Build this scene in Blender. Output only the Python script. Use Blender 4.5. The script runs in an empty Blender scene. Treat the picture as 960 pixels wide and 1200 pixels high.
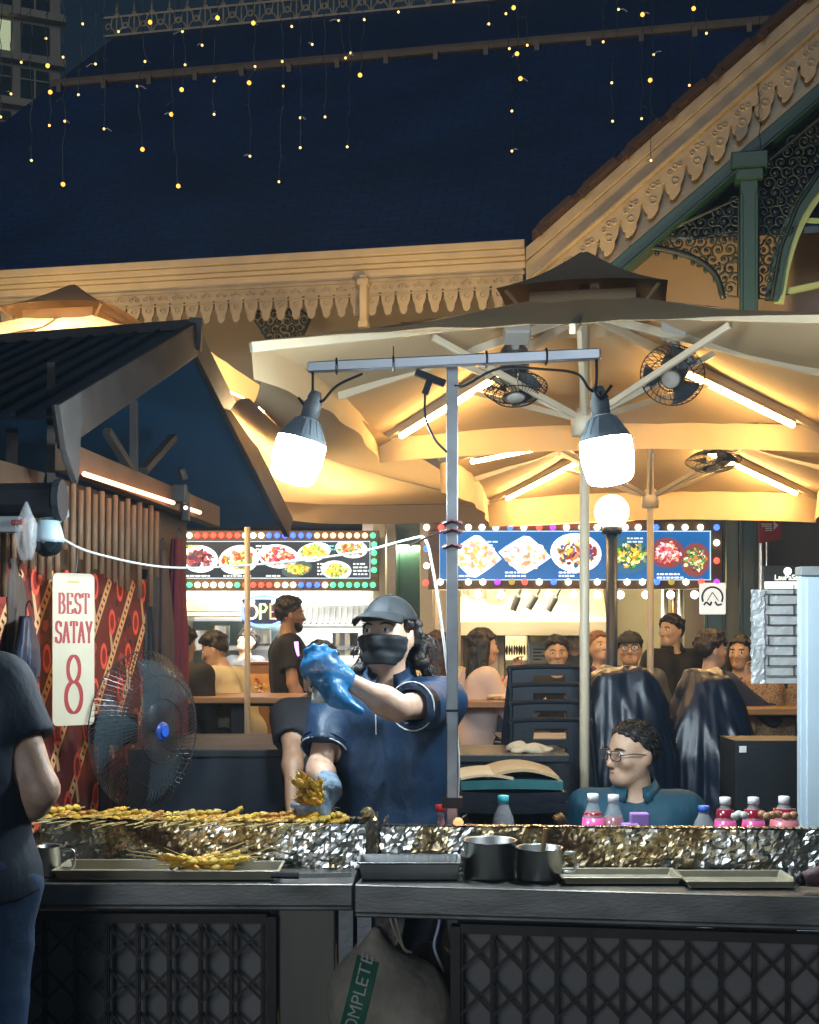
import bpy, math, random
import numpy as np
from mathutils import Vector, Matrix, noise as mnoise
from mathutils.bvhtree import BVHTree
random.seed(7)
sc = bpy.context.scene
COL = sc.collection
R = math.radians
F_PX, HOR, CAMZ = 1500.0, 745.0, 1.52

def P(px, py, d):
    """world point seen at photo pixel (px, py) at d metres in front of the camera"""
    return Vector(((px - 480) / F_PX * d, d, CAMZ - (py - HOR) / F_PX * d))

def PZ(px, d, z):
    return Vector(((px - 480) / F_PX * d, d, z))

# ------------------------------------------------------------------ materials
MATS = {}
def M(name, col, rough=.6, metal=0., var=.18, vs=7., bump=0., bs=60., es=0., ecol=None, spec=.5,
      trans=0., alpha=1., coat=0., stretch=(1, 1, 1), detail=4., bd=.01):
    if name in MATS:
        return MATS[name]
    m = bpy.data.materials.new(name); m.use_nodes = True
    nt = m.node_tree; N = nt.nodes; L = nt.links
    b = N['Principled BSDF']
    b.inputs['Roughness'].default_value = rough
    b.inputs['Metallic'].default_value = metal
    b.inputs['Specular IOR Level'].default_value = spec
    b.inputs['Transmission Weight'].default_value = trans
    b.inputs['Alpha'].default_value = alpha
    b.inputs['Coat Weight'].default_value = coat
    b.inputs['Base Color'].default_value = (*col, 1)
    if var or bump:
        tc = N.new('ShaderNodeTexCoord'); mp = N.new('ShaderNodeMapping')
        mp.inputs['Scale'].default_value = stretch
        L.new(tc.outputs['Object'], mp.inputs['Vector'])
    if var:
        n = N.new('ShaderNodeTexNoise'); n.inputs['Scale'].default_value = vs; n.inputs['Detail'].default_value = detail
        L.new(mp.outputs['Vector'], n.inputs['Vector'])
        mx = N.new('ShaderNodeMix'); mx.data_type = 'RGBA'
        mx.inputs['A'].default_value = (*[max(0, c * (1 - var * 1.6)) for c in col], 1)
        mx.inputs['B'].default_value = (*[min(1, c * (1 + var * 1.6)) for c in col], 1)
        L.new(n.outputs['Fac'], mx.inputs['Factor']); L.new(mx.outputs['Result'], b.inputs['Base Color'])
        rr = N.new('ShaderNodeMapRange'); rr.inputs['To Min'].default_value = max(0, rough - .1); rr.inputs['To Max'].default_value = min(1, rough + .1)
        L.new(n.outputs['Fac'], rr.inputs['Value']); L.new(rr.outputs['Result'], b.inputs['Roughness'])
    if bump:
        n2 = N.new('ShaderNodeTexNoise'); n2.inputs['Scale'].default_value = bs; n2.inputs['Detail'].default_value = 5
        L.new(mp.outputs['Vector'], n2.inputs['Vector'])
        bp = N.new('ShaderNodeBump'); bp.inputs['Strength'].default_value = bump; bp.inputs['Distance'].default_value = bd
        L.new(n2.outputs['Fac'], bp.inputs['Height']); L.new(bp.outputs['Normal'], b.inputs['Normal'])
    if es:
        b.inputs['Emission Color'].default_value = (*(ecol or col), 1)
        b.inputs['Emission Strength'].default_value = es
    MATS[name] = m
    return m

def EM(name, col, s, sample=True):
    """something that gives off light"""
    if name in MATS:
        return MATS[name]
    m = M(name, tuple(min(.8, c) for c in col), .4, var=0, es=s, ecol=col)
    if not sample:
        m.cycles.emission_sampling = 'NONE'
    return m

def cloth_translucent(name, col, t=.3, var=.1):
    m = M(name, col, .85, var=var, vs=3, bump=.15, bs=25)
    nt = m.node_tree; N = nt.nodes; L = nt.links
    b = N['Principled BSDF']; out = N['Material Output']
    tr = N.new('ShaderNodeBsdfTranslucent'); mx = N.new('ShaderNodeMixShader')
    mx.inputs[0].default_value = t
    tr.inputs['Color'].default_value = (*col, 1)
    L.new(b.outputs[0], mx.inputs[1]); L.new(tr.outputs[0], mx.inputs[2]); L.new(mx.outputs[0], out.inputs['Surface'])
    return m

def attr_mat(name, emit=0., rough=.6, metal=0., bump=0):
    """colour read from the mesh's own colour attribute (printed pictures and the like)"""
    m = M(name, (.5, .5, .5), rough, metal, var=0, bump=bump)
    nt = m.node_tree; N = nt.nodes; L = nt.links; b = N['Principled BSDF']
    a = N.new('ShaderNodeAttribute'); a.attribute_name = 'col'
    L.new(a.outputs['Color'], b.inputs['Base Color'])
    if emit:
        L.new(a.outputs['Color'], b.inputs['Emission Color']); b.inputs['Emission Strength'].default_value = emit
    return m

# ------------------------------------------------------------------ mesh builder
def rotm(rx=0, ry=0, rz=0):
    return Matrix.Rotation(R(rz), 4, 'Z') @ Matrix.Rotation(R(ry), 4, 'Y') @ Matrix.Rotation(R(rx), 4, 'X')

def frame(o, x, y):
    """matrix with origin o, x axis x, y axis roughly y"""
    x = Vector(x).normalized(); y = Vector(y); z = x.cross(y).normalized(); y = z.cross(x)
    m = Matrix((x, y, z)).transposed().to_4x4(); m.translation = Vector(o)
    return m

class MB:
    def __init__(s, mx=None):
        s.v = []; s.f = []; s.mi = []; s.c = []; s.mx = mx or Matrix.Identity(4); s.col = None
    def add(s, vs, fs, mi=0):
        b = len(s.v)
        s.v.extend(s.mx @ Vector(p) for p in vs)
        s.f.extend(tuple(i + b for i in f) for f in fs)
        s.mi.extend([mi] * len(fs)); s.c.extend([s.col] * len(fs))
        return s
    def box(s, c, size, rot=None, mi=0):
        hx, hy, hz = (q / 2 for q in size)
        vs = [Vector((x, y, z)) for x in (-hx, hx) for y in (-hy, hy) for z in (-hz, hz)]
        if rot is not None:
            vs = [rot.to_3x3() @ p for p in vs]
        c = Vector(c)
        return s.add([p + c for p in vs], [(0, 1, 3, 2), (4, 6, 7, 5), (0, 4, 5, 1), (2, 3, 7, 6), (0, 2, 6, 4), (1, 5, 7, 3)], mi)
    def span(s, a, b, mi=0):
        a = Vector(a); b = Vector(b)
        return s.box((a + b) / 2, [abs(q) for q in (b - a)], mi=mi)
    def bar(s, a, b, w, h, up=(0, 0, 1), mi=0):
        a = Vector(a); b = Vector(b); d = b - a; L = d.length; d.normalize()
        up = Vector(up)
        if abs(d.dot(up)) > .98: up = Vector((0, 1, 0))
        x = d.cross(up).normalized(); z = x.cross(d)
        r = Matrix((x, d, z)).transposed()
        return s.box((a + b) / 2, (w, L, h), rot=r, mi=mi)
    def tube(s, pts, r, n=8, closed=False, cap=True, mi=0):
        pts = [Vector(p) for p in pts]; k = len(pts)
        rs = [r] * k if not hasattr(r, '__len__') else r
        T = []
        for i in range(k):
            a = pts[(i - 1) % k] if (closed or i) else pts[0]; b = pts[(i + 1) % k] if (closed or i < k - 1) else pts[-1]
            T.append((b - a).normalized())
        u = T[0].orthogonal().normalized(); vs = []
        for i in range(k):
            u = (u - T[i] * u.dot(T[i]))
            u = u.normalized() if u.length > 1e-6 else T[i].orthogonal().normalized()
            w = T[i].cross(u)
            for j in range(n):
                a = 2 * math.pi * j / n
                vs.append(pts[i] + (u * math.cos(a) + w * math.sin(a)) * rs[i])
        fs = []
        for i in range(k if closed else k - 1):
            for j in range(n):
                a = i * n + j; b2 = i * n + (j + 1) % n; i2 = (i + 1) % k
                fs.append((a, b2, i2 * n + (j + 1) % n, i2 * n + j))
        if cap and not closed:
            fs.append(tuple(range(n - 1, -1, -1))); fs.append(tuple((k - 1) * n + j for j in range(n)))
        return s.add(vs, fs, mi)
    def lathe(s, prof, n=20, mx=None, mi=0):
        vs = []; fs = []; k = len(prof)
        for (r, z) in prof:
            for j in range(n):
                a = 2 * math.pi * j / n
                p = Vector((r * math.cos(a), r * math.sin(a), z))
                vs.append(mx @ p if mx is not None else p)
        for i in range(k - 1):
            for j in range(n):
                fs.append((i * n + j, i * n + (j + 1) % n, (i + 1) * n + (j + 1) % n, (i + 1) * n + j))
        if prof[0][0] > 1e-5: fs.append(tuple(range(n - 1, -1, -1)))
        if prof[-1][0] > 1e-5: fs.append(tuple((k - 1) * n + j for j in range(n)))
        return s.add(vs, fs, mi)
    def ell(s, c, r, n=12, m=8, rot=None, mi=0, jit=0):
        c = Vector(c); r = (r, r, r) if not hasattr(r, '__len__') else r
        vs = []; fs = []
        for i in range(m + 1):
            t = math.pi * i / m
            for j in range(n):
                a = 2 * math.pi * j / n
                q = 1 + (random.uniform(-jit, jit) if jit and 0 < i < m else 0)
                p = Vector((math.sin(t) * math.cos(a) * r[0] * q, math.sin(t) * math.sin(a) * r[1] * q, -math.cos(t) * r[2]))
                vs.append(c + (rot.to_3x3() @ p if rot is not None else p))
        for i in range(m):
            for j in range(n):
                fs.append((i * n + j, i * n + (j + 1) % n, (i + 1) * n + (j + 1) % n, (i + 1) * n + j))
        return s.add(vs, fs, mi)
    def prism(s, poly, mx=None, depth=.01, mi=0):
        k = len(poly); mx = mx or Matrix.Identity(4)
        vs = [mx @ Vector((p[0], p[1], 0)) for p in poly] + [mx @ Vector((p[0], p[1], depth)) for p in poly]
        fs = [tuple(range(k - 1, -1, -1)), tuple(range(k, 2 * k))] + [(i, (i + 1) % k, k + (i + 1) % k, k + i) for i in range(k)]
        return s.add(vs, fs, mi)
    def grid(s, fn, nu, nv, mi=0, closed_u=False):
        vs = [fn(i / nu, j / nv) for j in range(nv + 1) for i in range(nu + (0 if closed_u else 1))]
        w = nu if closed_u else nu + 1; fs = []
        for j in range(nv):
            for i in range(nu):
                i2 = (i + 1) % w
                fs.append((j * w + i, j * w + i2, (j + 1) * w + i2, (j + 1) * w + i))
        return s.add(vs, fs, mi)
    def quad(s, a, b, c, d, mi=0):
        return s.add([a, b, c, d], [(0, 1, 2, 3)], mi)

RM = {}
def tag(o, label=None, cat=None, group=None, kind=None):
    if label: o['label'] = label
    if cat: o['category'] = cat
    if group: o['group'] = group
    if kind: o['kind'] = kind
    return o

def thing(name, label, cat, loc=(0, 0, 0), rotz=0, group=None):
    o = bpy.data.objects.new(name, None); COL.objects.link(o)
    o.location = loc; o.rotation_euler = (0, 0, R(rotz)); o.empty_display_size = .1
    RM[o.name] = Matrix.Translation(Vector(loc)) @ Matrix.Rotation(R(rotz), 4, 'Z')
    return tag(o, label, cat, group)

def mk(name, mb, mat, parent=None, smooth=False, loc=None, bevel=0, solid=0, sub=0, label=None, local=False):
    """link one mesh object; the builder's points are world points unless local=True"""
    me = bpy.data.meshes.new(name)
    if parent is not None:
        inv = Matrix.Identity(4) if local else RM[parent.name].inverted(); w = RM[parent.name]
    else:
        if loc is None:
            xs = [p for p in mb.v]
            loc = Vector((sum(p.x for p in xs) / len(xs), sum(p.y for p in xs) / len(xs), min(p.z for p in xs)))
        w = Matrix.Translation(Vector(loc)); inv = w.inverted()
    me.from_pydata([inv @ p for p in mb.v], [], mb.f)
    for m in (mat if isinstance(mat, (list, tuple)) else [mat]):
        me.materials.append(m)
    me.polygons.foreach_set('material_index', mb.mi)
    if smooth: me.polygons.foreach_set('use_smooth', [True] * len(mb.f))
    if any(c is not None for c in mb.c):
        at = me.color_attributes.new('col', 'FLOAT_COLOR', 'CORNER')
        buf = []
        for p, c in zip(me.polygons, mb.c):
            buf.extend((*(c or (.5, .5, .5)), 1.) * p.loop_total)
        at.data.foreach_set('color', buf)
    me.update()
    o = bpy.data.objects.new(name, me); COL.objects.link(o)
    if parent is not None: o.parent = parent
    else: o.location = loc
    RM[o.name] = w
    if bevel:
        md = o.modifiers.new('bevel', 'BEVEL'); md.width = bevel; md.segments = 2; md.limit_method = 'ANGLE'; md.angle_limit = R(40)
    if solid:
        md = o.modifiers.new('solid', 'SOLIDIFY'); md.thickness = solid; md.offset = 0
    if sub:
        md = o.modifiers.new('sub', 'SUBSURF'); md.levels = sub; md.render_levels = sub
    if label: o['label'] = label
    return o

def one(name, label, cat, mb, mat, group=None, **k):
    return tag(mk(name, mb, mat, **k), label, cat, group)

def kids(o):
    return [c for c in bpy.data.objects if c.parent == o]

def copy_tree(o, parent=None):
    c = o.copy(); COL.objects.link(c)
    if parent is not None: c.parent = parent
    for ch in list(o.children): copy_tree(ch, c)
    return c

def lerp(a, b, t): return a + (b - a) * t
def bez(pts, n=12):
    """Catmull-Rom through the points"""
    pts = [Vector(p) for p in pts]; out = []
    q = [pts[0] * 2 - pts[1]] + pts + [pts[-1] * 2 - pts[-2]]
    for i in range(1, len(q) - 2):
        a, b, c, d = q[i - 1:i + 3]
        for k in range(n):
            t = k / n
            out.append(.5 * ((2 * b) + (c - a) * t + (2 * a - 5 * b + 4 * c - d) * t * t + (3 * b - 3 * c + d - a) * t ** 3))
    out.append(pts[-1]); return out

def text_mb(txt, size, mx, depth=.001, mi=0, xs=1., subdiv=0, align='CENTER'):
    cu = bpy.data.curves.new('lettering', 'FONT'); cu.body = txt; cu.size = size; cu.extrude = depth; cu.align_x = align; cu.align_y = 'CENTER'
    ob = bpy.data.objects.new('lettering', cu); COL.objects.link(ob)
    dg = bpy.context.evaluated_depsgraph_get()
    me = bpy.data.meshes.new_from_object(ob.evaluated_get(dg))
    mb = MB(mx); mb.add([Vector((v.co.x * xs, v.co.y, v.co.z)) for v in me.vertices], [tuple(p.vertices) for p in me.polygons], mi)
    bpy.data.objects.remove(ob); bpy.data.curves.remove(cu); bpy.data.meshes.remove(me)
    return mb

# ------------------------------------------------------------------ organic bodies: distance field + surface nets
class Field:
    def __init__(s): s.pr = []
    def cone(s, a, b, ra, rb=None, k=.02, flat=False, sub=False):
        s.pr.append(('c', np.array(a, float), np.array(b, float), ra, ra if rb is None else rb, k, flat, sub)); return s
    def ell(s, c, r, rot=None, k=.02, sub=False):
        s.pr.append(('e', np.array(c, float), np.array(r, float), np.eye(3) if rot is None else np.array([list(q) for q in rot.to_3x3()]), k, sub)); return s
    def mesh(s, vox, inflate=0., fn=None, pad=.03):
        lo = np.full(3, 1e9); hi = -lo
        for p in s.pr:
            if p[0] == 'c':
                r = max(p[3], p[4]); pts = np.stack([p[1] - r, p[2] - r, p[1] + r, p[2] + r])
            else:
                r = p[2].max(); pts = np.stack([p[1] - r, p[1] + r])
            lo = np.minimum(lo, pts.min(0)); hi = np.maximum(hi, pts.max(0))
        lo -= pad + inflate; hi += pad + inflate
        n = np.ceil((hi - lo) / vox).astype(int) + 1
        ax = [lo[i] + vox * np.arange(n[i]) for i in range(3)]
        Fd = np.full(n, .2, np.float32)
        for p in s.pr:
            if p[0] == 'c':
                r = max(p[3], p[4]); a = np.minimum(p[1], p[2]) - r; b = np.maximum(p[1], p[2]) + r; k = p[5]
            else:
                r = p[2].max(); a = p[1] - r; b = p[1] + r; k = p[4]
            mg = k + inflate + 2.5 * vox
            i0 = np.maximum(0, np.floor((a - mg - lo) / vox).astype(int)); i1 = np.minimum(n, np.ceil((b + mg - lo) / vox).astype(int) + 1)
            X, Y, Z = np.meshgrid(ax[0][i0[0]:i1[0]], ax[1][i0[1]:i1[1]], ax[2][i0[2]:i1[2]], indexing='ij')
            Q = np.stack([X, Y, Z], -1)
            if p[0] == 'c':
                ba = p[2] - p[1]; L2 = max(1e-9, ba @ ba); q = Q - p[1]; t = (q @ ba) / L2
                tc = np.clip(t, 0, 1.3 if p[6] else 1)
                d = np.linalg.norm(q - tc[..., None] * ba, axis=-1) - (p[3] + np.minimum(tc, 1) * (p[4] - p[3])) - (0 if p[7] else inflate)
                if p[6]: d = np.maximum(d, (t - 1) * math.sqrt(L2))
            else:
                q = (Q - p[1]) @ p[3]; rr = p[2] + inflate
                k0 = np.linalg.norm(q / rr, axis=-1); k1 = np.linalg.norm(q / (rr * rr), axis=-1)
                d = k0 * (k0 - 1) / np.maximum(k1, 1e-6)
            sl = tuple(slice(i0[i], i1[i]) for i in range(3))
            A = Fd[sl]
            if (p[0] == 'e' and p[5]) or (p[0] == 'c' and p[7]):
                h = np.maximum(k - np.abs(A + d), 0) / max(k, 1e-6); Fd[sl] = np.maximum(A, -d) + h * h * k * .25
            else:
                h = np.maximum(k - np.abs(A - d), 0) / max(k, 1e-6); Fd[sl] = np.minimum(A, d) - h * h * k * .25
        if fn is not None:
            X, Y, Z = np.meshgrid(*ax, indexing='ij'); Fd = fn(Fd, X, Y, Z)
        # keep the shell closed at the border
        for i in range(3):
            for e in (0, -1):
                sl = [slice(None)] * 3; sl[i] = e; Fd[tuple(sl)] = np.maximum(Fd[tuple(sl)], vox * .5)
        return nets(Fd, lo, vox)

def nets(Fd, lo, vox):
    inside = Fd < 0
    c = [inside[i:inside.shape[0] - 1 + i, j:inside.shape[1] - 1 + j, k:inside.shape[2] - 1 + k] for i in (0, 1) for j in (0, 1) for k in (0, 1)]
    cnt = sum(q.astype(np.int8) for q in c)
    cell = np.argwhere((cnt > 0) & (cnt < 8))
    idx = np.full(cnt.shape, -1, np.int64); idx[tuple(cell.T)] = np.arange(len(cell))
    corners = np.array([(i, j, k) for i in (0, 1) for j in (0, 1) for k in (0, 1)])
    val = np.stack([Fd[tuple((cell + o).T)] for o in corners], 1)
    acc = np.zeros((len(cell), 3)); w = np.zeros(len(cell))
    for a in range(8):
        for b in range(a + 1, 8):
            if np.abs(corners[a] - corners[b]).sum() != 1: continue
            va, vb = val[:, a], val[:, b]; m = (va < 0) != (vb < 0)
            t = np.where(m, va / np.where(m, va - vb, 1), 0)
            pt = corners[a] + t[:, None] * (corners[b] - corners[a])
            acc += np.where(m[:, None], pt, 0); w += m
    V = lo + vox * (cell + acc / np.maximum(w, 1)[:, None])
    faces = []
    for ax in range(3):
        o1, o2 = [(1, 2), (2, 0), (0, 1)][ax]
        s0 = [slice(None)] * 3; s1 = [slice(None)] * 3
        s0[ax] = slice(0, -1); s1[ax] = slice(1, None)
        A = inside[tuple(s0)]; B = inside[tuple(s1)]
        e = np.argwhere(A != B)
        e = e[(e[:, o1] > 0) & (e[:, o2] > 0) & (e[:, o1] < inside.shape[o1] - 1) & (e[:, o2] < inside.shape[o2] - 1)]
        fl = A[tuple(e.T)]
        d1 = np.zeros(3, int); d1[o1] = 1; d2 = np.zeros(3, int); d2[o2] = 1
        q = np.stack([idx[tuple((e - d1 - d2).T)], idx[tuple((e - d2).T)], idx[tuple(e.T)], idx[tuple((e - d1).T)]], 1)
        q = np.where(fl[:, None], q, q[:, ::-1])
        faces.append(q)
    Fc = np.concatenate(faces); Fc = Fc[(Fc >= 0).all(1)]
    used = np.unique(Fc); mp = np.full(len(V), -1); mp[used] = np.arange(len(used))
    return V[used], mp[Fc]

def np_mb(vf, mi=0):
    mb = MB(); mb.v = [Vector(p) for p in vf[0].tolist()]; mb.f = [tuple(f) for f in vf[1].tolist()]
    mb.mi = [mi] * len(mb.f); mb.c = [None] * len(mb.f)
    return mb

def folds(amp, fx=34., dirx=(1, 0, .25), wob=9.):
    def fn(Fd, X, Y, Z):
        q = X * dirx[0] + Y * dirx[1] + Z * dirx[2]
        a = 2 * np.abs(np.sin(.5 * (fx * q + 2.2 * np.sin(wob * Z + 3 * X) + 1.5 * np.sin(7 * Y + 5 * Z)))) - 1
        b = 2 * np.abs(np.sin(.5 * (fx * .57 * (q - .9 * Z + .3 * Y) + 2 * np.sin(6 * Z + 2 * X)))) - 1
        return Fd + amp * (a + .7 * b) * (.55 + .45 * np.sin(5.3 * X + 7.1 * Z + 4 * Y))
    return fn
# ------------------------------------------------------------------ people
SKIN = {k: M('skin_' + k, c, .46, var=.2, vs=22, bump=.12, bs=160, detail=8.) for k, c in
        dict(fair=(.58, .36, .25), tan=(.52, .33, .22), brown=(.34, .19, .115), dark=(.2, .11, .065)).items()}
for m_ in SKIN.values():
    b_ = m_.node_tree.nodes['Principled BSDF']; b_.inputs['Subsurface Weight'].default_value = .12; b_.inputs['Subsurface Radius'].default_value = (.012, .005, .003); b_.inputs['Subsurface Scale'].default_value = 1.
HAIR = M('black_hair', (.018, .014, .013), .45, var=.3, vs=60, bump=.7, bs=120, stretch=(1, 1, .25))
GREYHAIR = M('greying_hair', (.014, .011, .01), .5, var=.6, vs=60, bump=.2, bs=90, stretch=(1, 1, .3))
BROWNHAIR = M('dark_brown_hair', (.06, .03, .018), .45, var=.3, vs=60, bump=.7, bs=120, stretch=(1, 1, .25))
EYEW = M('eye_white', (.75, .73, .7), .25, var=0)
IRIS = M('dark_iris', (.02, .012, .01), .15, var=0)
LIPM = M('lips', (.38, .15, .12), .45, var=.1)
LENS = M('spectacle_lens', (.9, .95, 1.), .03, var=0, trans=1., alpha=.25)

def hand(Fd, wr, d, nrm, s, curl=(25, 35), thumb=1, spread=.06, fr=.0088):
    """a palm, four unequal bent fingers and a thumb"""
    wr = Vector(wr); d = Vector(d).normalized(); nrm = Vector(nrm); nrm = (nrm - d * nrm.dot(d)).normalized(); sd = d.cross(nrm) * thumb
    for q in (-.021, 0., .02):
        Fd.cone(wr + sd * q * .6 * s + d * .012 * s, wr + (d * .082 + sd * q) * s, .0165 * s, .0135 * s, k=.012 * s)
    for q, ln in ((.031, .072), (.0105, .082), (-.0105, .076), (-.03, .058)):
        b = wr + (d * .085 + sd * q) * s
        d1 = (d + sd * q * spread * 20).normalized()
        r1 = Matrix.Rotation(R(curl[0]), 3, nrm.cross(d)).inverted(); r2 = Matrix.Rotation(R(curl[0] + curl[1]), 3, nrm.cross(d)).inverted()
        m = b + (r1 @ d1) * ln * .52 * s; e = m + (r2 @ d1) * ln * .5 * s
        Fd.cone(b, m, fr * s, fr * .95 * s, k=.004 * s); Fd.cone(m, e, fr * .95 * s, fr * .8 * s, k=.004 * s)
    b = wr + (d * .028 + sd * .026) * s; m = b + (d * .035 + sd * .022 + nrm * .012) * s; e = m + (d * .03 + sd * .006 + nrm * .012) * s
    Fd.cone(b, m, .0135 * s, .011 * s, k=.008 * s); Fd.cone(m, e, .0105 * s, .009 * s, k=.004 * s)

def person(label, pos, yaw, h=1.7, pose='stand', seat=.45, lean=(0, 0), twist=0, head=(0, 0, 0), arms=None, shirt=None, pants=None, skin='tan',
           hair='short', hairm=None, sleeve=.55, vox=.011, girth=1., female=False, fold=.003, shoes=None, group=None, cap=None, brim=True,
           collar=None, mask=None, glasses=None, curl=(25, 35), face=True, stance=0., no_hand=(), skirt=False, hem=.90):
    s = h / 1.7; pos = Vector(pos)
    root = thing('person', label, 'person', pos, 0, group)
    Rz = Matrix.Rotation(R(yaw), 4, 'Z'); W0 = Matrix.Translation(pos) @ Rz @ Matrix.Scale(s, 4)
    dz = 0 if pose == 'stand' else seat + .07 - .93
    hipc = Vector((0, 0, .95))
    U = W0 @ Matrix.Translation((0, 0, dz)) @ Matrix.Translation(hipc) @ Matrix.Rotation(R(twist), 4, 'Z') @ Matrix.Rotation(R(-lean[0]), 4, 'X') @ Matrix.Rotation(R(lean[1]), 4, 'Y') @ Matrix.Translation(-hipc)
    pv = Vector((0, -.01, 1.475))
    H = U @ Matrix.Translation(pv) @ Matrix.Rotation(R(head[0]), 4, 'Z') @ Matrix.Rotation(R(-head[1]), 4, 'X') @ Matrix.Rotation(R(head[2]), 4, 'Y') @ Matrix.Translation(-pv)
    rot3 = lambda m: m.to_3x3().normalized()
    Hr, Ur = rot3(H), rot3(U)
    sh = .165 if female else .18
    g = girth
    def torso(F, k=.05):
        for x in (-1, 1):
            F.cone(U @ Vector((x * .08 * g, 0, 1.14)), U @ Vector((x * .09 * g, -.005, 1.31)), .103 * s * g, .112 * s * g, k=k * s)
            F.cone(U @ Vector((x * .055 * g, .012 * g, .99)), U @ Vector((x * .075 * g, 0, 1.16)), .112 * s * g, .103 * s * g, k=k * s)
        F.cone(U @ Vector((-sh + .01, -.005, 1.38)), U @ Vector((sh - .01, -.005, 1.38)), .056 * s, .056 * s, k=k * s)
        if female:
            for x in (-1, 1): F.ell(U @ Vector((x * .075, .085, 1.24)), [.065 * s] * 3, k=.04 * s)
    def hips(F):
        if pose == 'stand':
            F.cone(U @ Vector((-.08 * g, 0, .94)), U @ Vector((.08 * g, 0, .94)), .108 * s * g, .108 * s * g, k=.05 * s)
        else:
            F.cone(W0 @ Vector((-.085 * g, .0, seat + .085)), W0 @ Vector((.085 * g, .0, seat + .085)), .115 * s * g, .115 * s * g, k=.05 * s)
    def legs(F, full=True):
        for x in (-1, 1):
            if pose == 'stand':
                hp, kn, an = Vector((x * .09 * g, 0, .88)), Vector((x * .1, .02 + x * stance * .5, .49)), Vector((x * .105, -.015 + x * stance, .085))
            else:
                hp, kn, an = Vector((x * .09 * g, .03, seat + .08)), Vector((x * .13, .42, seat + .07)), Vector((x * .13, .40, .085))
            F.cone(W0 @ hp, W0 @ kn, .083 * s * g, .058 * s, k=.03 * s); F.cone(W0 @ kn, W0 @ an, .056 * s, .04 * s if full else .05 * s, k=.03 * s)
            if full:
                F.cone(W0 @ (an + Vector((0, -.02, -.035))), W0 @ (an + Vector((x * .015, .14, -.052))), .044 * s, .031 * s, k=.02 * s)
    A = {}
    for i, x in (('L', -1), ('R', 1)):
        S = U @ Vector((x * sh, -.005, 1.375))
        e, w, hd, hn = (None,) * 4
        if arms and i in arms:
            q = list(arms[i]) + [None] * 4; e, w, hd, hn = q[:4]
        e = U @ Vector((x * .24, -.02, 1.10)) if e is None else (e if isinstance(e, Vector) else W0 @ Vector(e))
        w = U @ Vector((x * .25, .06, .86)) if w is None else (w if isinstance(w, Vector) else W0 @ Vector(w))
        hd = (w - e).normalized() if hd is None else Vector(hd)
        hn = (Rz.to_3x3() @ Vector((-x, .2, 0))) if hn is None else Vector(hn)
        A[i] = (S, e, w, hd, hn)
    # --- the body: one continuous surface
    B = Field(); torso(B); hips(B); legs(B)
    B.cone(U @ Vector((0, -.015, 1.38)), U @ Vector((0, .0, 1.51)), .064 * s, .052 * s, k=.03 * s)
    B.ell(H @ Vector((0, -.004, 1.603)), Vector((.0745, .094, .089)) * s, Hr, k=.01)
    B.cone(H @ Vector((0, .03, 1.555)), H @ Vector((0, .055, 1.505)), .06 * s, .036 * s, k=.03 * s)
    for x in (-1, 1):
        B.cone(H @ Vector((x * .042, .01, 1.54)), H @ Vector((x * .02, .06, 1.502)), .03 * s, .022 * s, k=.03 * s)
        B.ell(H @ Vector((x * .04, .062, 1.562)), Vector((.025, .026, .022)) * s, Hr, k=.02 * s)
        B.ell(H @ Vector((x * .033, .101, 1.591)), Vector((.02, .016, .011)) * s, Hr, k=.012 * s, sub=True)
        B.ell(H @ Vector((x * .077, -.008, 1.575)), Vector((.01, .02, .031)) * s, Hr, k=.008 * s)
    B.cone(H @ Vector((0, .09, 1.592)), H @ Vector((0, .107, 1.556)), .009 * s, .0125 * s, k=.012 * s)
    B.cone(H @ Vector((-.011, .097, 1.551)), H @ Vector((.011, .097, 1.551)), .0085 * s, k=.01 * s)
    B.cone(H @ Vector((-.016, .087, 1.527)), H @ Vector((.016, .087, 1.527)), .0085 * s, k=.008 * s)
    B.cone(H @ Vector((-.013, .085, 1.516)), H @ Vector((.013, .085, 1.516)), .009 * s, k=.006 * s)
    for i, x in (('L', -1), ('R', 1)):
        S, e, w, hd, hn = A[i]
        B.cone(S, e, .05 * s, .0375 * s, k=.03 * s); B.cone(e, w, .0385 * s, .0265 * s, k=.02 * s)
        m = e.lerp(w, .25); B.ell(m, [.043 * s] * 3, k=.03 * s)
        if i not in no_hand: hand(B, w, hd, hn, s, curl, thumb=-x)
    sk = SKIN[skin]
    mk('body', np_mb(B.mesh(vox)), sk, root, smooth=True)
    # --- clothes
    if shirt:
        T = Field(); torso(T); hips(T)
        for i in 'LR':
            S, e, w = A[i][:3]
            if sleeve <= .6: tt = sleeve / .6 * .72; T.cone(S, S.lerp(e, tt), .058 * s, .062 * s, k=.035 * s, flat=True); T.cone(S.lerp(e, tt - .12), S.lerp(e, tt + .25), .049 * s, .056 * s, k=.004, sub=True)
            else:
                T.cone(S, e, .056 * s, .047 * s, k=.035 * s); T.cone(e, e.lerp(w, .9), .047 * s, .036 * s, k=.02 * s, flat=True)
        hz = U @ Vector((0, 0, hem - .02)); un = Ur @ Vector((0, 0, 1)); ctr = U @ Vector((0, .035, 1.475)); ff = folds(fold)
        def fn(Fd, X, Y, Z):
            Fd = ff(Fd, X - pos.x, Y - pos.y, Z)
            Fd = np.maximum(Fd, -((X - hz.x) * un.x + (Y - hz.y) * un.y + (Z - hz.z) * un.z))
            return np.maximum(Fd, .068 * s - np.sqrt((X - ctr.x) ** 2 + (Y - ctr.y) ** 2 + (Z - ctr.z) ** 2))
        mk('shirt', np_mb(T.mesh(vox, .013 * s, fn)), shirt, root, smooth=True)
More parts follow.
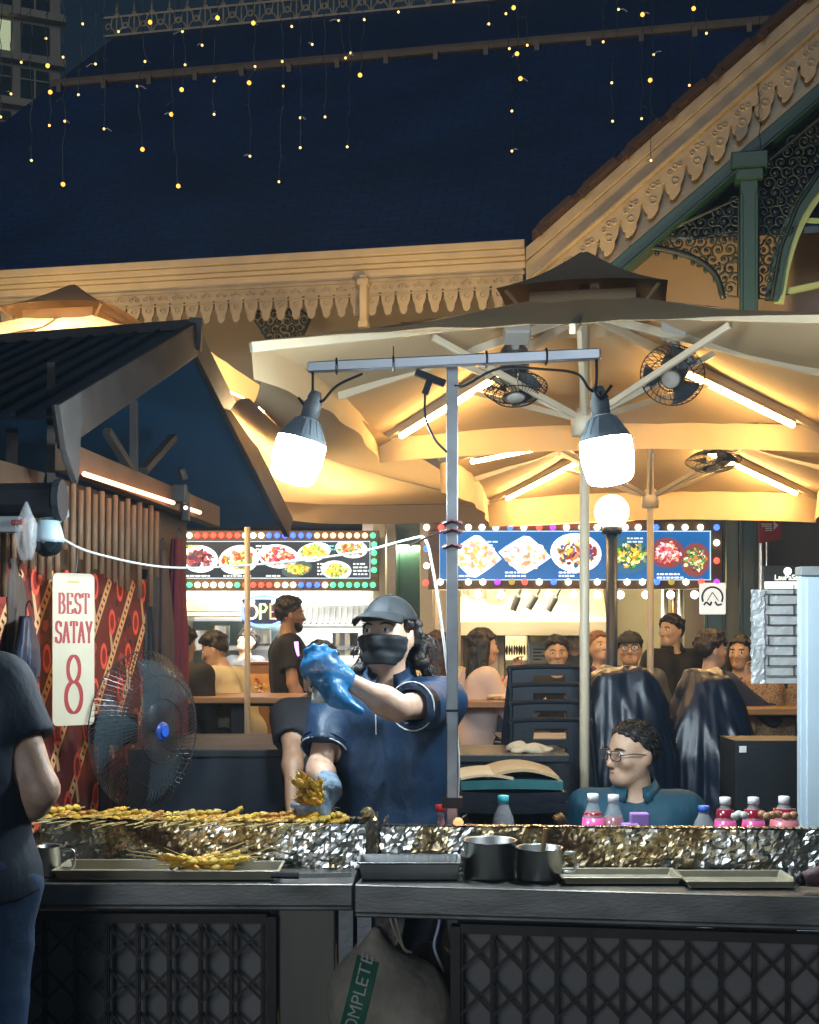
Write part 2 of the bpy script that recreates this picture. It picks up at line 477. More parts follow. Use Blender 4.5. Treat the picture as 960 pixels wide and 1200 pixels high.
    if collar:
        mb = MB(); pts = []
        for k in range(17):
            a = -math.pi / 2 + R(22) + (2 * math.pi - R(44)) * k / 16
            a = a + math.pi
            pts.append((math.cos(a) * .078, math.sin(a) * .07 + .0, 1.455 - .028 * math.sin(a) + .0))
        b = len(pts); vs = [U @ Vector(p) for p in pts] + [U @ Vector((p[0] * .86, p[1] * .86, p[2] + .036)) for p in pts] + [U @ Vector((p[0] * 1.22, p[1] * 1.25, p[2] - .012)) for p in pts]
        fs = [(k, k + 1, b + k + 1, b + k) for k in range(b - 1)] + [(b + k, b + k + 1, 2 * b + k + 1, 2 * b + k) for k in range(b - 1)]
        mb.add(vs, fs); mk('collar', mb, collar, root, smooth=True, solid=.004)
    if pants:
        T = Field(); hips(T)
        if pose == 'stand': T.cone(U @ Vector((-.07, 0, 1.0)), U @ Vector((.07, 0, 1.0)), .1 * s * g, k=.05)
        legs(T, False)
        mk('trousers', np_mb(T.mesh(vox, .011 * s, folds(.003, 40, (.2, .2, 1), 5))), pants, root, smooth=True)
    if shoes and pose == 'stand':
        T = Field()
        for x in (-1, 1):
            an = Vector((x * .105, -.015 + x * stance, .085))
            T.cone(W0 @ (an + Vector((0, -.03, -.035))), W0 @ (an + Vector((x * .015, .15, -.05))), .045 * s, .034 * s)
        mk('shoes', np_mb(T.mesh(vox, .008)), shoes, root, smooth=True)
    # --- hair, cap, face
    hm = hairm or HAIR
    if hair:
        n = Hr @ Vector((0, .657, -.754)); p0 = H @ Vector((0, .082, 1.662 if hair != 'receding' else 1.68))
        rng = random.Random(int(pos.x * 1000) + 5)
        T = Field(); T.ell(H @ Vector((0, -.008, 1.607)), Vector((.081, .098, .093)) * s, Hr)
        if hair in ('short', 'fringe', 'long', 'puff'):
            for k in range(46):
                a = rng.uniform(0, 6.28); t = rng.uniform(.15, 1.35)
                q = Vector((math.sin(t) * math.cos(a) * .079, math.sin(t) * math.sin(a) * .094, math.cos(t) * .09))
                T.ell(H @ (q + Vector((0, -.008, 1.609))), Vector((.018, .02, .014)) * s, Hr, k=.012 * s)
        if hair == 'puff': T.ell(H @ Vector((0, .01, 1.66)), Vector((.07, .085, .055)) * s, Hr, k=.02)
        ex = p0
        def fn(Fd, X, Y, Z):
            pl = (X - ex.x) * n.x + (Y - ex.y) * n.y + (Z - ex.z) * n.z
            nz = .004 * np.sin(150 * X + 40 * Z) * np.sin(140 * Y + 60 * Z)
            return np.maximum(Fd + nz, pl + nz * 2)
        mb = np_mb(T.mesh(min(vox, .008), .004, fn))
        if hair == 'long':
            T = Field()
            for q in range(7):
                a = R(-90 + (q - 3) * 32); c, sn = math.cos(a), math.sin(a)
                T.cone(H @ Vector((c * .068, sn * .075, 1.62)), U @ Vector((c * .085, sn * .075 - .01, 1.36 + rng.uniform(-.02, .02))), .03 * s, .024 * s, k=.015 * s)
            m2 = np_mb(T.mesh(vox, 0, folds(.003, 160, (1, 1, .1), 12))); mb.add(m2.v, m2.f)
        if hair == 'fringe':
            T = Field()
            for q in range(9):
                x = (q - 4) * .016
                T.cone(H @ Vector((x * .8, .05, 1.69)), H @ Vector((x * 1.1, .098 - abs(x) * .35, 1.615 + rng.uniform(-.008, .01))), .018 * s, .009 * s, k=.01)
            m2 = np_mb(T.mesh(.007)); mb.add(m2.v, m2.f)
        if vox < .01:
            for k in range(700):
                a = rng.uniform(0, 6.28); t = math.acos(rng.uniform(-.25, 1)); u = Vector((math.sin(t) * math.cos(a), math.sin(t) * math.sin(a), math.cos(t)))
                q = Vector((u.x * .086, u.y * .104 - .008, 1.607 + u.z * .099)); w = H @ q
                if (w - p0).dot(n) > -.004: continue
                tg = Vector((u.x * .6 + rng.uniform(-.4, .4), -.7 + rng.uniform(-.5, .5), -.5)); tg = (tg - u * tg.dot(u)).normalized(); l = rng.uniform(.014, .034)
                mb.tube([H @ (q - u * .004), H @ (q + tg * l * .5 + u * .003), H @ (q + tg * l - u * (l * l * 3))], [.0016 * s, .0014 * s, .0005 * s], 4)
        mk('hair', mb, hm, root, smooth=True)
    if cap:
        T = Field(); T.ell(H @ Vector((0, -.004, 1.61)), Vector((.086, .103, .1)) * s, Hr)
        n2 = Hr @ Vector((0, -.12, -1)); p2 = H @ Vector((0, 0, 1.632))
        def fc(Fd, X, Y, Z):
            return np.maximum(Fd, (X - p2.x) * n2.x + (Y - p2.y) * n2.y + (Z - p2.z) * n2.z)
        cp = mk('cap', np_mb(T.mesh(min(vox, .006), .006, fc)), cap, root, smooth=True)
        mb = MB()
        for a in (0, 60, 120):
            pts = [H @ Vector((math.cos(R(a)) * .0935 * math.sin(t), -.004 + math.sin(R(a)) * .1105 * math.sin(t), 1.61 + .1075 * math.cos(t))) for t in np.linspace(-1.25, 1.25, 19)]
            mb.tube(pts, .0014 * s, 4)
        mb.ell(H @ Vector((0, -.004, 1.719)), .008 * s, 8, 6); mk('cap_seam', mb, cap, cp)
        if brim:
            mb = MB()
            def bf(u, v):
                a = R(-62 + 124 * u); r0 = .088
                x = math.sin(a) * (.086 + .012 * v); y = math.cos(a) * (.1 + .006 * v) + v * .072 * math.cos(a * 1.1)
                return H @ Vector((x, y, 1.647 - .018 * v - .35 * x * x / .09 * .35 - .01 * v * v))
            mb.grid(bf, 18, 5)
            mk('brim', mb, cap, cp, smooth=True, solid=.006)
    if mask:
        T = Field(); T.ell(H @ Vector((0, -.004, 1.603)), Vector((.0745, .094, .089)) * s, Hr, k=.01); T.cone(H @ Vector((0, .03, 1.555)), H @ Vector((0, .055, 1.505)), .06 * s, .038 * s, k=.03)
        for x in (-1, 1): T.cone(H @ Vector((x * .042, .01, 1.54)), H @ Vector((x * .02, .06, 1.502)), .032 * s, .024 * s, k=.03 * s); T.ell(H @ Vector((x * .04, .062, 1.562)), Vector((.027, .028, .024)) * s, Hr, k=.02 * s)
        T.cone(H @ Vector((0, .09, 1.575)), H @ Vector((0, .108, 1.553)), .012 * s, .016 * s, k=.03)
        ny = Hr @ Vector((0, 1, 0)); nu = Hr @ Vector((0, 0, 1)); m0 = H @ Vector((0, .022, 1.572))
        def fm(Fd, X, Y, Z):
            py = (X - m0.x) * ny.x + (Y - m0.y) * ny.y + (Z - m0.z) * ny.z
            pz = (X - m0.x) * nu.x + (Y - m0.y) * nu.y + (Z - m0.z) * nu.z
            return np.maximum(np.maximum(Fd + .0009 * np.sin(pz * 230), -py), np.maximum(pz - .004 * s, -pz - .09 * s))
        mm = mk('face_mask', np_mb(T.mesh(.005, .007 * s, fm)), mask, root, smooth=True)
        mb = MB()
        for x in (-1, 1):
            for z in (1.567, 1.515):
                mb.tube([H @ Vector((x * .055, .035, z)), H @ Vector((x * .074, .008, lerp(z, 1.575, .6))), H @ Vector((x * .083, -.012, 1.578))], .0016 * s, 5)
        mk('ear_loop', mb, mask, mm)
    if face:
        for x in (-1, 1):
            mb = MB(); mb.ell(H @ Vector((x * .033, .0805, 1.591)), Vector((.0135, .0115, .0085)) * s, 12, 8, Hr.to_4x4())
            ey = mk('eye', mb, EYEW, root, smooth=True)
            mb = MB(); mb.ell(H @ Vector((x * .033, .0885, 1.591)), Vector((.0062, .0045, .0065)) * s, 10, 6, Hr.to_4x4())
            mk('iris', mb, IRIS, ey, smooth=True)
            mb = MB()
            mb.tube([H @ Vector((x * q, y, z)) for q, y, z in ((.014, .0925, 1.608), (.03, .0915, 1.6135), (.046, .083, 1.611), (.054, .074, 1.606))], [.002 * s, .0034 * s, .003 * s, .001 * s], 6)
            mk('eyebrow', mb, hm, root, smooth=True)
        if not mask:
            mb = MB(); mb.tube([H @ Vector(q) for q in ((-.022, .0845, 1.5215), (-.008, .0945, 1.5235), (.008, .0945, 1.5235), (.022, .0845, 1.5215))], [.001 * s, .0035 * s, .0035 * s, .001 * s], 6)
            mk('mouth', mb, LIPM, root, smooth=True)
    if glasses:
        mb = MB()
        for x in (-1, 1):
            c = Vector((x * .034, .107, 1.588)); pts = []
            for k in range(20):
                a = 2 * math.pi * k / 20; cx, sy = math.cos(a), math.sin(a)
                pts.append(H @ (c + Vector((.025 * math.copysign(abs(cx) ** .6, cx), -abs(x * .034 + .025 * cx) * .12, .018 * math.copysign(abs(sy) ** .7, sy)))))
            mb.tube(pts, .0022 * s, 6, closed=True)
            mb.tube([H @ Vector((x * .058, .1, 1.593)), H @ Vector((x * .078, .05, 1.595)), H @ Vector((x * .083, -.01, 1.585))], .002 * s, 6)
        mb.tube([H @ Vector((-.009, .106, 1.592)), H @ Vector((0, .11, 1.594)), H @ Vector((.009, .106, 1.592))], .002 * s, 6)
        gl = mk('glasses', mb, glasses, root, smooth=True)
        for x in (-1, 1):
            mb = MB(frame(H @ Vector((x * .034, .103, 1.588)), Hr @ Vector((1, 0, 0)), Hr @ Vector((0, 0, 1))))
            mb.prism([(.023 * math.cos(a * .393), .016 * math.sin(a * .393)) for a in range(16)], depth=.0012)
            mk('lens', mb, LENS, gl)
    return dict(root=root, H=H, U=U, W=W0, s=s, A=A, Hr=Hr, Ur=Ur)
# ------------------------------------------------------------------ camera, sky, light
cam = bpy.data.cameras.new('camera'); cam.sensor_fit = 'VERTICAL'; cam.sensor_height = 36; cam.lens = 36 * F_PX / 1200
cam.shift_y = (HOR - 600) / 1200; cam.clip_end = 800; cam.clip_start = .05
co = bpy.data.objects.new('camera', cam); COL.objects.link(co); co.location = (0, 0, CAMZ); co.rotation_euler = (R(90), 0, 0); sc.camera = co
sc.view_settings.view_transform = 'Standard'; sc.view_settings.look = 'None'; sc.view_settings.gamma = 1; sc.view_settings.exposure = .55
sc.render.engine = 'CYCLES'
sc.cycles.use_denoising = True
try: sc.cycles.denoiser = 'OPENIMAGEDENOISE'
except Exception: pass
sc.cycles.max_bounces = 8; sc.cycles.diffuse_bounces = 3; sc.cycles.glossy_bounces = 4; sc.cycles.transparent_max_bounces = 12; sc.cycles.transmission_bounces = 6
sc.cycles.sample_clamp_indirect = 4; sc.cycles.caustics_reflective = False; sc.cycles.caustics_refractive = False
wd = bpy.data.worlds.new('World'); sc.world = wd; wd.use_nodes = True
nt = wd.node_tree; sky = nt.nodes.new('ShaderNodeTexSky'); sky.sky_type = 'NISHITA'; sky.sun_disc = False
SUN_EL, SUN_AZ = 9, 196
sky.sun_elevation = R(SUN_EL); sky.sun_rotation = R(SUN_AZ)
mu = nt.nodes.new('ShaderNodeMix'); mu.data_type = 'RGBA'; mu.blend_type = 'MULTIPLY'; mu.inputs['Factor'].default_value = 1; mu.inputs['B'].default_value = (.5, .75, 1, 1)
nt.links.new(sky.outputs[0], mu.inputs['A']); nt.links.new(mu.outputs['Result'], nt.nodes['Background'].inputs['Color'])
nt.nodes['Background'].inputs['Strength'].default_value = .007
sl = bpy.data.lights.new('night_glow', 'SUN'); sl.energy = .45; sl.angle = R(20); sl.color = (.7, .83, 1.)
so = bpy.data.objects.new('night_glow', sl); COL.objects.link(so)
az = R(SUN_AZ); el = R(SUN_EL)
so.rotation_euler = Vector((math.sin(az) * math.cos(el), math.cos(az) * math.cos(el), math.sin(el))).to_track_quat('Z', 'Y').to_euler()

def lamp(name, kind, loc, energy, color, size=.1, target=None, spot=None):
    l = bpy.data.lights.new(name, kind); l.energy = energy; l.color = color
    if kind == 'SPOT': l.spot_size = R(spot or 90); l.spot_blend = .6; l.shadow_soft_size = size
    elif kind == 'AREA': l.shape = 'RECTANGLE'; l.size = size[0]; l.size_y = size[1]
    else: l.shadow_soft_size = size
    o = bpy.data.objects.new(name, l); COL.objects.link(o); o.location = loc
    if target is not None: o.rotation_euler = (Vector(target) - Vector(loc)).to_track_quat('-Z', 'Y').to_euler()
    return o

# ------------------------------------------------------------------ materials of the place
CREAM = M('cream_paint', (.5, .4, .26), .6, var=.15, vs=5, bump=.1, bs=30)
DULLCREAM = M('weathered_cream_paint', (.36, .29, .2), .65, var=.25, vs=6, bump=.15, bs=30)
GREEN = M('dark_green_iron', (.012, .045, .034), .4, var=.3, vs=9, bump=.1, bs=40)
IRON = M('black_green_iron', (.01, .02, .02), .45, var=.3, vs=12)
BROWNWALL = M('brown_plaster', (.1, .075, .06), .8, var=.2, vs=3)
DARKWALL = M('dark_plaster', (.05, .048, .05), .8, var=.25, vs=3)
PAVE = M('stone_paving', (.09, .085, .08), .55, var=.3, vs=2, bump=.3, bs=8)
STEEL = M('brushed_steel', (.42, .42, .41), .32, metal=1, var=.2, vs=9, bump=.05, bs=90, stretch=(1, 1, .15))
DARKSTEEL = M('stained_steel', (.16, .16, .155), .42, metal=.9, var=.35, vs=7, bump=.08, bs=60)
BLACKMETAL = M('black_metal', (.015, .015, .018), .42, metal=.3, var=.3, vs=20)
POLE_ST = M('galvanised_steel', (.34, .35, .36), .38, metal=.9, var=.2, vs=14)
CREAMPOLE = M('cream_powder_coat', (.55, .47, .34), .45, var=.1)
WOOD = M('table_wood', (.3, .18, .09), .45, var=.3, vs=8, stretch=(.3, 3, 3))
DARKWOOD = M('dark_wood', (.07, .042, .025), .6, var=.35, vs=9, bump=.2, bs=50, stretch=(3, 3, .4))
BAMBOO = M('weathered_bamboo', (.2, .12, .068), .6, var=.35, vs=14, bump=.2, bs=60, stretch=(3, 3, .5))
NAVYCLOTH = M('navy_plastic_sheet', (.006, .014, .034), .36, var=.4, vs=4, bump=.5, bs=10, spec=.6, bd=.008)
CANOPY = cloth_translucent('cream_canvas', (.56, .41, .235), .13); DRAPEC = cloth_translucent('thin_cream_canvas', (.6, .45, .27), .45)
CAPCANVAS = cloth_translucent('brown_cream_canvas', (.3, .22, .14), .12)
TUBE_WARM = EM('warm_led_tube', (1., .62, .22), 64)
TUBE_WHITE = EM('white_fluorescent_tube', (1, .93, .8), 4)
BULB_COOL = EM('cool_bulb_glass', (.78, .93, 1.), 205)
GLOBE_WARM = EM('warm_globe_glass', (1., .74, .38), 2.4)

# ground
mb = MB(); mb.quad((-150, -60, 0), (150, -60, 0), (150, 300, 0), (-150, 300, 0))
g = mk('ground', mb, PAVE, loc=(0, 0, 0)); tag(g, kind='structure')
mb = MB(rotm(0, 0, 0)); mb.span((-6, 6.3, .0), (5, 8.9, .33))
g = mk('dining_deck', mb, DARKWOOD, loc=(0, 6.6, 0)); tag(g, kind='structure')

# ------------------------------------------------------------------ the market hall
E0 = Vector((.945, 10.13, 0)); ROOT_B = thing('market_hall', 'old market hall with dark blue tiled roof, cream fretwork eaves and green iron columns', 'building', E0, -11)
BM = RM[ROOT_B.name]
ct, st_ = math.cos(R(11)), math.sin(R(11))
def facade(px, py, w=-.1):
    k = (px - 480) / F_PX
    t = (k * (E0.y + ct * w) - E0.x - st_ * w) / (ct + st_ * k)
    d = E0.y + ct * w - st_ * t
    return t, CAMZ - (py - HOR) / F_PX * d
# roof tiles
m = M('blue_slate_roof', (.006, .04, .135), .6, var=.35, vs=1.3, detail=8)
nt = m.node_tree; N = nt.nodes; L = nt.links
tc = N.new('ShaderNodeTexCoord'); mp = N.new('ShaderNodeMapping'); br = N.new('ShaderNodeTexBrick'); bp = N.new('ShaderNodeBump')
br.inputs['Scale'].default_value = 1; br.inputs['Brick Width'].default_value = .22; br.inputs['Row Height'].default_value = .13; br.inputs['Mortar Size'].default_value = .012
br.inputs['Color1'].default_value = (.4, .4, .4, 1); br.inputs['Color2'].default_value = (.9, .9, .9, 1); br.inputs['Mortar'].default_value = (0, 0, 0, 1)
sx = N.new('ShaderNodeSeparateXYZ'); cx = N.new('ShaderNodeCombineXYZ'); L.new(tc.outputs['Object'], sx.inputs[0]); L.new(sx.outputs['X'], cx.inputs['X'])
ad = N.new('ShaderNodeMath'); ad.operation = 'ADD'; L.new(sx.outputs['Y'], ad.inputs[0]); L.new(sx.outputs['Z'], ad.inputs[1]); L.new(ad.outputs[0], cx.inputs['Y'])
L.new(cx.outputs[0], br.inputs['Vector']); L.new(br.outputs['Color'], bp.inputs['Height']); bp.inputs['Strength'].default_value = .9; bp.inputs['Distance'].default_value = .02
L.new(bp.outputs['Normal'], N['Principled BSDF'].inputs['Normal'])
old = N['Principled BSDF'].inputs['Base Color'].links[0].from_socket
mm = N.new('ShaderNodeMix'); mm.data_type = 'RGBA'; mm.blend_type = 'MULTIPLY'; mm.inputs['Factor'].default_value = .5
L.new(old, mm.inputs['A']); L.new(br.outputs['Color'], mm.inputs['B']); L.new(mm.outputs['Result'], N['Principled BSDF'].inputs['Base Color'])
ROOF = m
mb = MB(BM)
def slab(a, b, c, d, th=.05):
    a, b, c, d = map(Vector, (a, b, c, d)); n = (b - a).cross(d - a).normalized() * -th
    vs = [a, b, c, d, a + n, b + n, c + n, d + n]
    mb.add(vs, [(0, 1, 2, 3), (7, 6, 5, 4), (0, 4, 5, 1), (1, 5, 6, 2), (2, 6, 7, 3), (3, 7, 4, 0)])
slab((-6.6, -.02, 4.62), (6, -.02, 4.62), (6, 2.93, 7.55), (-5.55, 2.93, 7.55))
slab((-5.55, 2.95, 7.57), (6, 2.95, 7.57), (6, 7.3, 10.2), (-6.75, 7.3, 10.2))
slab((-10, 6, 4.62), (-6.6, -.02, 4.62), (-5.55, 2.93, 7.55), (-7.6, 7.8, 7.55))
slab((-7.6, 7.8, 7.56), (-5.55, 2.94, 7.56), (-6.75, 7.3, 10.2), (-7.5, 9, 10.2))
mk('roof', mb, ROOF, ROOT_B)
mb = MB(BM)
mb.tube([(-5.5, 2.9, 7.56), (6, 2.9, 7.56)], .055, 8); mb.tube([(-5.5, 2.86, 7.42), (6, 2.86, 7.42)], .025, 6)
for k in range(22): mb.box((-5.4 + k * .52, 2.86, 7.47), (.05, .09, .12))
mk('roof_band', mb, M('dull_brown_lead', (.16, .11, .075), .6, var=.3), ROOT_B)
# ridge cresting: scrolls and spikes
mb = MB(BM)
def crest(o, dx, n, step, s):
    o = Vector(o); dx = Vector(dx)
    for k in range(n):
        c = o + dx * (step * k)
        for sg in (-1, 1):
            pts = [c + dx * (sg * (.02 + .085 * s * math.sin(a * .5) * (1 - a / 9))) + Vector((0, 0, .04 + s * (.28 * a / 6.3 + .03 * math.sin(a * 2)))) for a in np.linspace(0, 6.2, 12)]
            mb.tube(pts, .012, 5)
            pts = [c + dx * (sg * (step * .5 - .05 * s * math.cos(a) * (1 - a / 8))) + Vector((0, 0, .13 * s + .06 * s * math.sin(a) * (1 - a / 8))) for a in np.linspace(0, 6, 12)]
            mb.tube(pts, .012, 5)
        mb.tube([c, c + Vector((0, 0, .36 * s)), c + Vector((0, 0, .44 * s))], [.014, .012, .003], 6)
        mb.ell(c + Vector((0, 0, .35 * s)), .022, 8, 6)
    for z in (.02, .26 * s): mb.bar(o - dx * .2 + Vector((0, 0, z)), o + dx * (step * n) + Vector((0, 0, z)), .03, .03)
crest((-6.7, 7.28, 10.2), (1, 0, 0), 34, .27, 1.1)
mk('ridge_cresting', mb, M('faded_iron_cresting', (.5, .36, .22), .6, var=.3), ROOT_B)
# eave cornice
mb = MB(BM)
for (w, z0, z1) in ((-.14, 4.56, 4.62), (-.11, 4.51, 4.558), (-.08, 4.475, 4.508), (-.05, 4.42, 4.473)): mb.span((-8.4, w, z0), (-.02, .1, z1))
mk('eave_cornice', mb, CREAM, ROOT_B, bevel=.006)
def fret_unit(t0, w, z, step, h, slope=0., thick=.022, hole=True):
    """one bay of pierced valance: lobed lower edge and a spire-shaped notch"""
    hw = step / 2
    P2 = [(-hw, 0), (hw, 0), (hw, -h * .42), (hw * .88, -h * .42), (hw * .86, -h * .62), (hw * .7, -h * .74), (hw * .52, -h * .8), (hw * .48, -h * .94), (hw * .26, -h),
          (0, -h * 1.02), (-hw * .26, -h), (-hw * .48, -h * .94), (-hw * .52, -h * .8), (-hw * .7, -h * .74), (-hw * .86, -h * .62), (-hw * .88, -h * .42), (-hw, -h * .42)]
    poly = [(t0 + x, z + y + slope * x) for x, y in P2]
    mb.prism(poly, Matrix.Translation((0, w, 0)) @ Matrix.Rotation(R(90), 4, 'X'), thick)
    for (x, y, r) in ((0, -.62, .16), (-.45, -.3, .1), (.45, -.3, .1), (0, -.25, .12)):
        c = Vector((t0 + x * hw, w - thick - .002, z + y * h + slope * x * hw))
        mb.tube([c + Vector((math.cos(a) * r * hw * 2, 0, math.sin(a) * r * hw * 2)) for a in np.linspace(0, 2 * math.pi, 9)[:-1]], .006, 4, closed=True)
mb = MB(BM)
t = -8.3; 
while t < -.1:
    fret_unit(t, -.02, 4.42, .128, .31); t += .128
mb.span((-8.36, -.06, 4.37), (-.03, -.045, 4.395)); mb.span((-8.36, -.055, 4.26), (-.03, -.047, 4.272))
mk('fretwork_valance', mb, DULLCREAM, ROOT_B)
mb = MB(BM); mb.box((-1.32, -.08, 4.22), (.06, .08, .4)); mb.box((-1.32, -.09, 4.02), (.08, .09, .05)); mb.box((-1.32, -.09, 4.36), (.09, .1, .05))
mk('eave_bracket', mb, CREAM, ROOT_B, bevel=.008)
mb = MB(BM)
mb.span((-9, 1.0, 2.72), (4.6, 1.12, 4.5)); mb.span((-9, -.0, 4.50), (-.1, 1.2, 4.53)); mb.span((-9, .93, 3.55), (0, .997, 3.64))
mk('upper_wall', mb, M('grey_cream_wall', (.3, .26, .22), .7, var=.15, vs=2), ROOT_B)
mb = MB(BM); mb.span((-9, .2, 2.62), (6, 6, 2.7)); mk('ceiling', mb, BROWNWALL, ROOT_B)
mb = MB(BM); mb.span((-9, 4.4, 0), (7, 4.6, 2.6)); mk('rear_wall', mb, DARKWALL, ROOT_B)
mb = MB(BM); mb.span((-1.55, .85, 0), (-.3, .97, 2.6)); mb.span((1.15, .85, 0), (4.5, .97, 2.6))
for k in range(8): mb.span((-1.5 + k * .15, .83, 0), (-1.4 + k * .15, .848, 2.55))
mk('panelled_wall', mb, BROWNWALL, ROOT_B)
# gable wing
SL = .82
def rake(t): return 4.57 + SL * t
ra = math.atan(SL)
def rakebox(lo, hi, w0, w1, t0=0., t1=4.6):
    """strip of the gable between two depths below the rake line"""
    poly = [(t0, rake(t0) - lo), (t0, rake(t0) - hi), (t1, rake(t1) - hi), (t1, rake(t1) - lo)]
    mb.prism(poly, Matrix.Translation((0, w1, 0)) @ Matrix.Rotation(R(90), 4, 'X'), w1 - w0)
mb = MB(BM); rakebox(-.03, .045, -.28, 3.2, .05)
for k in range(11):
    t = .12 + k * .33; mb.bar((t, -.3, rake(t) + .0), (t + .24, -.3, rake(t + .24) + .0), .06, .055); mb.bar((t - .03, -.3, rake(t) - .06), (t + .02, -.3, rake(t) + .0), .06, .07)
mk('rake_tiles', mb, M('dark_red_clay', (.032, .014, .013), .7, var=.35, vs=12), ROOT_B, bevel=.01)
mb = MB(BM); rakebox(.047, .15, -.24, -.06); rakebox(.152, .3, -.21, -.06); rakebox(.302, .335, -.24, -.06)
mk('rake_board', mb, DULLCREAM, ROOT_B, bevel=.006)
mb = MB(BM); t = .14
while t < 4.4:
    fret_unit(t, -.16, rake(t) - .335, .165, .3, SL); t += .165
mk('bargeboard', mb, DULLCREAM, ROOT_B)
mb = MB(BM); rakebox(.336, .72, -.1, -.03)
mk('gable_fascia', mb, CREAM, ROOT_B)
mb = MB(BM); rakebox(.722, .84, -.2, .02, .5); rakebox(.842, .87, -.23, .04, .5)
mk('green_rafter', mb, GREEN, ROOT_B, bevel=.008)
mb = MB(BM)
mb.prism([(-.02, 2.72), (6, 2.72), (6, rake(6)), (-.02, 4.55)], Matrix.Translation((0, 1.0, 0)) @ Matrix.Rotation(R(90), 4, 'X'), .05)
mk('gable_wall', mb, M('warm_plaster', (.34, .26, .2), .7, var=.12, vs=2), ROOT_B)
# columns
def column(t, w, top, wd, cap=True):
    global mb
    mb = MB(BM); mb.span((t - wd / 2, w - wd / 2, 0), (t + wd / 2, w + wd / 2, top))
    for q in (-1, 1): mb.span((t + q * wd * .42 - .012, w - wd / 2 - .012, .5), (t + q * wd * .42 + .012, w - wd / 2 - .001, top - .3))
    mb.span((t - wd * .72, w - wd * .72, 0), (t + wd * .72, w + wd * .72, .4))
    c = mk('column', mb, GREEN, ROOT_B, bevel=.008)
    if cap:
        mb = MB(BM)
        for z0, z1, e in ((top - .12, top, .07), (top - .2, top - .119, .04)): mb.span((t - wd / 2 - e, w - wd / 2 - e, z0), (t + wd / 2 + e, w + wd / 2 + e, z1))
        mk('capital', mb, GREEN, c, bevel=.01)
tcol, zc = facade(877, 185)
column(tcol, -.12, zc, .13)
t2, _ = facade(484, 640, .3); column(t2, .3, 2.6, .24, False)
t3, _ = facade(868, 640, .3); column(t3 - .2, .3, 2.6, .16, False)
# ornate spandrel brackets
def inside(poly, x, y):
    c = False; j = len(poly) - 1
    for i in range(len(poly)):
        (xi, yi), (xj, yj) = poly[i], poly[j]
        if (yi > y) != (yj > y) and x < (xj - xi) * (y - yi) / (yj - yi) + xi: c = not c
        j = i
    return c
def spandrel(pxpoly, w, arc, step=.085):
    """scroll-filled iron bracket inside an outline"""
    global mb
    poly = [facade(x, y, w) for x, y in pxpoly]; rng = random.Random(len(pxpoly) * 7)
    mb = MB(BM)
    mb.tube([(t, w, z) for t, z in poly], .016, 6, closed=True)
    if arc:
        pts = [facade(x, y, w) for x, y in arc]; pts = bez([(t, w, z) for t, z in pts], 6); mb.tube(pts, .024, 6)
        for k in range(0, len(pts) - 1, 3):
            p = pts[k]; mb.ell(p + Vector((0, 0, -.035)), (.02, .015, .03), 7, 5)
    x0 = min(p[0] for p in poly); x1 = max(p[0] for p in poly); y0 = min(p[1] for p in poly); y1 = max(p[1] for p in poly)
    row = 0; y = y0
    while y < y1:
        x = x0 + (row % 2) * step / 2
        while x < x1:
            if inside(poly, x, y):
                a0 = rng.uniform(0, 6.28); sg = 1 if (row + int(x / step)) % 2 else -1; r0 = step * rng.uniform(.5, .66)
                pts = [(x + math.cos(a0 + sg * a) * r0 * (1 - a / 10), w + .004 * sg, y + math.sin(a0 + sg * a) * r0 * (1 - a / 10)) for a in np.linspace(0, 8, 16)]
                mb.tube(pts, [.0095 * (1 - i / 30) for i in range(16)], 5)
                mb.ell((x, w, y), (.016, .012, .016), 6, 5)
            x += step
        y += step * .86; row += 1
    mk('spandrel_bracket', mb, IRON, ROOT_B, smooth=True)
spandrel([(742, 289), (866, 232), (866, 348), (846, 346), (838, 318), (812, 300), (770, 290)], -.12, [(738, 291), (770, 291), (812, 302), (838, 322), (848, 350)])
spandrel([(888, 200), (965, 135), (985, 135), (965, 195), (935, 240), (915, 290), (904, 350), (888, 350)], -.12, None)
def iron_leaf(pxs, w):
    spandrel(pxs, w, None, .08)
spandrel([(292, 366), (350, 362), (364, 372), (352, 400), (318, 404)], .35, None, .075)
# arched window in the gable
arc = [(904, 352), (912, 306), (928, 260), (953, 220), (990, 180), (1040, 150)]
mb = MB(BM); pts = bez([(facade(x, y, -.08)[0], -.08, facade(x, y, -.08)[1]) for x, y in arc], 8)
for i in range(len(pts) - 1): mb.bar(pts[i], pts[i + 1] + (pts[i + 1] - pts[i]) * .1, .1, .06, up=(0, 1, 0))
aw = mk('arched_window_frame', mb, GREEN, ROOT_B)
mb = MB(BM); pts = bez([(facade(x + 9, y + 4, -.05)[0], -.05, facade(x + 9, y + 4, -.05)[1]) for x, y in arc], 8)
for i in range(len(pts) - 1): mb.bar(pts[i], pts[i + 1], .07, .022, up=(0, 1, 0))
a, b = facade(908, 345, .0), facade(1000, 325, .0); mb.bar((a[0], 0, a[1]), (b[0], 0, b[1]), .05, .04)
a, b = facade(928, 258, .0), facade(1000, 262, .0); mb.bar((a[0], 0, a[1]), (b[0], 0, b[1]), .05, .035)
mk('window_bead', mb, M('pale_green_paint', (.3, .42, .2), .5, var=.1), aw)
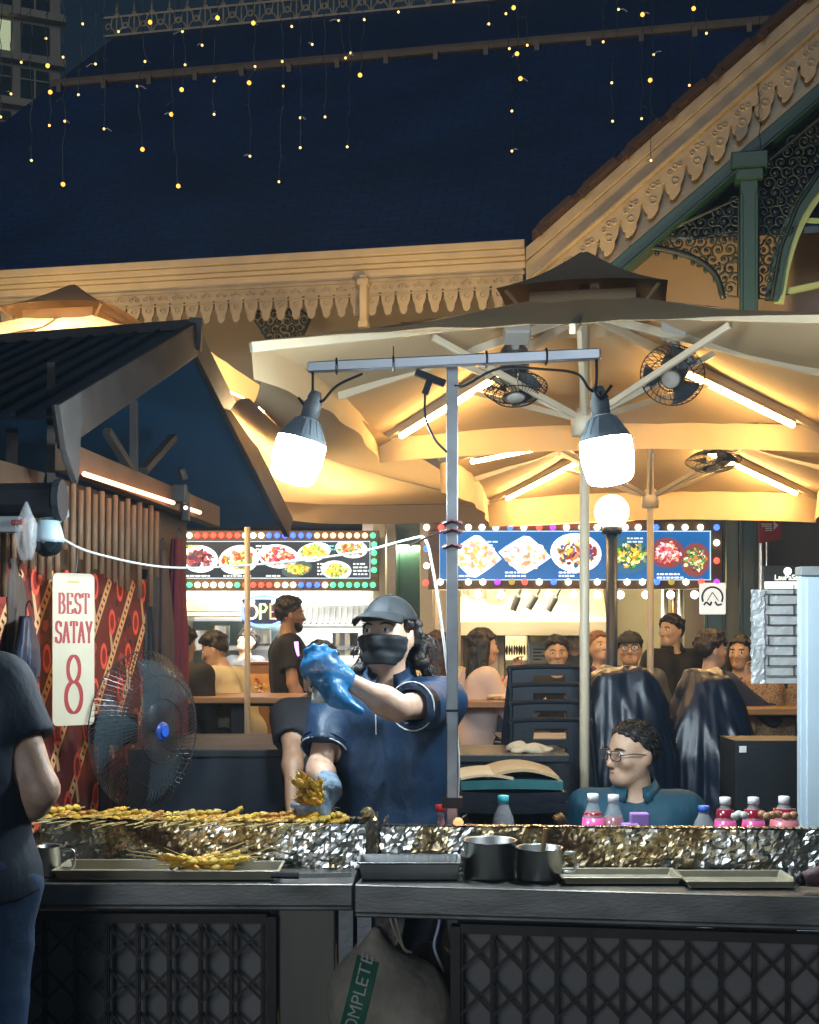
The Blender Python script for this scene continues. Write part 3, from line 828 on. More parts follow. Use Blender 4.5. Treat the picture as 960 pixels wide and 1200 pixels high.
# assumed warm floodlights: unseen fixtures and spots added to light fretwork and gable
def assumed_floodlight(p, tgt, en, label, spot=110):
    p = Vector(p); mb = MB(frame(p, (1, 0, 0), (Vector(tgt) - p)))
    mb.box((0, -.05, 0), (.16, .07, .11)); mb.box((0, -.1, -.03), (.04, .08, .03))
    o = one('assumed_floodlight', label, 'assumed_floodlight', mb, BLACKMETAL)
    lamp('assumed_flood_beam', 'SPOT', p + (Vector(tgt) - p).normalized() * .03, en, (1, .68, .28), .05, tgt, spot)  # added spot light, the housing itself gives none
q = Vector((1.9, 8.92, 2.72)); assumed_floodlight(q, Vector((2.5, 9.62, 5.3)), 170, 'small assumed flood lamp, unseen between the parasols, aimed up at the carved gable', 95)  # added unseen, assumed source of the warm light on the gable
q = BM @ Vector((-3.9, -1.0, 3.7)); assumed_floodlight(q, BM @ Vector((-3.4, .0, 4.45)), 40, 'small assumed flood lamp, unseen, washing the cream eave above the pale parasol', 150)  # added out of view, assumed from the warm light along the eave
q = BM @ Vector((-.75, -1.0, 3.75)); assumed_floodlight(q, BM @ Vector((-.9, .0, 4.45)), 28, 'small assumed flood lamp hidden behind the big parasol top, washing the cornice', 150)  # added behind the canopy, assumed source of the light on the cornice

# ------------------------------------------------------------------ office tower behind
tw = thing('office_tower', 'dim office tower with rows of dark windows rising behind the hall roof', 'building', (-21, 60, 0), 22)
TM = RM[tw.name]
FAC = M('tower_concrete', (.4, .33, .25), .8, var=.2, vs=.6); GLASSD = M('dark_window_glass', (.02, .04, .05), .12, var=.4, vs=.8)
LITW = EM('lit_office', (.75, .85, .5), .35)
mb = MB(TM); mb.span((-16, 0, 0), (4.5, 16, 46)); mk('wall', mb, FAC, tw)
rng = random.Random(3); fl = 0
mb = MB(TM)
for z in range(13): mb.span((-16, -.5, 18.0 + z * 2.15), (4.7, -.02, 18.35 + z * 2.15))
mk('floor_ledge', mb, FAC, tw)
for zi in range(11):
    for xi in range(8):
        x = -9.6 + xi * 1.75; z = 18.5 + zi * 2.15
        mb = MB(TM); mb.span((x, -.08, z), (x + 1.3, -.01, z + 1.45))
        wn = mk('window', mb, GLASSD if rng.random() > .14 else LITW, tw)
        if rng.random() < .6:
            mb = MB(TM); mb.span((x + .62, -.14, z), (x + .7, -.085, z + 1.45)); mb.span((x, -.14, z + .9), (x + 1.3, -.085, z + .96)); mk('mullion', mb, FAC, wn)
# ------------------------------------------------------------------ market parasols
TUBE_WARM_FAR = EM('warm_led_tube_far', (1., .64, .26), 105)
def parasol(label, c, half, ze, za, yaw=-10, leds=(), val=.13, pole_xy=None, cap=.36, led=(.32, .86), skip=(), bare=False, group='square canvas parasols over the tables', mids=True):
    root = thing('parasol', label, 'parasol', (c[0], c[1], 0), yaw, group); X = RM[root.name]
    hx, hy = half if hasattr(half, '__len__') else (half, half)
    cor = [Vector((-hx, -hy, ze)), Vector((hx, -hy, ze)), Vector((hx, hy, ze)), Vector((-hx, hy, ze))]
    ap = Vector((0, 0, za)); mb = MB(X)
    def edge(i, t):
        a, b = cor[i], cor[(i + 1) % 4]; p = a.lerp(b, t); n = Vector((-(b - a).y, (b - a).x, 0)).normalized()
        return p + n * (.05 * 4 * t * (1 - t)) + Vector((0, 0, .03 * 4 * t * (1 - t)))
    for i in range(4):
        def f(u, v, i=i):
            e = edge(i, u); p = ap.lerp(e, .06 + .94 * v)
            return p + Vector((0, 0, -.05 * math.sin(math.pi * v) * (1 - .5 * abs(2 * u - 1)) - .004 * math.sin(u * 40) * v + .012 * mnoise.noise(Vector((u * 4 + i * 7, v * 4, ze)))))
        mb.grid(f, 14, 10)
    cn = mk('canopy', mb, CANOPY if ze < 3 else DRAPEC, root, smooth=True)
    for i in range(4):
        if i in skip: continue
        mb = MB(X)
        def f(u, v, i=i):
            e = edge(i, u); n = Vector((e.x, e.y, 0)).normalized()
            return e + Vector((0, 0, -val * v)) - n * (.02 * v) + n * (.012 * math.sin(u * 23 + i) * v)
        mb.grid(f, 24, 3); mk('valance', mb, CANOPY, cn, smooth=True)
    if cap:
        mb = MB(X); ch = cap
        for i in range(4):
            a = Vector([(-1, -1), (1, -1), (1, 1), (-1, 1)][i]).to_3d() * ch; b = Vector([(-1, -1), (1, -1), (1, 1), (-1, 1)][(i + 1) % 4]).to_3d() * ch
            mb.grid(lambda u, v: (a.lerp(b, u) * (.05 + v * .95)) + Vector((0, 0, za + .15 - .21 * v - .02 * math.sin(math.pi * v) + .02 * 4 * u * (1 - u) * v)), 8, 6)
        cp = mk('vent_cap', mb, CAPCANVAS, root, smooth=True)
        mb = MB(X)
        for x in (-1, 1):
            for y in (-1, 1): mb.tube([(x * ch * .9, y * ch * .9, za - .06), (x * ch * .7, y * ch * .7, za - .13)], .008, 6)
        mb.grid(lambda u, v: Vector((math.cos(u * 6.283 + .785) * ch * .9, math.sin(u * 6.283 + .785) * ch * .9, za - .14 + .09 * v)), 4, 1)
        mk('vent_skirt', mb, CANOPY, cp)
    px = Vector((*pole_xy, 0)) if pole_xy else Vector((0, 0, 0))
    if not bare:
      mb = MB(X); mb.tube([(px.x, px.y, .02), (px.x, px.y, za + .02)], .02, 14); mk('pole', mb, CREAMPOLE, root, smooth=True)
      mb = MB(X); mb.box((px.x, px.y, .06), (.6, .6, .08)); mk('base', mb, BLACKMETAL, root, bevel=.01)
      mb = MB(X); mb.lathe([(.05, -.06), (.055, 0), (.03, .05)], 12, Matrix.Translation((px.x, px.y, ze - .12))); mk('runner', mb, CREAMPOLE, root, smooth=True); mb = MB(X); mb.lathe([(.06, -.05), (.06, .02), (.03, .05)], 12, Matrix.Translation((0, 0, za - .07))); mk('hub', mb, CREAMPOLE, root, smooth=True)
    ends = [(i, cor[i]) for i in range(4)] + ([(4 + i, edge(i, .5)) for i in range(4)] if mids else [])
    for i, e in ends:
        if bare and i not in leds: continue
        a = ap + Vector((0, 0, -.09)); b = e + Vector((0, 0, -.02)); q = a.lerp(b, .5) + Vector((0, 0, -.03))
        mb = MB(X); mb.bar(a, b, .022, .034); rb = mk('rib', mb, CREAMPOLE, root, bevel=.003)
        
        if not bare: mb = MB(X); mb.bar(Vector((px.x, px.y, ze - .12)), q, .018, .024); mk('strut', mb, CREAMPOLE, rb, bevel=.003)
        if i in leds:
            l0, l1 = led; mb = MB(X); p0 = a.lerp(b, l0) + Vector((0, 0, -.042)); p1 = a.lerp(b, l1) + Vector((0, 0, -.042))
            mb.tube([p0, p1], .0135, 10); mk('light_tube', mb, TUBE_WARM if c[1] < 6 else TUBE_WARM_FAR, rb)
            mb = MB(X); mb.bar(p0 + Vector((0, 0, .014)), p1 + Vector((0, 0, .014)), .034, .012); mk('tube_batten', mb, CREAMPOLE, rb)
    return root

UA = (.70, 5.12); UB = (1.43, 7.6); UD = (-.98, 8.05); UC = (-2.1, 8.0)
parasol('big cream parasol right behind the cook, its whole lit underside and vent cap showing', UA, 1.06, 2.5, 2.9, leds=(2, 3), val=.125, skip=(0,), cap=.32)
parasol('cream parasol seen beneath the big one, its slim pole before the blue food board', UB, 1.1, 2.46, 2.9, leds=(0, 1, 2, 3), val=.19, skip=(0,))
aw = thing('canvas_awning', 'broad cream canvas sheet slung beside the big parasol, its thin pole before the menu board', 'awning', P(290, 0, 8.0) * Vector((1, 1, 0)) if 0 else (PZ(290, 8.0, 0)), 0)
def curve_at(pts, t):
    q = bez(pts, 10); x = t * (len(q) - 1); k = min(int(x), len(q) - 2); return q[k].lerp(q[k + 1], x - k)
Tc = [P(312, 412, 4.42), P(390, 468, 5.3), P(470, 522, 6.5), P(574, 586, 8.75)]; Lc = [P(292, 468, 5.3), P(352, 520, 6.2), P(440, 556, 7.2), P(572, 589, 8.76)]; Fc = [P(262, 500, 6.9), P(300, 582, 8.0), P(400, 592, 8.5), P(572, 590, 8.78)]
mb = MB(); mb.grid(lambda u, v: curve_at(Tc, u).lerp(curve_at(Lc, u), v) + Vector((0, .0, -.07 * math.sin(math.pi * v) * (1 - u * .7) + .008 * math.sin(9 * u + 7 * v) * v)), 26, 12); mk('side_drape', mb, DRAPEC, aw, smooth=True)
mb = MB(); mb.grid(lambda u, v: curve_at(Lc, u).lerp(curve_at(Fc, u), v) + Vector((0, 0, .05 * math.sin(math.pi * v) * (1 - u) + .004)), 26, 12); mk('canvas', mb, DRAPEC, aw, smooth=True)
mb = MB(); mb.grid(lambda u, v: curve_at(Fc[1:], u) + Vector((0, .0 + .012 * math.sin(20 * u) * v, -.125 * v)), 30, 3); mk('valance', mb, DRAPEC, aw, smooth=True)
mb = MB(); q = PZ(290, 8.0, 0); mb.tube([(q.x, 8, 0), (q.x, 8, 2.42)], .019, 14); mk('pole', mb, CREAMPOLE, aw, smooth=True)
mb = MB(); mb.box((q.x, 8, .06), (.4, .4, .08)); mk('base', mb, BLACKMETAL, aw, bevel=.01)
mb = MB(); mb.tube([Vector((-.75, 6.4, 2.66)), Vector((-.35, 8.1, 2.7))], .0135, 8); mb2 = mk('light_tube', mb, EM('added_glow_over_canvas', (1, .7, .34), 150), aw)  # unseen tube added above the canvas so the cloth glows from behind
parasol('pale peaked parasol standing high behind the dark stall roof', UC, 1.1, 3.12, 3.56, leds=(1, 2, 3), val=.14, pole_xy=(-.6, .3))
lamp('added_parasol_glow', 'POINT', (-2.1, 7.7, 3.0), 80, (1, .76, .48), .15)  # added point light without a fixture, brightens the pale parasol's canvas

# wall fans under the canvas
def wire_fan(root, X, r=.17, nw=30, thick=.075, mats=None, rings=3, wire=.0014, parts=True):
    """round wire cage facing +y in X, with a hub, motor and blades"""
    mb = MB(X)
    for q in range(rings): rr = r * (1 - .3 * q); yy = [0., thick * .42, thick * .5][min(q, 2)]; mb.tube([(rr * math.cos(a), yy, rr * math.sin(a)) for a in np.linspace(0, 2 * math.pi, 37)[:-1]], wire * 1.8, 5, closed=True)
    for sgn in (1, -1):
        for k in range(nw):
            a = 2 * math.pi * k / nw; pts = []
            for j in range(6):
                q = j / 5; rr = lerp(.03, r, q); aa = a + .35 * (1 - q)
                pts.append((rr * math.cos(aa), sgn * thick * .5 * (1 - q ** 3), rr * math.sin(aa)))
            mb.tube(pts, wire, 4, cap=False)
    mk('wire_cage', mb, mats[0], root)
    mb = MB(X); mb.lathe([(0, thick * .5 + .008), (.03, thick * .5 + .006), (.042, thick * .5 - .006)], 16, rotm(-90)); mk('hub_cap', mb, mats[1], root, smooth=True)
    mb = MB(X); mb.lathe([(.0, .0), (.05, .01), (.058, .05), (.055, .12), (.035, .15), (0, .152)], 16, Matrix.Translation((0, -thick * .5, 0)) @ rotm(90)); mk('motor', mb, mats[2], root, smooth=True)
    for b in range(3):
        a0 = b * 2.094
        def f(u, v):
            rr = lerp(.035, r * .9, u); aa = a0 + (v - .5) * (.75 + .45 * u)
            return Vector((rr * math.cos(aa), (v - .5) * .045, rr * math.sin(aa)))
        mb = MB(X); mb.grid(f, 6, 5); mk('blade', mb, mats[3], root, smooth=True, solid=.003)
FANG = M('grey_fan_plastic', (.09, .085, .08), .4, var=.15); FANW = M('pale_fan_body', (.35, .33, .3), .5, var=.1)
BLADE = M('smoky_fan_blade', (.05, .06, .07), .25, var=.1)
def ceiling_fan(label, p, rx, rz, r=.17):
    root = thing('canopy_fan', label, 'fan', p, 0, 'electric fans under the parasols')
    X = Matrix.Translation(Vector(p)) @ rotm(0, 0, rz) @ rotm(rx)
    wire_fan(root, X, r, 34, .085, (BLACKMETAL, FANW, FANG, BLADE))
    mb = MB(X); mb.bar((0, -.14, 0), (0, -.17, .11), .03, .03); mb.box((0, -.17, .14), (.1, .07, .1)); mk('bracket', mb, FANW, root, bevel=.008)
ceiling_fan('black cage fan tilted under the big parasol beside the long bright tube', P(788, 440, 5.0), -32, 160, .125)
ceiling_fan('black cage fan lying nearly flat above the steel crossbar', P(604, 455, 5.0), -72, 180, .125)
ceiling_fan('fan half hidden behind the sagging canvas edge of the big parasol', P(836, 540, 6.9), -80, 180, .15)

# ------------------------------------------------------------------ food stalls at the back
PANEL = attr_mat('backlit_menu_panel', 1.0, .3)
def C255(r, g, b): return tuple(((c / 255) / 12.92 if c < 10 else ((c / 255 + .055) / 1.055) ** 2.4) for c in (r, g, b))
BC = dict(w=EM('bulb_white', (1, .88, .66), 3.2), r=EM('bulb_red', (1, .09, .06), 1.6), b=EM('bulb_blue', (.06, .16, 1), 1.7), g=EM('bulb_green', (.1, .8, .35), 1.3),
          p=EM('bulb_purple', (.35, .05, .9), 1.5), o=EM('bulb_peach', (1, .5, .28), 1.8), y=EM('bulb_olive', (.6, .45, .08), .5))
def bulb(parent, p, r, mat, n=10):
    mb = MB(); mb.ell(p, r, n, 7); return mk('bulb', mb, mat, parent, smooth=True)

def dish(root, cx, cy, rx, ry, d, seedn, kinds, plate=(235, 238, 245), rot=0., diamond=False):
    """a printed picture of a plate of food: flat, in its own colours"""
    rng = random.Random(seedn); mb = MB(); s = d / F_PX
    mb.col = C255(*plate); k = 26; ring = []
    for q in range(k):
        a = 2 * math.pi * q / k; c, sn = math.cos(a), math.sin(a)
        if diamond: e = abs(c) + abs(sn); c, sn = c / e ** .85, sn / e ** .85
        x, y = c * rx, sn * ry; ring.append((cx + x * math.cos(rot) - y * math.sin(rot), cy + x * math.sin(rot) + y * math.cos(rot)))
    mb.prism([(x, y) for x, y in ring][::-1], Matrix(((s, 0, 0, -480 * s), (0, 0, -1, d), (0, -s, 0, CAMZ + HOR * s), (0, 0, 0, 1))), .003)
    for layer in range(2):
        for _ in range(90 if layer == 0 else 60):
            a = rng.uniform(0, 6.28); q = math.sqrt(rng.random()) * (.78 if layer == 0 else .6); kk = rng.choice(kinds)
            x, y = cx + math.cos(a) * rx * q, cy + math.sin(a) * ry * q * .85; mb.col = C255(*[min(255, max(0, c + rng.randint(-28, 28))) for c in kk])
            L = rng.uniform(.05, .17) * rx; Wd = L * rng.uniform(.25, .8); th = rng.uniform(0, 3.14)
            poly = [(x + L * math.cos(b) * math.cos(th) - Wd * math.sin(b) * math.sin(th), y + L * math.cos(b) * math.sin(th) + Wd * math.sin(b) * math.cos(th)) for b in (0, .9, 1.8, 2.7, 3.6, 4.5, 5.4)]
            dd = d - .0035 - layer * .002 - rng.random() * .0015
            s2 = dd / F_PX
            mb.add([Vector(((px - 480) * s2, dd, CAMZ + (HOR - py) * s2)) for px, py in poly], [tuple(range(7))])
    mk('dish_picture', mb, PANEL, root)
def captions(root, items, d):
    """small white and yellow printed lines, too small to read"""
    mb = MB(); s = d / F_PX; rng = random.Random(5)
    for (x, y, w, n, c) in items:
        mb.col = C255(*c)
        for i in range(n):
            xx = x; 
            while xx < x + w * rng.uniform(.75, 1):
                l = rng.uniform(2, 6); a = P(xx, y + i * 4, d); b = P(min(xx + l, x + w), y + i * 4 + 1.8, d); mb.span((a.x, d - .003, b.z), (b.x, d, a.z)); xx += l + 1.3
    mk('caption', mb, PANEL, root)

def board(label, x0, x1, y0, y1, d, bg, fx0, fx1, fy0, fy1, frame_mat):
    a, b = P(x0, y0, d), P(x1, y1, d); fa, fb = P(fx0, fy0, d), P(fx1, fy1, d)
    root = thing('menu_board', label, 'signboard', ((a.x + b.x) / 2, d, b.z), 0, 'backlit food boards above the stalls')
    mb = MB(); mb.col = C255(*bg); mb.span((a.x, d + .01, b.z), (b.x, d + .04, a.z)); mk('panel', mb, PANEL, root)
    mb = MB(); mb.span((fa.x, d - .02, a.z), (fb.x, d + .12, fa.z)); mb.span((fa.x, d - .02, fb.z), (fb.x, d + .12, b.z)); mb.span((fa.x, d - .02, b.z), (a.x, d + .12, a.z)); mb.span((b.x, d - .02, b.z), (fb.x, d + .12, a.z))
    mb.span((fa.x + .01, d + .045, fb.z + .01), (fb.x - .01, d + .15, fa.z - .01))
    mk('frame', mb, frame_mat, root, bevel=.004)
    mb = MB(); mb.col = C255(190, 225, 245)
    for (p, q) in (((a.x, a.z), (b.x, a.z)), ((a.x, b.z), (b.x, b.z))): mb.bar((p[0], d + .004, p[1]), (q[0], d + .004, q[1]), .008, .012)
    for x in (a.x, b.x): mb.bar((x, d + .004, a.z), (x, d + .004, b.z), .008, .012)
    mk('panel_edge', mb, PANEL, root)
    return root
DB = 10.0
FRM = M('sign_frame_bronze', (.16, .1, .06), .5, var=.2)
# first board
b1 = board('backlit menu board with dark panel and tight rows of coloured bulbs above the open neon', 150, 434, 634, 678, DB, (22, 34, 44), 150, 444, 622, 692, FRM)
cx = 163
for seq, y in (('bbbwbbwrrrrrrwwwbbbbbbooooooogggg', 627.5), ('wwwwwggwwwwwgrrrrowwbbbwgggggggww', 685.5)):
    for i, ch in enumerate(seq[:30]): bulb(b1, P(166 + i * 9.35, y, DB - .03), .023, BC[ch])
for i in range(4): bulb(b1, P(438.5, 638 + i * 10, DB - .03), .023, BC['g'])
YEL = [(225, 190, 60), (210, 150, 40), (90, 140, 40), (240, 215, 120)]; REDM = [(200, 70, 60), (150, 40, 35), (230, 120, 100), (240, 220, 210)]; MIX = [(240, 200, 80), (200, 60, 40), (90, 130, 60), (250, 240, 220), (220, 130, 60)]
PURP = [(90, 40, 50), (120, 60, 70), (60, 30, 40), (150, 80, 90)]
for i, (x, y, rx, ry, kd) in enumerate(((234, 655, 22, 16, PURP), (280, 656, 24, 17, MIX), (326, 652, 24, 14, REDM), (368, 647, 20, 11, YEL), (412, 643, 19, 11, MIX), (348, 667, 18, 9, YEL), (394, 668, 18, 11, YEL))):
    dish(b1, x, y, rx, ry, DB + .008, 10 + i, kd, rot=-.2 if i % 2 else .1, plate=(225, 232, 235) if i != 5 else (60, 80, 80))
captions(b1, [(214, 639, 26, 1, (240, 230, 40)), (300, 639, 18, 3, (230, 235, 240)), (216, 674, 30, 1, (235, 240, 240)), (262, 674, 40, 1, (220, 225, 230)), (372, 660, 18, 4, (215, 225, 230)), (414, 660, 18, 4, (215, 225, 230)), (386, 639, 12, 2, (60, 190, 200)), (312, 674, 20, 1, (230, 235, 240))], DB + .007)
# second board
b2 = board('backlit blue food board with five plates and widely spaced party bulbs', 515, 833, 622, 680, DB, (24, 84, 140), 502, 846, 611, 690, FRM)
top = [(500, 'w'), (517, 'r'), (549, 'w'), (565, 'w'), (581, 'w'), (598, 'b'), (614, 'w'), (632, 'r'), (648, 'p'), (664, 'w'), (682, 'w'), (700, 'w'), (733, 'w'), (748, 'w'), (769, 'b'), (786, 'w'), (803, 'w'), (821, 'w'), (840, 'b')]
bot = [(516, 'w'), (549, 'w'), (566, 'w'), (583, 'p'), (600, 'y'), (615, 'r'), (632, 'w'), (649, 'b'), (666, 'w'), (683, 'w'), (700, 'w'), (735, 'w'), (753, 'w'), (770, 'b'), (787, 'y'), (804, 'w'), (822, 'r'), (840, 'p')]
for x, ch in top: bulb(b2, P(x, 618, DB - .03), .025, BC[ch])
for x, ch in bot: bulb(b2, P(x, 682, DB - .03), .025, BC[ch])
for x, y, ch in ((500, 643, 'b'), (500, 663, 'w'), (499, 683, 'r'), (840, 636, 'w'), (840, 657, 'r')): bulb(b2, P(x, y, DB - .03), .025, BC[ch])
WHT = [(245, 240, 235), (225, 205, 190), (205, 160, 120), (235, 225, 220)]; BRN = [(190, 110, 60), (120, 60, 40), (235, 220, 200), (70, 60, 110), (220, 180, 90)]
GRN = [(60, 110, 60), (120, 150, 70), (235, 230, 190), (30, 60, 50)]; PINK = [(200, 90, 80), (230, 150, 130), (150, 50, 50), (245, 215, 205)]
for i, (x, y, rx, ry, kd, dm) in enumerate(((557, 652, 31, 27, WHT + [(220, 170, 100)], True), (615, 650, 31, 24, WHT, True), (675, 648, 30, 23, BRN, False), (737, 650, 26, 22, GRN + YEL, False), (782, 648, 20, 18, PINK, False), (815, 656, 17, 20, GRN + [(220, 120, 60)], False))):
    dish(b2, x, y, rx, ry, DB + .008, 40 + i, kd, diamond=dm, rot=.1, plate=(240, 246, 255) if i < 3 else ((40, 90, 120) if i == 3 else (120, 60, 60)))
captions(b2, [(525, 674, 30, 1, (240, 245, 250)), (592, 670, 26, 2, (240, 245, 250)), (655, 670, 22, 2, (250, 250, 250)), (560, 634, 24, 2, (190, 215, 235)), (735, 630, 20, 2, (200, 215, 230)), (770, 672, 34, 2, (240, 245, 250))], DB + .007)
mb = MB(); mb.tube(bez([P(583, 608, DB - .06), P(590, 614, DB - .06), P(620, 614.5, DB - .06), P(690, 611, DB - .06), P(738, 609, DB - .06), P(748, 606, DB - .06)], 6), .011, 8); mk('neon_tube', mb, EM('neon_orange', (1, .28, .1), 4), b2, smooth=True)

CREAMTILE = M('cream_stall_panel', (.5, .44, .3), .4, var=.1, vs=4); KITCH = M('kitchen_tile', (.38, .42, .44), .3, var=.15, vs=3)
HOODM = M('hood_steel', (.3, .26, .19), .4, metal=.7, var=.2, vs=4, stretch=(.4, 1, 3))
def stall(label, x0, x1, d0, d1, zc, back, cname):
    a, b = P(x0, 690, d0), P(x1, 690, d0)
    root = thing('food_stall', label, 'food stall', ((a.x + b.x) / 2, d0, 0), 0, 'lit food stalls under the hall')
    mb = MB(); mb.span((a.x - .3, d1, 0), (b.x + .3, d1 + .05, 2.5)); mk('back_wall', mb, back, root)
    mb = MB(); mb.span((a.x - .05, d0 + .05, .0), (b.x + .05, d0 + .6, zc - .05)); c = mk('counter', mb, cname, root, bevel=.01)
    mb = MB(); mb.span((a.x - .08, d0, zc - .05), (b.x + .08, d0 + .62, zc)); mk('counter_top', mb, STEEL, c, bevel=.008)
    for x in (a.x, b.x): mb = MB(); mb.span((x - .05, d0 + .1, zc + .002), (x + .05, d1, 2.45)); mk('side_wall', mb, CREAMTILE, root, bevel=.006)
    return root
s1 = stall('brightly lit open kitchen below the menu board with tight coloured bulbs', 170, 444, 10.15, 12.2, 1.12, KITCH, M('brown_laminate', (.2, .11, .06), .4, var=.2))
def pbox(mb, x0, x1, y0, y1, d, dep, mi=0):
    a, b = P(x0, y0, d), P(x1, y1, d); return mb.span((a.x, d, b.z), (b.x, d + dep, a.z), mi)
for i in range(8):
    mb = MB(); pbox(mb, 214 + i * 28, 236 + i * 28, 693.5, 702, 10.12, .05); mk('lamp_panel', mb, EM('stall_lamp_panel', (1, .95, .85), 2.5), s1, bevel=.006)
for i in range(7): bulb(s1, P(236 + i * 29, 705, 10.1), .032, EM('bulb_white_bright', (1, .93, .8), 6))
mb = MB(); pbox(mb, 360, 432, 704, 708, 10.6, .04); mk('fluorescent_tube', mb, TUBE_WHITE, s1)
mb = MB(); pbox(mb, 205, 300, 705, 716, 11.4, .4); pbox(mb, 205, 330, 717, 722, 11.2, .6); mk('shelf', mb, M('shelf_goods', (.35, .25, .15), .5, var=.5, vs=9), s1)
mb = MB()
p0, p1 = P(352, 712, 11), P(452, 736, 11); mb.prism([(0, 0), (.35, -.0), (.35, .02), (.12, .2), (0, .2)], Matrix.Translation((p0.x, 11.3, p1.z)) @ Matrix.Rotation(R(90), 4, 'Z') @ Matrix.Rotation(R(90), 4, 'X') @ rotm(0, 180), -(p1.x - p0.x)); 
for k in range(14): mb.bar((p0.x + .04 + k * .05, 10.97, p1.z + .04), (p0.x + .04 + k * .05, 11.14, p1.z + .19), .012, .012)
mk('exhaust_hood', mb, M('dark_hood_steel', (.1, .105, .1), .45, metal=.6, var=.2), s1)
mb = MB()
for (x, y, r, h) in ((232, 745, .1, .14), (258, 742, .09, .16), (305, 742, .1, .12), (405, 756, .12, .2), (440, 752, .1, .2)): q = P(x, y + 12, 11.6); mb.lathe([(r, 0), (r, h), (r * 1.05, h + .005), (r * .9, h + .005), (r * .88, .01)], 16, Matrix.Translation(q))
pbox(mb, 205, 460, 757, 762, 11.4, .5); mk('pots', mb, STEEL, s1, smooth=False)
mb = MB(); pbox(mb, 205, 330, 728, 752, 12.1, .05); mk('tiled_panel', mb, M('blue_grey_panel', (.2, .3, .34), .3, var=.2), s1)
lamp('added_kitchen_light', 'AREA', (-.95, 10.6, 2.3), 130, (1, .95, .88), (1.6, .3), (-.95, 11.2, 1.2))  # area light without a fixture, added to the stall's lamps to brighten it
# open neon
on = thing('neon_open_sign', 'neon sign reading OPEN inside a blue ring, hung under the menu board', 'sign', P(310, 735, 10.08), 0)
def px_tube(pts, d, r): mb = MB(); mb.tube([P(x, y, d) for x, y in pts], r, 7); return mb
ring = [(309 + 25 * math.cos(a), 716 + 17.5 * math.sin(a)) for a in np.linspace(2.5, 6.9, 26)]; ring2 = [(309 + 26 * math.cos(a), 717 + 17 * math.sin(a)) for a in np.linspace(.2, 3.0, 20)]
NB = EM('neon_blue', (.1, .22, 1), 3.5)
mk('blue_ring', px_tube(ring, 10.08, .011), NB, on, smooth=True); mk('blue_ring', px_tube(ring2, 10.08, .011), NB, on, smooth=True)
mb = px_tube([(295 + 6.5 * math.cos(a), 717 + 8 * math.sin(a)) for a in np.linspace(0, 6.28, 20)], 10.07, .008); mk('letter', mb, EM('neon_cream', (1, .8, .5), 3), on, smooth=True)
mb = px_tube([(305, 726), (305, 708), (310, 708), (313, 712), (310, 717), (305, 717)], 10.07, .008); mk('letter', mb, EM('neon_lime', (.75, 1, .25), 2.6), on, smooth=True)
mb = px_tube([(325, 708), (317, 708), (317, 717), (324, 717), (317, 717), (317, 725), (325, 725)], 10.07, .008); mk('letter', mb, EM('neon_red', (1, .22, .12), 3), on, smooth=True)
mb = px_tube([(328, 725), (328, 708), (336, 725), (336, 708)], 10.07, .008); mk('letter', mb, EM('neon_green', (.5, 1, .4), 2.6), on, smooth=True)
mb = MB(); pbox(mb, 284, 340, 702, 731, 10.1, .01); mk('backing', mb, M('neon_backing', (.05, .06, .09), .3, var=.1), on)

s2 = stall('steel hooded kitchen glowing yellow below the blue food board', 500, 862, 10.15, 12.2, 1.1, M('yellow_cream_wall', (.5, .43, .26), .5, var=.1), M('dark_stall_front', (.09, .07, .06), .5, var=.2))
for x0, x1 in ((548, 561), (562, 600), (601, 630), (631, 668), (669, 702), (704, 728), (729, 760), (761, 783), (784, 812)):
    mb = MB(); pbox(mb, x0, x1 - 1, 686, 690.5, 10.2, .03); mk('fluorescent_tube', mb, TUBE_WHITE, s2)
for x in (560, 587, 616, 643, 672, 700, 727, 757, 786, 814):
    o = bulb(s2, P(x, 697, 10.05), .032, EM('bulb_white_bright', (1, .93, .8), 6)); mb = MB(); q = P(x, 690, 10.05); mb.tube([q, q + Vector((0, 0, .07))], .014, 8); mk('socket', mb, BLACKMETAL, o)
mb = MB(); a, b = P(535, 700, 10.9), P(712, 745, 10.9)
mb.prism([(10.9, b.z), (12.1, b.z), (12.1, a.z + .3), (11.3, a.z + .3), (10.9, b.z + .12)], Matrix(((0, 0, 1, a.x), (1, 0, 0, 0), (0, 1, 0, 0), (0, 0, 0, 1))), b.x - a.x); mk('exhaust_hood', mb, HOODM, s2, bevel=.006)
mb = MB(); pbox(mb, 562, 622, 727, 731, 11.8, .2); pbox(mb, 562, 566, 731, 778, 11.8, .2); pbox(mb, 618, 622, 731, 778, 11.8, .2); pbox(mb, 566, 618, 774, 778, 11.8, .2); mk('warmer_frame', mb, STEEL, s2, bevel=.004)
mb = MB(); pbox(mb, 567, 617, 732, 773, 12.05, .02); mk('warmer_back', mb, EM('warmer_glow', (1, .78, .35), 1.2), s2)
rng = random.Random(11)
mb = MB()
for i in range(16):
    q = P(571 + i * 2.9, 762, 11.9); mb.ell(q, (.012, .02, .05), 7, 6, jit=.2); mb.tube([q, q + Vector((.0, 0, .1))], .003, 4)
mk('roast_skewer', mb, M('roast_orange', (.6, .26, .06), .4, var=.3, vs=30), s2)
mb = MB(); pbox(mb, 650, 712, 726, 778, 11.9, .1); mk('dark_panel', mb, M('dark_tile', (.06, .07, .075), .3, var=.2), s2)
mb = MB(); pbox(mb, 622, 641, 752, 777, 11.6, .02); mk('paper_notice', mb, M('cream_notice', (.7, .62, .45), .6, var=.05), s2)
mb = MB()
for i, w in enumerate((13, 10, 14, 9)): pbox(mb, 625, 625 + w, 760 + i * 4, 761.5 + i * 4, 11.595, .003)
mk('notice_line', mb, BLACKMETAL, s2)
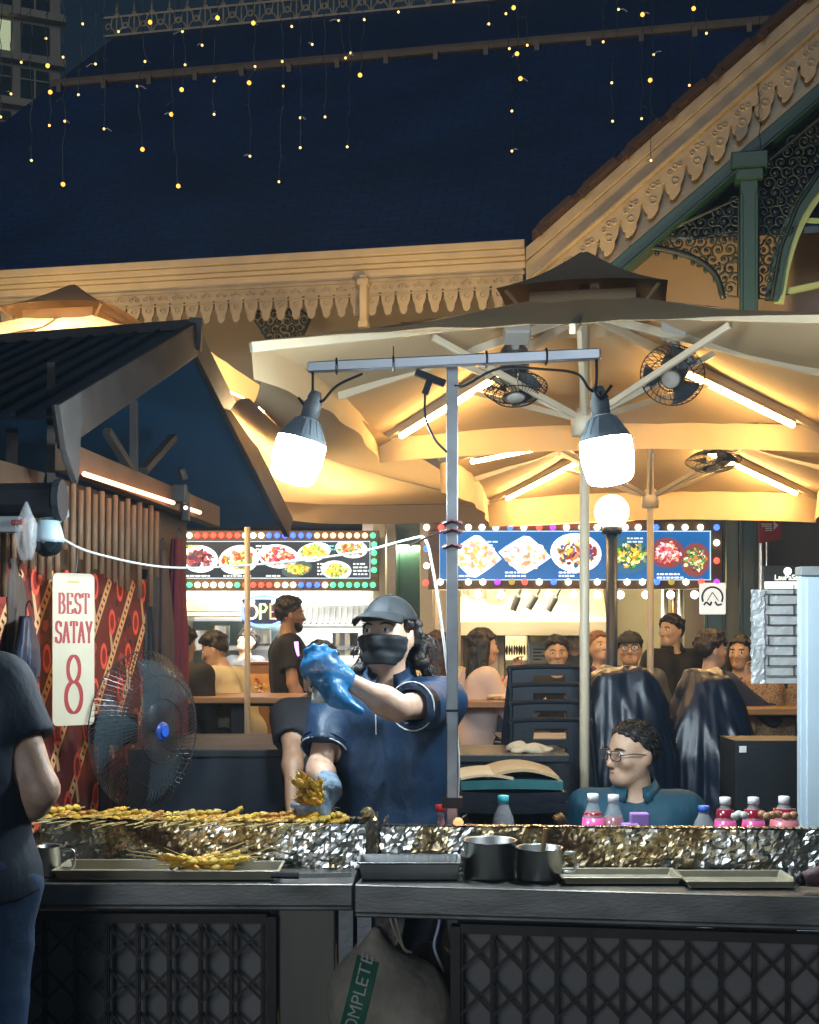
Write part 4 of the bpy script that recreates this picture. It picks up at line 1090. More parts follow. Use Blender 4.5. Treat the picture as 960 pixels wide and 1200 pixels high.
for x, y, ang in ((605, 705, 20), (625, 704, 30), (648, 706, 28)):
    q = P(x, y, 10.7); mb = MB(Matrix.Translation(q) @ rotm(0, ang)); mb.lathe([(.028, -.08), (.03, .04), (.015, .06), (.008, .16)], 12); mk('spotlight', mb, BLACKMETAL, s2)
for x0, x1, mt in ((793, 803, STEEL), (787, 792, M('copper_pipe', (.6, .27, .14), .3, metal=1, var=.2)), (774, 783, STEEL)):
    mb = MB(); q = P((x0 + x1) / 2, 800, 10.6); mb.tube([(q.x, 10.6, 1.1), (q.x, 10.6, 2.05)], (x1 - x0) / 2 / F_PX * 10.6, 12); mk('pipe', mb, mt, s2, smooth=True)
mb = MB(); pbox(mb, 832, 868, 690, 790, 10.2, .04); mk('cream_panel', mb, CREAMTILE, s2)
mb = MB(); pbox(mb, 515, 537, 692, 800, 10.3, .06); pbox(mb, 536, 540, 692, 800, 10.28, .1); mk('door_post', mb, CREAMTILE, s2)
mb = MB()
for i in range(9): q = P(579 + i * 4.6, 803, 10.3); mb.lathe([(.013, 0), (.014, .06), (.008, .075), (.008, .09)], 8, Matrix.Translation((q.x, 10.3, 1.1)))
mk('sauce_jar', mb, M('chilli_red', (.55, .06, .03), .3, var=.3, vs=30), s2, smooth=True)
lamp('added_kitchen_light', 'AREA', (.75, 10.5, 2.3), 130, (1, .84, .52), (1.9, .3), (.8, 11.1, 1.2))  # added area light, no fixture, lifts the hood and counter beyond the tubes
# round white sign
rs = thing('emblem_sign', 'small white square sign with a round figure emblem', 'sign', P(835, 720, 9.95), 0)
mb = MB(); pbox(mb, 820, 851, 683, 720, 9.95, .02); mk('plate', mb, M('white_acrylic', (.75, .76, .74), .4, var=.03, es=.55, ecol=(1, .97, .9)), rs, bevel=.02)
mb = MB(); mb.tube([P(835 + 12 * math.cos(a), 700 + 12 * math.sin(a), 9.945) for a in np.linspace(2.7, 6.75, 24)], .008, 6)
mb.tube(bez([P(825, 709, 9.945), P(828, 706, 9.945), P(832, 709, 9.945), P(834, 705, 9.945)]), .008, 5); mb.tube(bez([P(838, 705, 9.945), P(841, 709, 9.945), P(846, 708, 9.945)]), .008, 5); mb.tube([P(835, 694, 9.945), P(829, 704, 9.945)], .004, 5); mb.tube([P(835, 694, 9.945), P(842, 704, 9.945)], .004, 5)
mk('emblem', mb, M('emblem_ink', (.05, .09, .09), .5, var=.1), rs)
# red arrow sign
ar = thing('arrow_sign', 'red hanging sign with a white arrow pointing sideways', 'sign', P(902, 637, 9.2), 0)
mb = MB(); mb.prism([(0, 0), (.16, .03), (.16, .30), (0, .30)], Matrix.Translation(P(889, 637, 9.2)) @ Matrix.Rotation(R(90), 4, 'X'), .012); mk('plate', mb, M('red_sign', (.38, .03, .05), .4, var=.1), ar)
WHT_P = M('white_lettering', (.75, .74, .72), .5, var=0)
mb = MB(); z = P(889, 637, 9.2)
mb.prism([(.105, .095), (.14, .13), (.105, .16)], Matrix.Translation(z + Vector((0, -.0135, 0))) @ Matrix.Rotation(R(90), 4, 'X'), .002)
for x0, x1, zz in ((.015, .095, .135), (.045, .095, .105), (.045, .095, .09), (.02, .09, .12)): mb.span((z.x + x0, 9.2 - .0155, z.z + zz), (z.x + x1, 9.2 - .0135, z.z + zz + .008))
for a, b in (((.04, .19), (.115, .2)), ((.04, .19), (.04, .29)), ((.115, .2), (.115, .29))): mb.bar((z.x + a[0], 9.186, z.z + a[1]), (z.x + b[0], 9.186, z.z + b[1]), .004, .005)
mb.span((z.x + .055, 9.185, z.z + .225), (z.x + .085, 9.1865, z.z + .235)); mb.span((z.x + .055, 9.185, z.z + .245), (z.x + .085, 9.1865, z.z + .255))
mk('arrow_and_lines', mb, WHT_P, ar)
mb = MB(); q = P(892, 645, 9.22); mb.tube([(q.x, 9.22, 0), (q.x, 9.22, 2.5)], .016, 8); mb.tube([(q.x + .04, 9.22, 0), (q.x + .04, 9.22, 2.5)], .008, 8); mk('pole', mb, STEEL, ar)
# market name sign
ls = thing('market_name_sign', 'dark sign with white round logo, market name and a pale lit strip', 'sign', P(920, 692, 8.6), 0)
mb = MB(); pbox(mb, 895, 962, 663, 690, 8.6, .04); mk('panel', mb, M('ink_blue_panel', (.01, .022, .05), .4, var=.1), ls)
mb = MB(); pbox(mb, 897, 960, 681.5, 690, 8.57, .02); mk('lit_strip', mb, EM('mint_strip', (.72, 1, .9), .8), ls)
EW = EM('white_lit_letters', (.9, 1, .97), 1.)
q = P(923, 677, 8.59); mk('lettering', text_mb('LauPaSat', .052, Matrix.Translation(q) @ rotm(90), .002, xs=.95), EW, ls)
mb = MB(); q = P(923, 669.5, 8.598); mb.lathe([(0, 0), (.027, 0), (.027, .006), (0, .006)], 18, Matrix.Translation(q) @ rotm(90)); mk('logo', mb, EW, ls)
# ------------------------------------------------------------------ dark wooden stall with the number board
NAVYROOF = M('navy_corrugated_roof', (.012, .022, .045), .45, var=.35, vs=5, bump=.1)
BARGE = M('grey_barge_board', (.055, .047, .044), .65, var=.35, vs=7, bump=.2, bs=30)
UNDER = M('navy_roof_lining', (.012, .1, .23), .6, var=.3, vs=2)
Nn, Gg, Ff = P(70, 486, 4.3), P(228, 386, 6.0), P(338, 610, 7.2)
dl = Vector((-1.0, .3, 0)).normalized()
wa, wb = P(75, 555, 4.58), P(215, 597, 5.88); wdir = Vector((wb.x - wa.x, wb.y - wa.y, 0)).normalized(); wn = Vector((wdir.y, -wdir.x, 0))
def WP(d, z, off=0.):
    """a point of the stall's side wall at depth d"""
    t = (d - wa.y) / wdir.y
    return Vector((wa.x + wdir.x * t, d, z)) + wn * off
ks = thing('stall_kiosk', 'dark timber stall with navy gabled roof, bamboo rods and batik side wall', 'stall', WP(4.3, 0))
def roof_slab(a, b, th, name, mat, ext=3.2):
    mb = MB(); n = (b - a).cross(dl).normalized(); n = n if n.z > 0 else -n
    q = [a, b, b + dl * ext, a + dl * ext]; vs = q + [p - n * th for p in q]
    mb.add(vs, [(0, 1, 2, 3), (7, 6, 5, 4), (0, 4, 5, 1), (1, 5, 6, 2), (2, 6, 7, 3), (3, 7, 4, 0)])
    return mk(name, mb, mat, ks)
roof_slab(Nn, Gg, .012, 'roof_sheet', NAVYROOF); roof_slab(Gg + Vector((0, .01, 0)), Ff, .012, 'roof_sheet', NAVYROOF)
dz = Vector((0, 0, -.02)); roof_slab(Gg + dz + Vector((0, .03, -.03)) + dl * .02, Ff + dz + dl * .02, .012, 'roof_lining', UNDER)
mb = MB()
for k in range(26):
    o = dl * (.06 + k * .12); mb.tube([Nn + o + Vector((0, 0, .012)), Gg + o + Vector((0, 0, .008))], .011, 6)
mk('roof_ribs', mb, NAVYROOF, ks)
for a, b, w in ((Nn + Vector((.0, -.02, -.045)), Gg + Vector((0, 0, -.045)), .15), (Gg + Vector((0, 0, -.05)), Ff + Vector((0, .02, -.04)), .13)):
    mb = MB(); mb.bar(a, b, .03, w); mk('barge_board', mb, BARGE, ks, bevel=.004)
mb = MB(); mb.bar(Gg + Vector((0, 0, -.1)), Gg + Vector((.01, 0, .05)), .06, .05, up=(0, 1, 0)); mb.tube([Gg + Vector((0, 0, .02)), Gg + dl * 3.2 + Vector((0, 0, .02))], .03, 8); mk('ridge_cap', mb, BARGE, ks)
fr = frame(Nn + Vector((.012, -.06, -.02)), (Gg - Nn), (0, 0, 1))
mb = MB(fr); mb.prism([(-.03, .05), (.2, .05), (.15, -.06), (.11, -.11), (.085, -.16), (.06, -.21), (.03, -.235), (.0, -.18), (-.03, -.1)], depth=.025); mk('barge_tail', mb, M('pale_flaking_board', (.065, .06, .058), .7, var=.4, vs=9, bump=.3), ks, bevel=.004)
# beam with light strip
mb = MB(); mb.bar(WP(4.5, 2.15, .03), WP(6.25, 2.10, .03), .06, .1); mk('tie_beam', mb, M('old_brown_beam', (.13, .075, .045), .6, var=.3, vs=8, bump=.2), ks, bevel=.004)
mb = MB(); mb.tube([WP(4.56, 2.095, .085), WP(5.5, 2.09, .085)], .009, 8); mb.tube([WP(5.66, 2.085, .085), WP(5.86, 2.083, .085)], .009, 8); mk('light_strip', mb, EM('orange_strip', (1, .42, .2), 5.), ks)
mb = MB(); mb.bar(P(157, 470, 5.3), P(157, 560, 5.3), .03, .03); mb.bar(P(168, 552, 5.5), P(203, 512, 5.9), .035, .03); mb.bar(P(125, 505, 5.0), P(160, 560, 5.3), .03, .03); mb.bar(P(60, 600, 4.5), P(60, 430, 4.9), .03, .05); mb.bar(P(14, 560, 4.6), P(14, 505, 4.5), .04, .04)
mk('roof_strut', mb, BARGE, ks)
mb = MB(); mb.box(WP(5.6, 2.14, .08), (.06, .06, .08)); mb.box(WP(5.68, 2.09, .08), (.035, .035, .13)); mb.tube([WP(5.58, 2.25, .09), WP(5.6, 2.2, .1)], .02, 8); mk('bracket', mb, M('dark_bracket_steel', (.05, .055, .055), .5, metal=.6, var=.3), ks, bevel=.006)
# wall and rods
mb = MB(); a, b = WP(3.95, 0, -.06), WP(6.1, 0, -.06); c = dl * .05
mb.add([a, b, b + Vector((0, 0, 2.1)), a + Vector((0, 0, 2.1)), a + c, b + c, b + c + Vector((0, 0, 2.1)), a + c + Vector((0, 0, 2.1))], [(0, 1, 2, 3), (7, 6, 5, 4), (0, 4, 5, 1), (1, 5, 6, 2), (2, 6, 7, 3), (3, 7, 4, 0)])
mk('side_wall', mb, DARKWOOD, ks)
mb = MB(); mb.bar(WP(4.0, 1.0, -.2) + dl * .5, WP(4.0, 1.0, -.2) + dl * 2.4, .04, 2.2); mb.bar(WP(3.96, 0, -.02), WP(3.96, 2.2, -.02), .06, .06); mk('corner_post', mb, DARKWOOD, ks)
for k in range(22):
    d = 4.08 + k * .066; lowz = 1.70 + .035 * ((k * 7) % 5 - 2) * .8 - .0 + (.07 if k % 2 else 0); topz = 2.07 - .02 * (k % 2)
    if d < 4.5: topz = 1.93
    mb = MB(); mb.tube([WP(d, lowz, .02), WP(d + .004, topz, .02)], .0115, 8); mk('bamboo_rod', mb, BAMBOO, ks, smooth=True)
# printed batik
BT = attr_mat('batik_print', 0, .75, bump=.2)
bm = frame(WP(4.12, .84, -.035), wdir, (0, 0, 1)); BW, BH = 1.42, .92
mb = MB(bm); rng = random.Random(21); mb.col = C255(112, 42, 38); mb.prism([(0, 0), (BW, 0), (BW, BH), (0, BH)], depth=.003)
lay = [0.0034]
def flat(poly, col, dzz=0.0):
    lay[0] += 1e-6; mb.col = C255(*col)
    poly = [(min(BW, max(0, x)), min(BH, max(0, y))) for x, y in poly]
    mb.add([(x, y, lay[0] + dzz) for x, y in poly], [tuple(range(len(poly)))])
for _ in range(260):
    x, y = rng.uniform(0, BW), rng.uniform(0, BH); r = rng.uniform(.01, .035); flat([(x + r * math.cos(a) * rng.uniform(.6, 1.2), y + r * math.sin(a) * rng.uniform(.6, 1.2)) for a in np.linspace(0, 5.5, 7)], rng.choice([(80, 28, 30), (150, 56, 46), (110, 62, 50), (176, 78, 60), (70, 26, 32)]))
dia = Vector((.62, .78)); nr = Vector((.78, -.62))
for k in range(-3, 7):
    c0 = Vector((k * .26, 0))
    for sg in (.0,):
        for j in range(44):
            p = c0 + dia * (j * .03)
            if not (0 < p.x < BW - .02 and 0 < p.y < BH - .02): continue
            e = .021; flat([tuple(p - nr * e - dia * .0155), tuple(p + nr * e - dia * .0155), tuple(p + nr * e + dia * .0155), tuple(p - nr * e + dia * .0155)], (232, 176, 124), .0004)
            flat([tuple(p - nr * .009 - dia * .005), tuple(p + nr * .009 - dia * .005), tuple(p + nr * .009 + dia * .006), tuple(p - nr * .009 + dia * .006)], (60, 28, 24), .0008)
for k in range(7):
    for j in range(7):
        x, y = .09 + k * .26 + j * .085 - .3, .06 + j * .135
        if not (.05 < x < BW - .06): continue
        flat([(x + .036 * math.cos(a), y + .052 * math.sin(a)) for a in np.linspace(0, 5.9, 14)], (240, 92, 72), .0004)
        flat([(x + .02 * math.cos(a), y + .033 * math.sin(a)) for a in np.linspace(0, 5.9, 10)], (150, 40, 40), .0008)
        x2, y2 = x + .075, y + .05
        if x2 < BW - .05 and y2 < BH - .06 and (k + j) % 2:
            flat([(x2 - .02, y2 + .05), (x2, y2 + .055), (x2 + .03, y2 - .05), (x2 + .008, y2 - .055)], (220, 176, 130), .0004)
mk('batik_cloth', mb, BT, ks)
# number board
sx = Vector((.8, .6, 0)); so_ = P(61, 851, 4.42)
sg = thing('number_board', 'tall cream board hung on the batik wall reading BEST SATAY 8 in red', 'sign', so_, 0)
SM = frame(so_, sx, (0, 0, 1)); SW, SH = .152, .53
mb = MB(SM); rr = .018; pl = []
for cx_, cy_, a0 in ((SW - rr, rr, -90), (SW - rr, SH - rr, 0), (rr, SH - rr, 90), (rr, rr, 180)):
    for q in range(5): a = R(a0 + q * 22.5); pl.append((cx_ + rr * math.cos(a), cy_ + rr * math.sin(a)))
mb.prism(pl, depth=.006); mk('board', mb, M('cream_board', (.66, .58, .42), .5, var=.08, vs=9), sg)
REDL = M('red_lettering', (.4, .035, .035), .5, var=.12)
def glyph(mb, pts, wv, wh):
    """flat brush stroke, broad where it runs upright and fine where it runs level"""
    pts = [Vector(p) for p in pts]; k = len(pts); L_, R_ = [], []
    for i in range(k):
        d = (pts[min(k - 1, i + 1)] - pts[max(0, i - 1)]).normalized(); w = (wv * abs(d.y) + wh * abs(d.x)) / 2; n = Vector((-d.y, d.x))
        L_.append(pts[i] + n * w); R_.append(pts[i] - n * w)
    zz = .0066 + len(mb.v) * 2e-7
    mb.add([(p.x, p.y, zz) for p in L_ + R_], [(i, k + i, k + i + 1, i + 1) for i in range(k - 1)])
def arcp(cx, cy, rx, ry, a0, a1, n=14): return [(cx + rx * math.cos(R(a)), cy + ry * math.sin(R(a))) for a in np.linspace(a0, a1, n)]
GL = {'B': [[(.2, 0), (.2, 1)], [(.02, 1), (.45, 1)], [(.02, 0), (.5, 0)], [(.2, .52), (.5, .52)], arcp(.45, .76, .36, .24, 90, -90), arcp(.48, .26, .42, .26, 90, -90)],
      'E': [[(.22, 0), (.22, 1)], [(.04, 1), (.86, 1)], [(.04, 0), (.9, 0)], [(.22, .52), (.62, .52)], [(.86, 1), (.86, .8)], [(.9, 0), (.9, .22)], [(.62, .62), (.62, .42)]],
      'S': [arcp(.5, .75, .34, .25, 20, 180) + arcp(.5, .75, .34, .25, 180, 250, 6)[1:] + [(.6, .46)] + arcp(.5, .26, .38, .26, 40, -160)[0:], [(.84, .98), (.84, .74)], [(.12, .02), (.12, .28)]],
      'T': [[(.5, 0), (.5, 1)], [(.05, 1), (.95, 1)], [(.05, 1), (.05, .78)], [(.95, 1), (.95, .78)], [(.3, 0), (.7, 0)]],
      'A': [[(.08, 0), (.5, 1)], [(.5, 1), (.88, 0)], [(.22, .34), (.74, .34)], [(-.04, 0), (.24, 0)], [(.7, 0), (1.04, 0)]],
      'Y': [[(.5, 0), (.5, .45)], [(.5, .45), (.1, 1)], [(.5, .45), (.9, 1)], [(-.04, 1), (.26, 1)], [(.74, 1), (1.02, 1)], [(.3, 0), (.7, 0)]]}
mb = MB(SM)
for wd_, y0, x0, cw, hh in (('BEST', .39, .02, .0275, .07), ('SATAY', .288, .009, .0262, .074)):
    for i, ch in enumerate(wd_):
        for st in GL[ch]: glyph(mb, [(x0 + i * (cw + .0015) + x * cw * .92, y0 + y * hh) for x, y in st], .0088, .0036)
glyph(mb, arcp(.076, .196, .021, .046, -70, 290, 40), .0125, .0075); glyph(mb, arcp(.076, .098, .028, .054, 90, 450, 40), .0135, .0075)
mk('lettering', mb, REDL, sg)
mb = MB(SM); mb.span((.054, .497, .0062), (.096, .504, .008)); mk('slot', mb, M('gold_slot', (.25, .17, .05), .4, metal=.6, var=.2), sg)
mb = MB(); p = SM @ Vector((.076, .5, .005)); mb.tube(bez([p, p + Vector((.004, .03, .06)), p + Vector((0, .06, .13))], 5), .002, 5); mk('hanging_wire', mb, STEEL, sg)

# jackets and aprons hung at the wall's end
def hung(label, px0, px1, y0, y1, d, mat, cat, seed=1, group=None):
    s = d / F_PX; w = (px1 - px0) * s; top = P((px0 + px1) / 2, y0, d); L = (y1 - y0) * s; rng = random.Random(seed); ph = rng.uniform(0, 6)
    mb = MB()
    def f(u, v):
        a = u * 2 * math.pi; k = .42 + .58 * min(1, v * 2.2) + .05 * math.sin(9 * v + ph); k *= 1 - .25 * max(0, v - .8)
        q = 1 + .16 * math.sin(5 * a + ph + 2 * v) + .08 * math.sin(11 * a + 3 * v)
        return top + Vector((math.cos(a) * w * .5 * k * q, math.sin(a) * .085 * k * q, -L * v - .02 * math.sin(4 * a + ph) * v))
    mb.grid(f, 40, 22, closed_u=True)
    root = thing(cat.replace(' ', '_'), label, cat, (top.x, d, top.z - L), 0, group)
    mk('fabric', mb, mat, root, smooth=True, solid=.003)
    mb = MB(); mb.tube(bez([top + Vector((0, 0, -.03)), top + Vector((0, 0, .03)), top + Vector((.012, 0, .05)), top + Vector((.02, 0, .03))], 5), .003, 5); mk('hook', mb, BLACKMETAL, root)
hung('blackish jacket hung at the end of the bamboo rods', 156, 184, 668, 860, 5.55, M('black_jacket', (.02, .02, .025), .6, var=.3, bump=.2), 'jacket', 1)
hung('brown apron hung between the black jacket and the maroon cloth', 174, 202, 645, 880, 5.6, M('brown_apron', (.07, .045, .04), .8, var=.3, bump=.2), 'apron', 2)
hung('maroon cloth hung beside the menu board', 196, 219, 632, 870, 5.8, M('maroon_cloth', (.12, .012, .025), .75, var=.3, bump=.2), 'cloth', 3)
hung('navy jacket hung on the stall front beside the number board', 20, 42, 722, 800, 4.2, M('navy_jacket', (.012, .02, .05), .5, var=.3, bump=.2), 'jacket', 4)
hung('taupe hanging cloth at the stall front post', 2, 24, 640, 770, 4.28, M('taupe_cloth', (.1, .075, .065), .8, var=.2, bump=.2), 'cloth', 5)
# odds and ends under the eave
mb = MB(); mb.tube([P(-60, 588, 4.05), P(66, 586, 4.0)], .055, 14); mb.tube([P(66, 586, 4.0), P(74, 586, 4.0)], .065, 14)
one('rolled_awning', 'rolled dark awning under the stall eave', 'awning', mb, M('dark_awning', (.012, .016, .022), .7, var=.3, bump=.2))
r_ = thing('security_dome', 'pale blue dome fixture with black glass under the rolled awning', 'camera', P(56, 655, 4.0), 0)
mb = MB(); q = P(56, 632, 4.0); mb.lathe([(0, .06), (.035, .058), (.045, .03), (.052, 0), (.05, -.01)], 16, Matrix.Translation(q)); mb.bar(q + Vector((0, 0, .06)), q + Vector((.02, .1, .1)), .04, .04); mk('housing', mb, M('pale_blue_plastic', (.32, .42, .47), .4, var=.1), r_, smooth=True)
mb = MB(); mb.ell(q + Vector((0, 0, -.012)), (.048, .048, .045), 16, 10); mk('dome', mb, M('black_dome', (.008, .012, .016), .08, var=0), r_, smooth=True)
mb = MB(); mb.lathe([(.018, -.09), (.03, -.05), (.034, .02), (.02, .05), (.004, .09)], 12, Matrix.Translation(P(31, 622, 3.95))); one('plastic_bag', 'small clear plastic bag hung from the awning', 'bag', mb, M('clear_plastic', (.6, .6, .62), .2, var=.2, vs=20, bump=.6, alpha=.35), smooth=True)
mb = MB(); mb.box(P(2, 615, 3.98), (.12, .05, .05)); mb.box(P(20, 612, 3.95), (.035, .01, .016), mi=1); one('junction_box', 'white box with a red label beside the hung plastic bag', 'box', mb, [M('white_box', (.3, .32, .34), .4, var=.1), REDL], bevel=.003)
# white cable
pts = [P(66, 628, 4.1), P(110, 648, 4.3), P(200, 665, 4.5), P(320, 660, 4.4), P(420, 647, 4.1), P(480, 632, 3.85), P(498, 632, 3.78), P(506, 660, 3.76), P(516, 720, 3.74), P(526, 800, 3.72), P(537, 880, 3.7), P(536, 946, 3.7)]
mb = MB(); mb.tube(bez(pts, 8), .0045, 6); one('white_cable', 'white cable swagged from the stall to the steel post', 'cable', mb, M('white_cable', (.6, .62, .6), .4, var=.05), smooth=True)

# pedestal fan
fp = P(170, 856, 4.72); pf = thing('pedestal_fan', 'large black wire cage fan facing the grill beside the batik wall', 'fan', (fp.x - .12, fp.y + .1, 0), 0)
X = Matrix.Translation(fp) @ rotm(0, 0, 240)
wire_fan(pf, X, .293, 84, .17, (M('black_fan_wire', (.07, .07, .075), .3, metal=.5, var=.2), M('blue_hub', (.02, .06, .3), .3, var=.1), BLACKMETAL, M('clear_blade', (.1, .16, .19), .2, var=.1, alpha=.3)), wire=.0013)
mb = MB(X); mb.box((0, -.16, .0), (.11, .16, .11)); mb.tube([(0, -.2, -.03), (0, -.22, -fp.z + .05)], .02, 10); mb.lathe([(.22, -.0), (.22, .02), (.03, .06)], 20, Matrix.Translation((0, -.22, -fp.z + .01))); mk('stand', mb, BLACKMETAL, pf, smooth=False, bevel=.006)
mb = MB(X); mb.lathe([(0, .0985), (.02, .098), (.02, .095)], 14, rotm(-90)); mk('badge', mb, M('badge_blue', (.03, .12, .6), .3, var=.0), pf)
mb = MB(X); mb.span((-.045, -.245, .02), (.045, -.241, .035)); mk('maker_plate', mb, M('maker_plate', (.4, .42, .45), .4, var=.4, vs=90), pf)

# ------------------------------------------------------------------ grill counters
FOIL = M('crumpled_foil', (.8, .78, .72), .22, metal=1., var=.1, vs=30)
nt = FOIL.node_tree; N = nt.nodes; L = nt.links; b = N['Principled BSDF']
tc = N.new('ShaderNodeTexCoord'); n1 = N.new('ShaderNodeTexNoise'); n1.inputs['Scale'].default_value = 3.2; n1.inputs['Detail'].default_value = 10; n1.inputs['Roughness'].default_value = .7
L.new(tc.outputs['Object'], n1.inputs['Vector']); cr = N.new('ShaderNodeValToRGB'); e = cr.color_ramp.elements
e[0].position = .345; e[0].color = (.012, .008, .006, 1); e[1].position = .53; e[1].color = (.74, .72, .66, 1)
x = e.new(.41); x.color = (.16, .085, .03, 1); x = e.new(.47); x.color = (.6, .45, .22, 1)
L.new(n1.outputs['Fac'], cr.inputs['Fac']); L.new(cr.outputs['Color'], b.inputs['Base Color'])
mr = N.new('ShaderNodeMapRange'); mr.inputs['From Min'].default_value = .37; mr.inputs['From Max'].default_value = .5; L.new(n1.outputs['Fac'], mr.inputs['Value']); L.new(mr.outputs['Result'], b.inputs['Metallic'])
GRATE = M('sooty_grate', (.012, .011, .012), .5, metal=.6, var=.3)
def foil_surface(mb, o, ux, uy, nrm, w, h, seed, amp=.007, cell=.0075):
    o = Vector(o); nu = max(2, int(w / cell)); nv = max(2, int(h / cell)); rng = random.Random(seed)
    def f(u, v):
        p = o + ux * (w * u) + uy * (h * v); q = p * 34
        e = mnoise.noise(q) * .55 + mnoise.noise(q * 2.3) * .4 + mnoise.noise(p * 9) * .7
        return p + nrm * (amp * e) + ux * (rng.uniform(-.35, .35) * cell) + uy * (rng.uniform(-.35, .35) * cell * (0 < v < 1))
    mb.grid(f, nu, nv)
def grill(label, a, b, depth, h, seed, drop=.02):
    a, b = Vector(a), Vector(b); ux = (b - a); Lg = ux.length; ux.normalize(); up = Vector((0, 0, 1)); uy = up.cross(ux)
    root = thing('charcoal_grill', label, 'grill', a.lerp(b, .5) - up * h, 0)
    mb = MB(); o = a - up * h
    foil_surface(mb, o, ux, up, -uy, Lg, h, seed); foil_surface(mb, o + uy * depth, -uy, up, -ux, depth, h, seed + 1); foil_surface(mb, o + ux * Lg, uy, up, ux, depth, h, seed + 2); foil_surface(mb, o + ux * Lg + uy * depth, -ux, up, uy, Lg, h - drop, seed + 3)
    dn = (uy * .05 - up * drop).normalized(); foil_surface(mb, a + up * .002, ux, dn, up, Lg, .05, seed + 4, .006); foil_surface(mb, a + uy * (depth - .035) - up * (drop - .002), ux, uy, up, Lg, .035, seed + 5, .004)
    mk('foil_wrap', mb, FOIL, root)
    mb = MB(); q = a + uy * .03 - up * (.016 + drop)
    mb.add([q, q + ux * Lg, q + ux * Lg + uy * (depth - .05), q + uy * (depth - .05)], [(0, 1, 2, 3)]); mk('ash_bed', mb, M('ash_bed', (.03, .026, .024), .9, var=.6, vs=50, bump=.6), root)
    mb = MB(); n = int(Lg / .022)
    for k in range(n): p = a + ux * (k * .022 + .01) - up * (drop - .004); mb.tube([p + uy * .03, p + uy * (depth - .03)], .0028, 5)
    for k in range(3): p = a + uy * (.06 + k * (depth - .12) / 2) - up * drop; mb.tube([p, p + ux * Lg], .004, 5)
    mk('grate', mb, GRATE, root)
    return root, ux, uy
ga, gb = P(46, 960, 3.52), P(428, 966, 3.42); ga.z = gb.z = 1.016
gl, gux, guy = grill('long foil wrapped charcoal grill covered in a row of satay', ga, gb, .27, .118, 3)
ra_, rb_ = PZ(446, 3.41, 1.012), PZ(1010, 3.33, 1.012)
grill('foil wrapped grill without satay behind the two steel pots', ra_, rb_, .25, .114, 40, .03)
mb = MB(); mb.ell(P(432, 958, 3.6), (.022, .02, .03), 12, 9, jit=.35); one('foil_ball', 'crumpled foil lump between the two grills', 'foil', mb, FOIL)

STEELTOP = M('greasy_steel_rail', (.15, .143, .128), .42, metal=.8, var=.5, vs=6, bump=.06, bs=60, stretch=(1, 1, 3))
GATE = M('black_gate_iron', (.028, .022, .016), .5, metal=.5, var=.5, vs=18)
GPANEL = M('grimy_grey_panel', (.17, .15, .135), .6, var=.35, vs=3)
def counter(label, a, b, depth, z0, gx0, gx1, rail):
    """a, b: front top corners; gate between fractions gx0..gx1"""
    a, b = Vector(a), Vector(b); ux = b - a; Lg = ux.length; ux.normalize(); up = Vector((0, 0, 1)); uy = up.cross(ux)
    root = thing('grill_counter', label, 'counter', Vector((a.x, a.y, 0)), 0); X = frame(Vector((a.x, a.y, 0)), ux, uy); zt = a.z
    mb = MB(X); mb.span((0, .004, zt - .02), (Lg, depth, zt - .001)); mk('counter_top', mb, STEELTOP, root, bevel=.002)
    mb = MB(X); mb.span((0, -.012, zt - rail), (Lg, .003, zt)); mb.span((0, -.004, zt - rail - .012), (Lg, .02, zt - rail - .001)); mk('front_rail', mb, STEELTOP, root, bevel=.004)
    g0, g1 = gx0 * Lg, gx1 * Lg; zb = zt - rail - .03
    mb = MB(X); mb.span((g0, .07, .06), (g1, .075, zb)); mk('back_panel', mb, GPANEL, root)
    mb = MB(X); sp = .079; n = int((g1 - g0) / sp)
    for k in range(n + 1):
        x = g0 + k * sp
        mb.span((x - .006, .02, .06), (x + .006, .03, zb)); mb.span((x - .0025, .016, .06), (x + .0025, .0195, zb))
    cell = .108
    for k in range(n):
        x = g0 + k * sp; z = zb - .03; s_ = 1
        while z > .1:
            z2 = max(.08, z - .082)
            mb.bar((x, .034, z), (x + sp, .034, z2), .003, .0075, up=(0, 0, 1)); mb.bar((x + sp, .012, z), (x, .012, z2), .003, .0075, up=(0, 0, 1)); z -= cell
    for z in (zb - .006, .06): mb.span((g0, .01, z - .012), (g1, .04, z + .012))
    for x in (g0 - .012, g1 + .012): mb.span((x - .012, .005, .03), (x + .012, .045, zb))
    mk('folding_gate', mb, GATE, root)
    for x, y in ((.02, .04), (Lg - .02, .04), (.02, depth - .03), (Lg - .02, depth - .03)):
        mb = MB(X); mb.span((x - .018, y - .018, 0), (x + .018, y + .018, zt - .021)); mk('leg', mb, DARKSTEEL, root)
    return root, X, Lg
cl, CX1, CL1 = counter('steel counter under the satay grill, its black folding gate beside a plain panel', PZ(-220, 3.22, .9), PZ(414, 3.2, .9), .6, 0, .02, .84, .055)
mb = MB(CX1); mb.span((CL1 * .86, .03, .03), (CL1 * .965, .05, .83)); mk('side_panel', mb, M('worn_brown_panel', (.13, .115, .085), .5, metal=.3, var=.35, vs=3, stretch=(3, 1, .5)), cl, bevel=.004)
cr_, CX2, CL2 = counter('steel counter under the bare grill with a wide black folding gate', PZ(416, 3.195, .9), PZ(1060, 3.02, .9), .62, 0, .2, .99, .07)
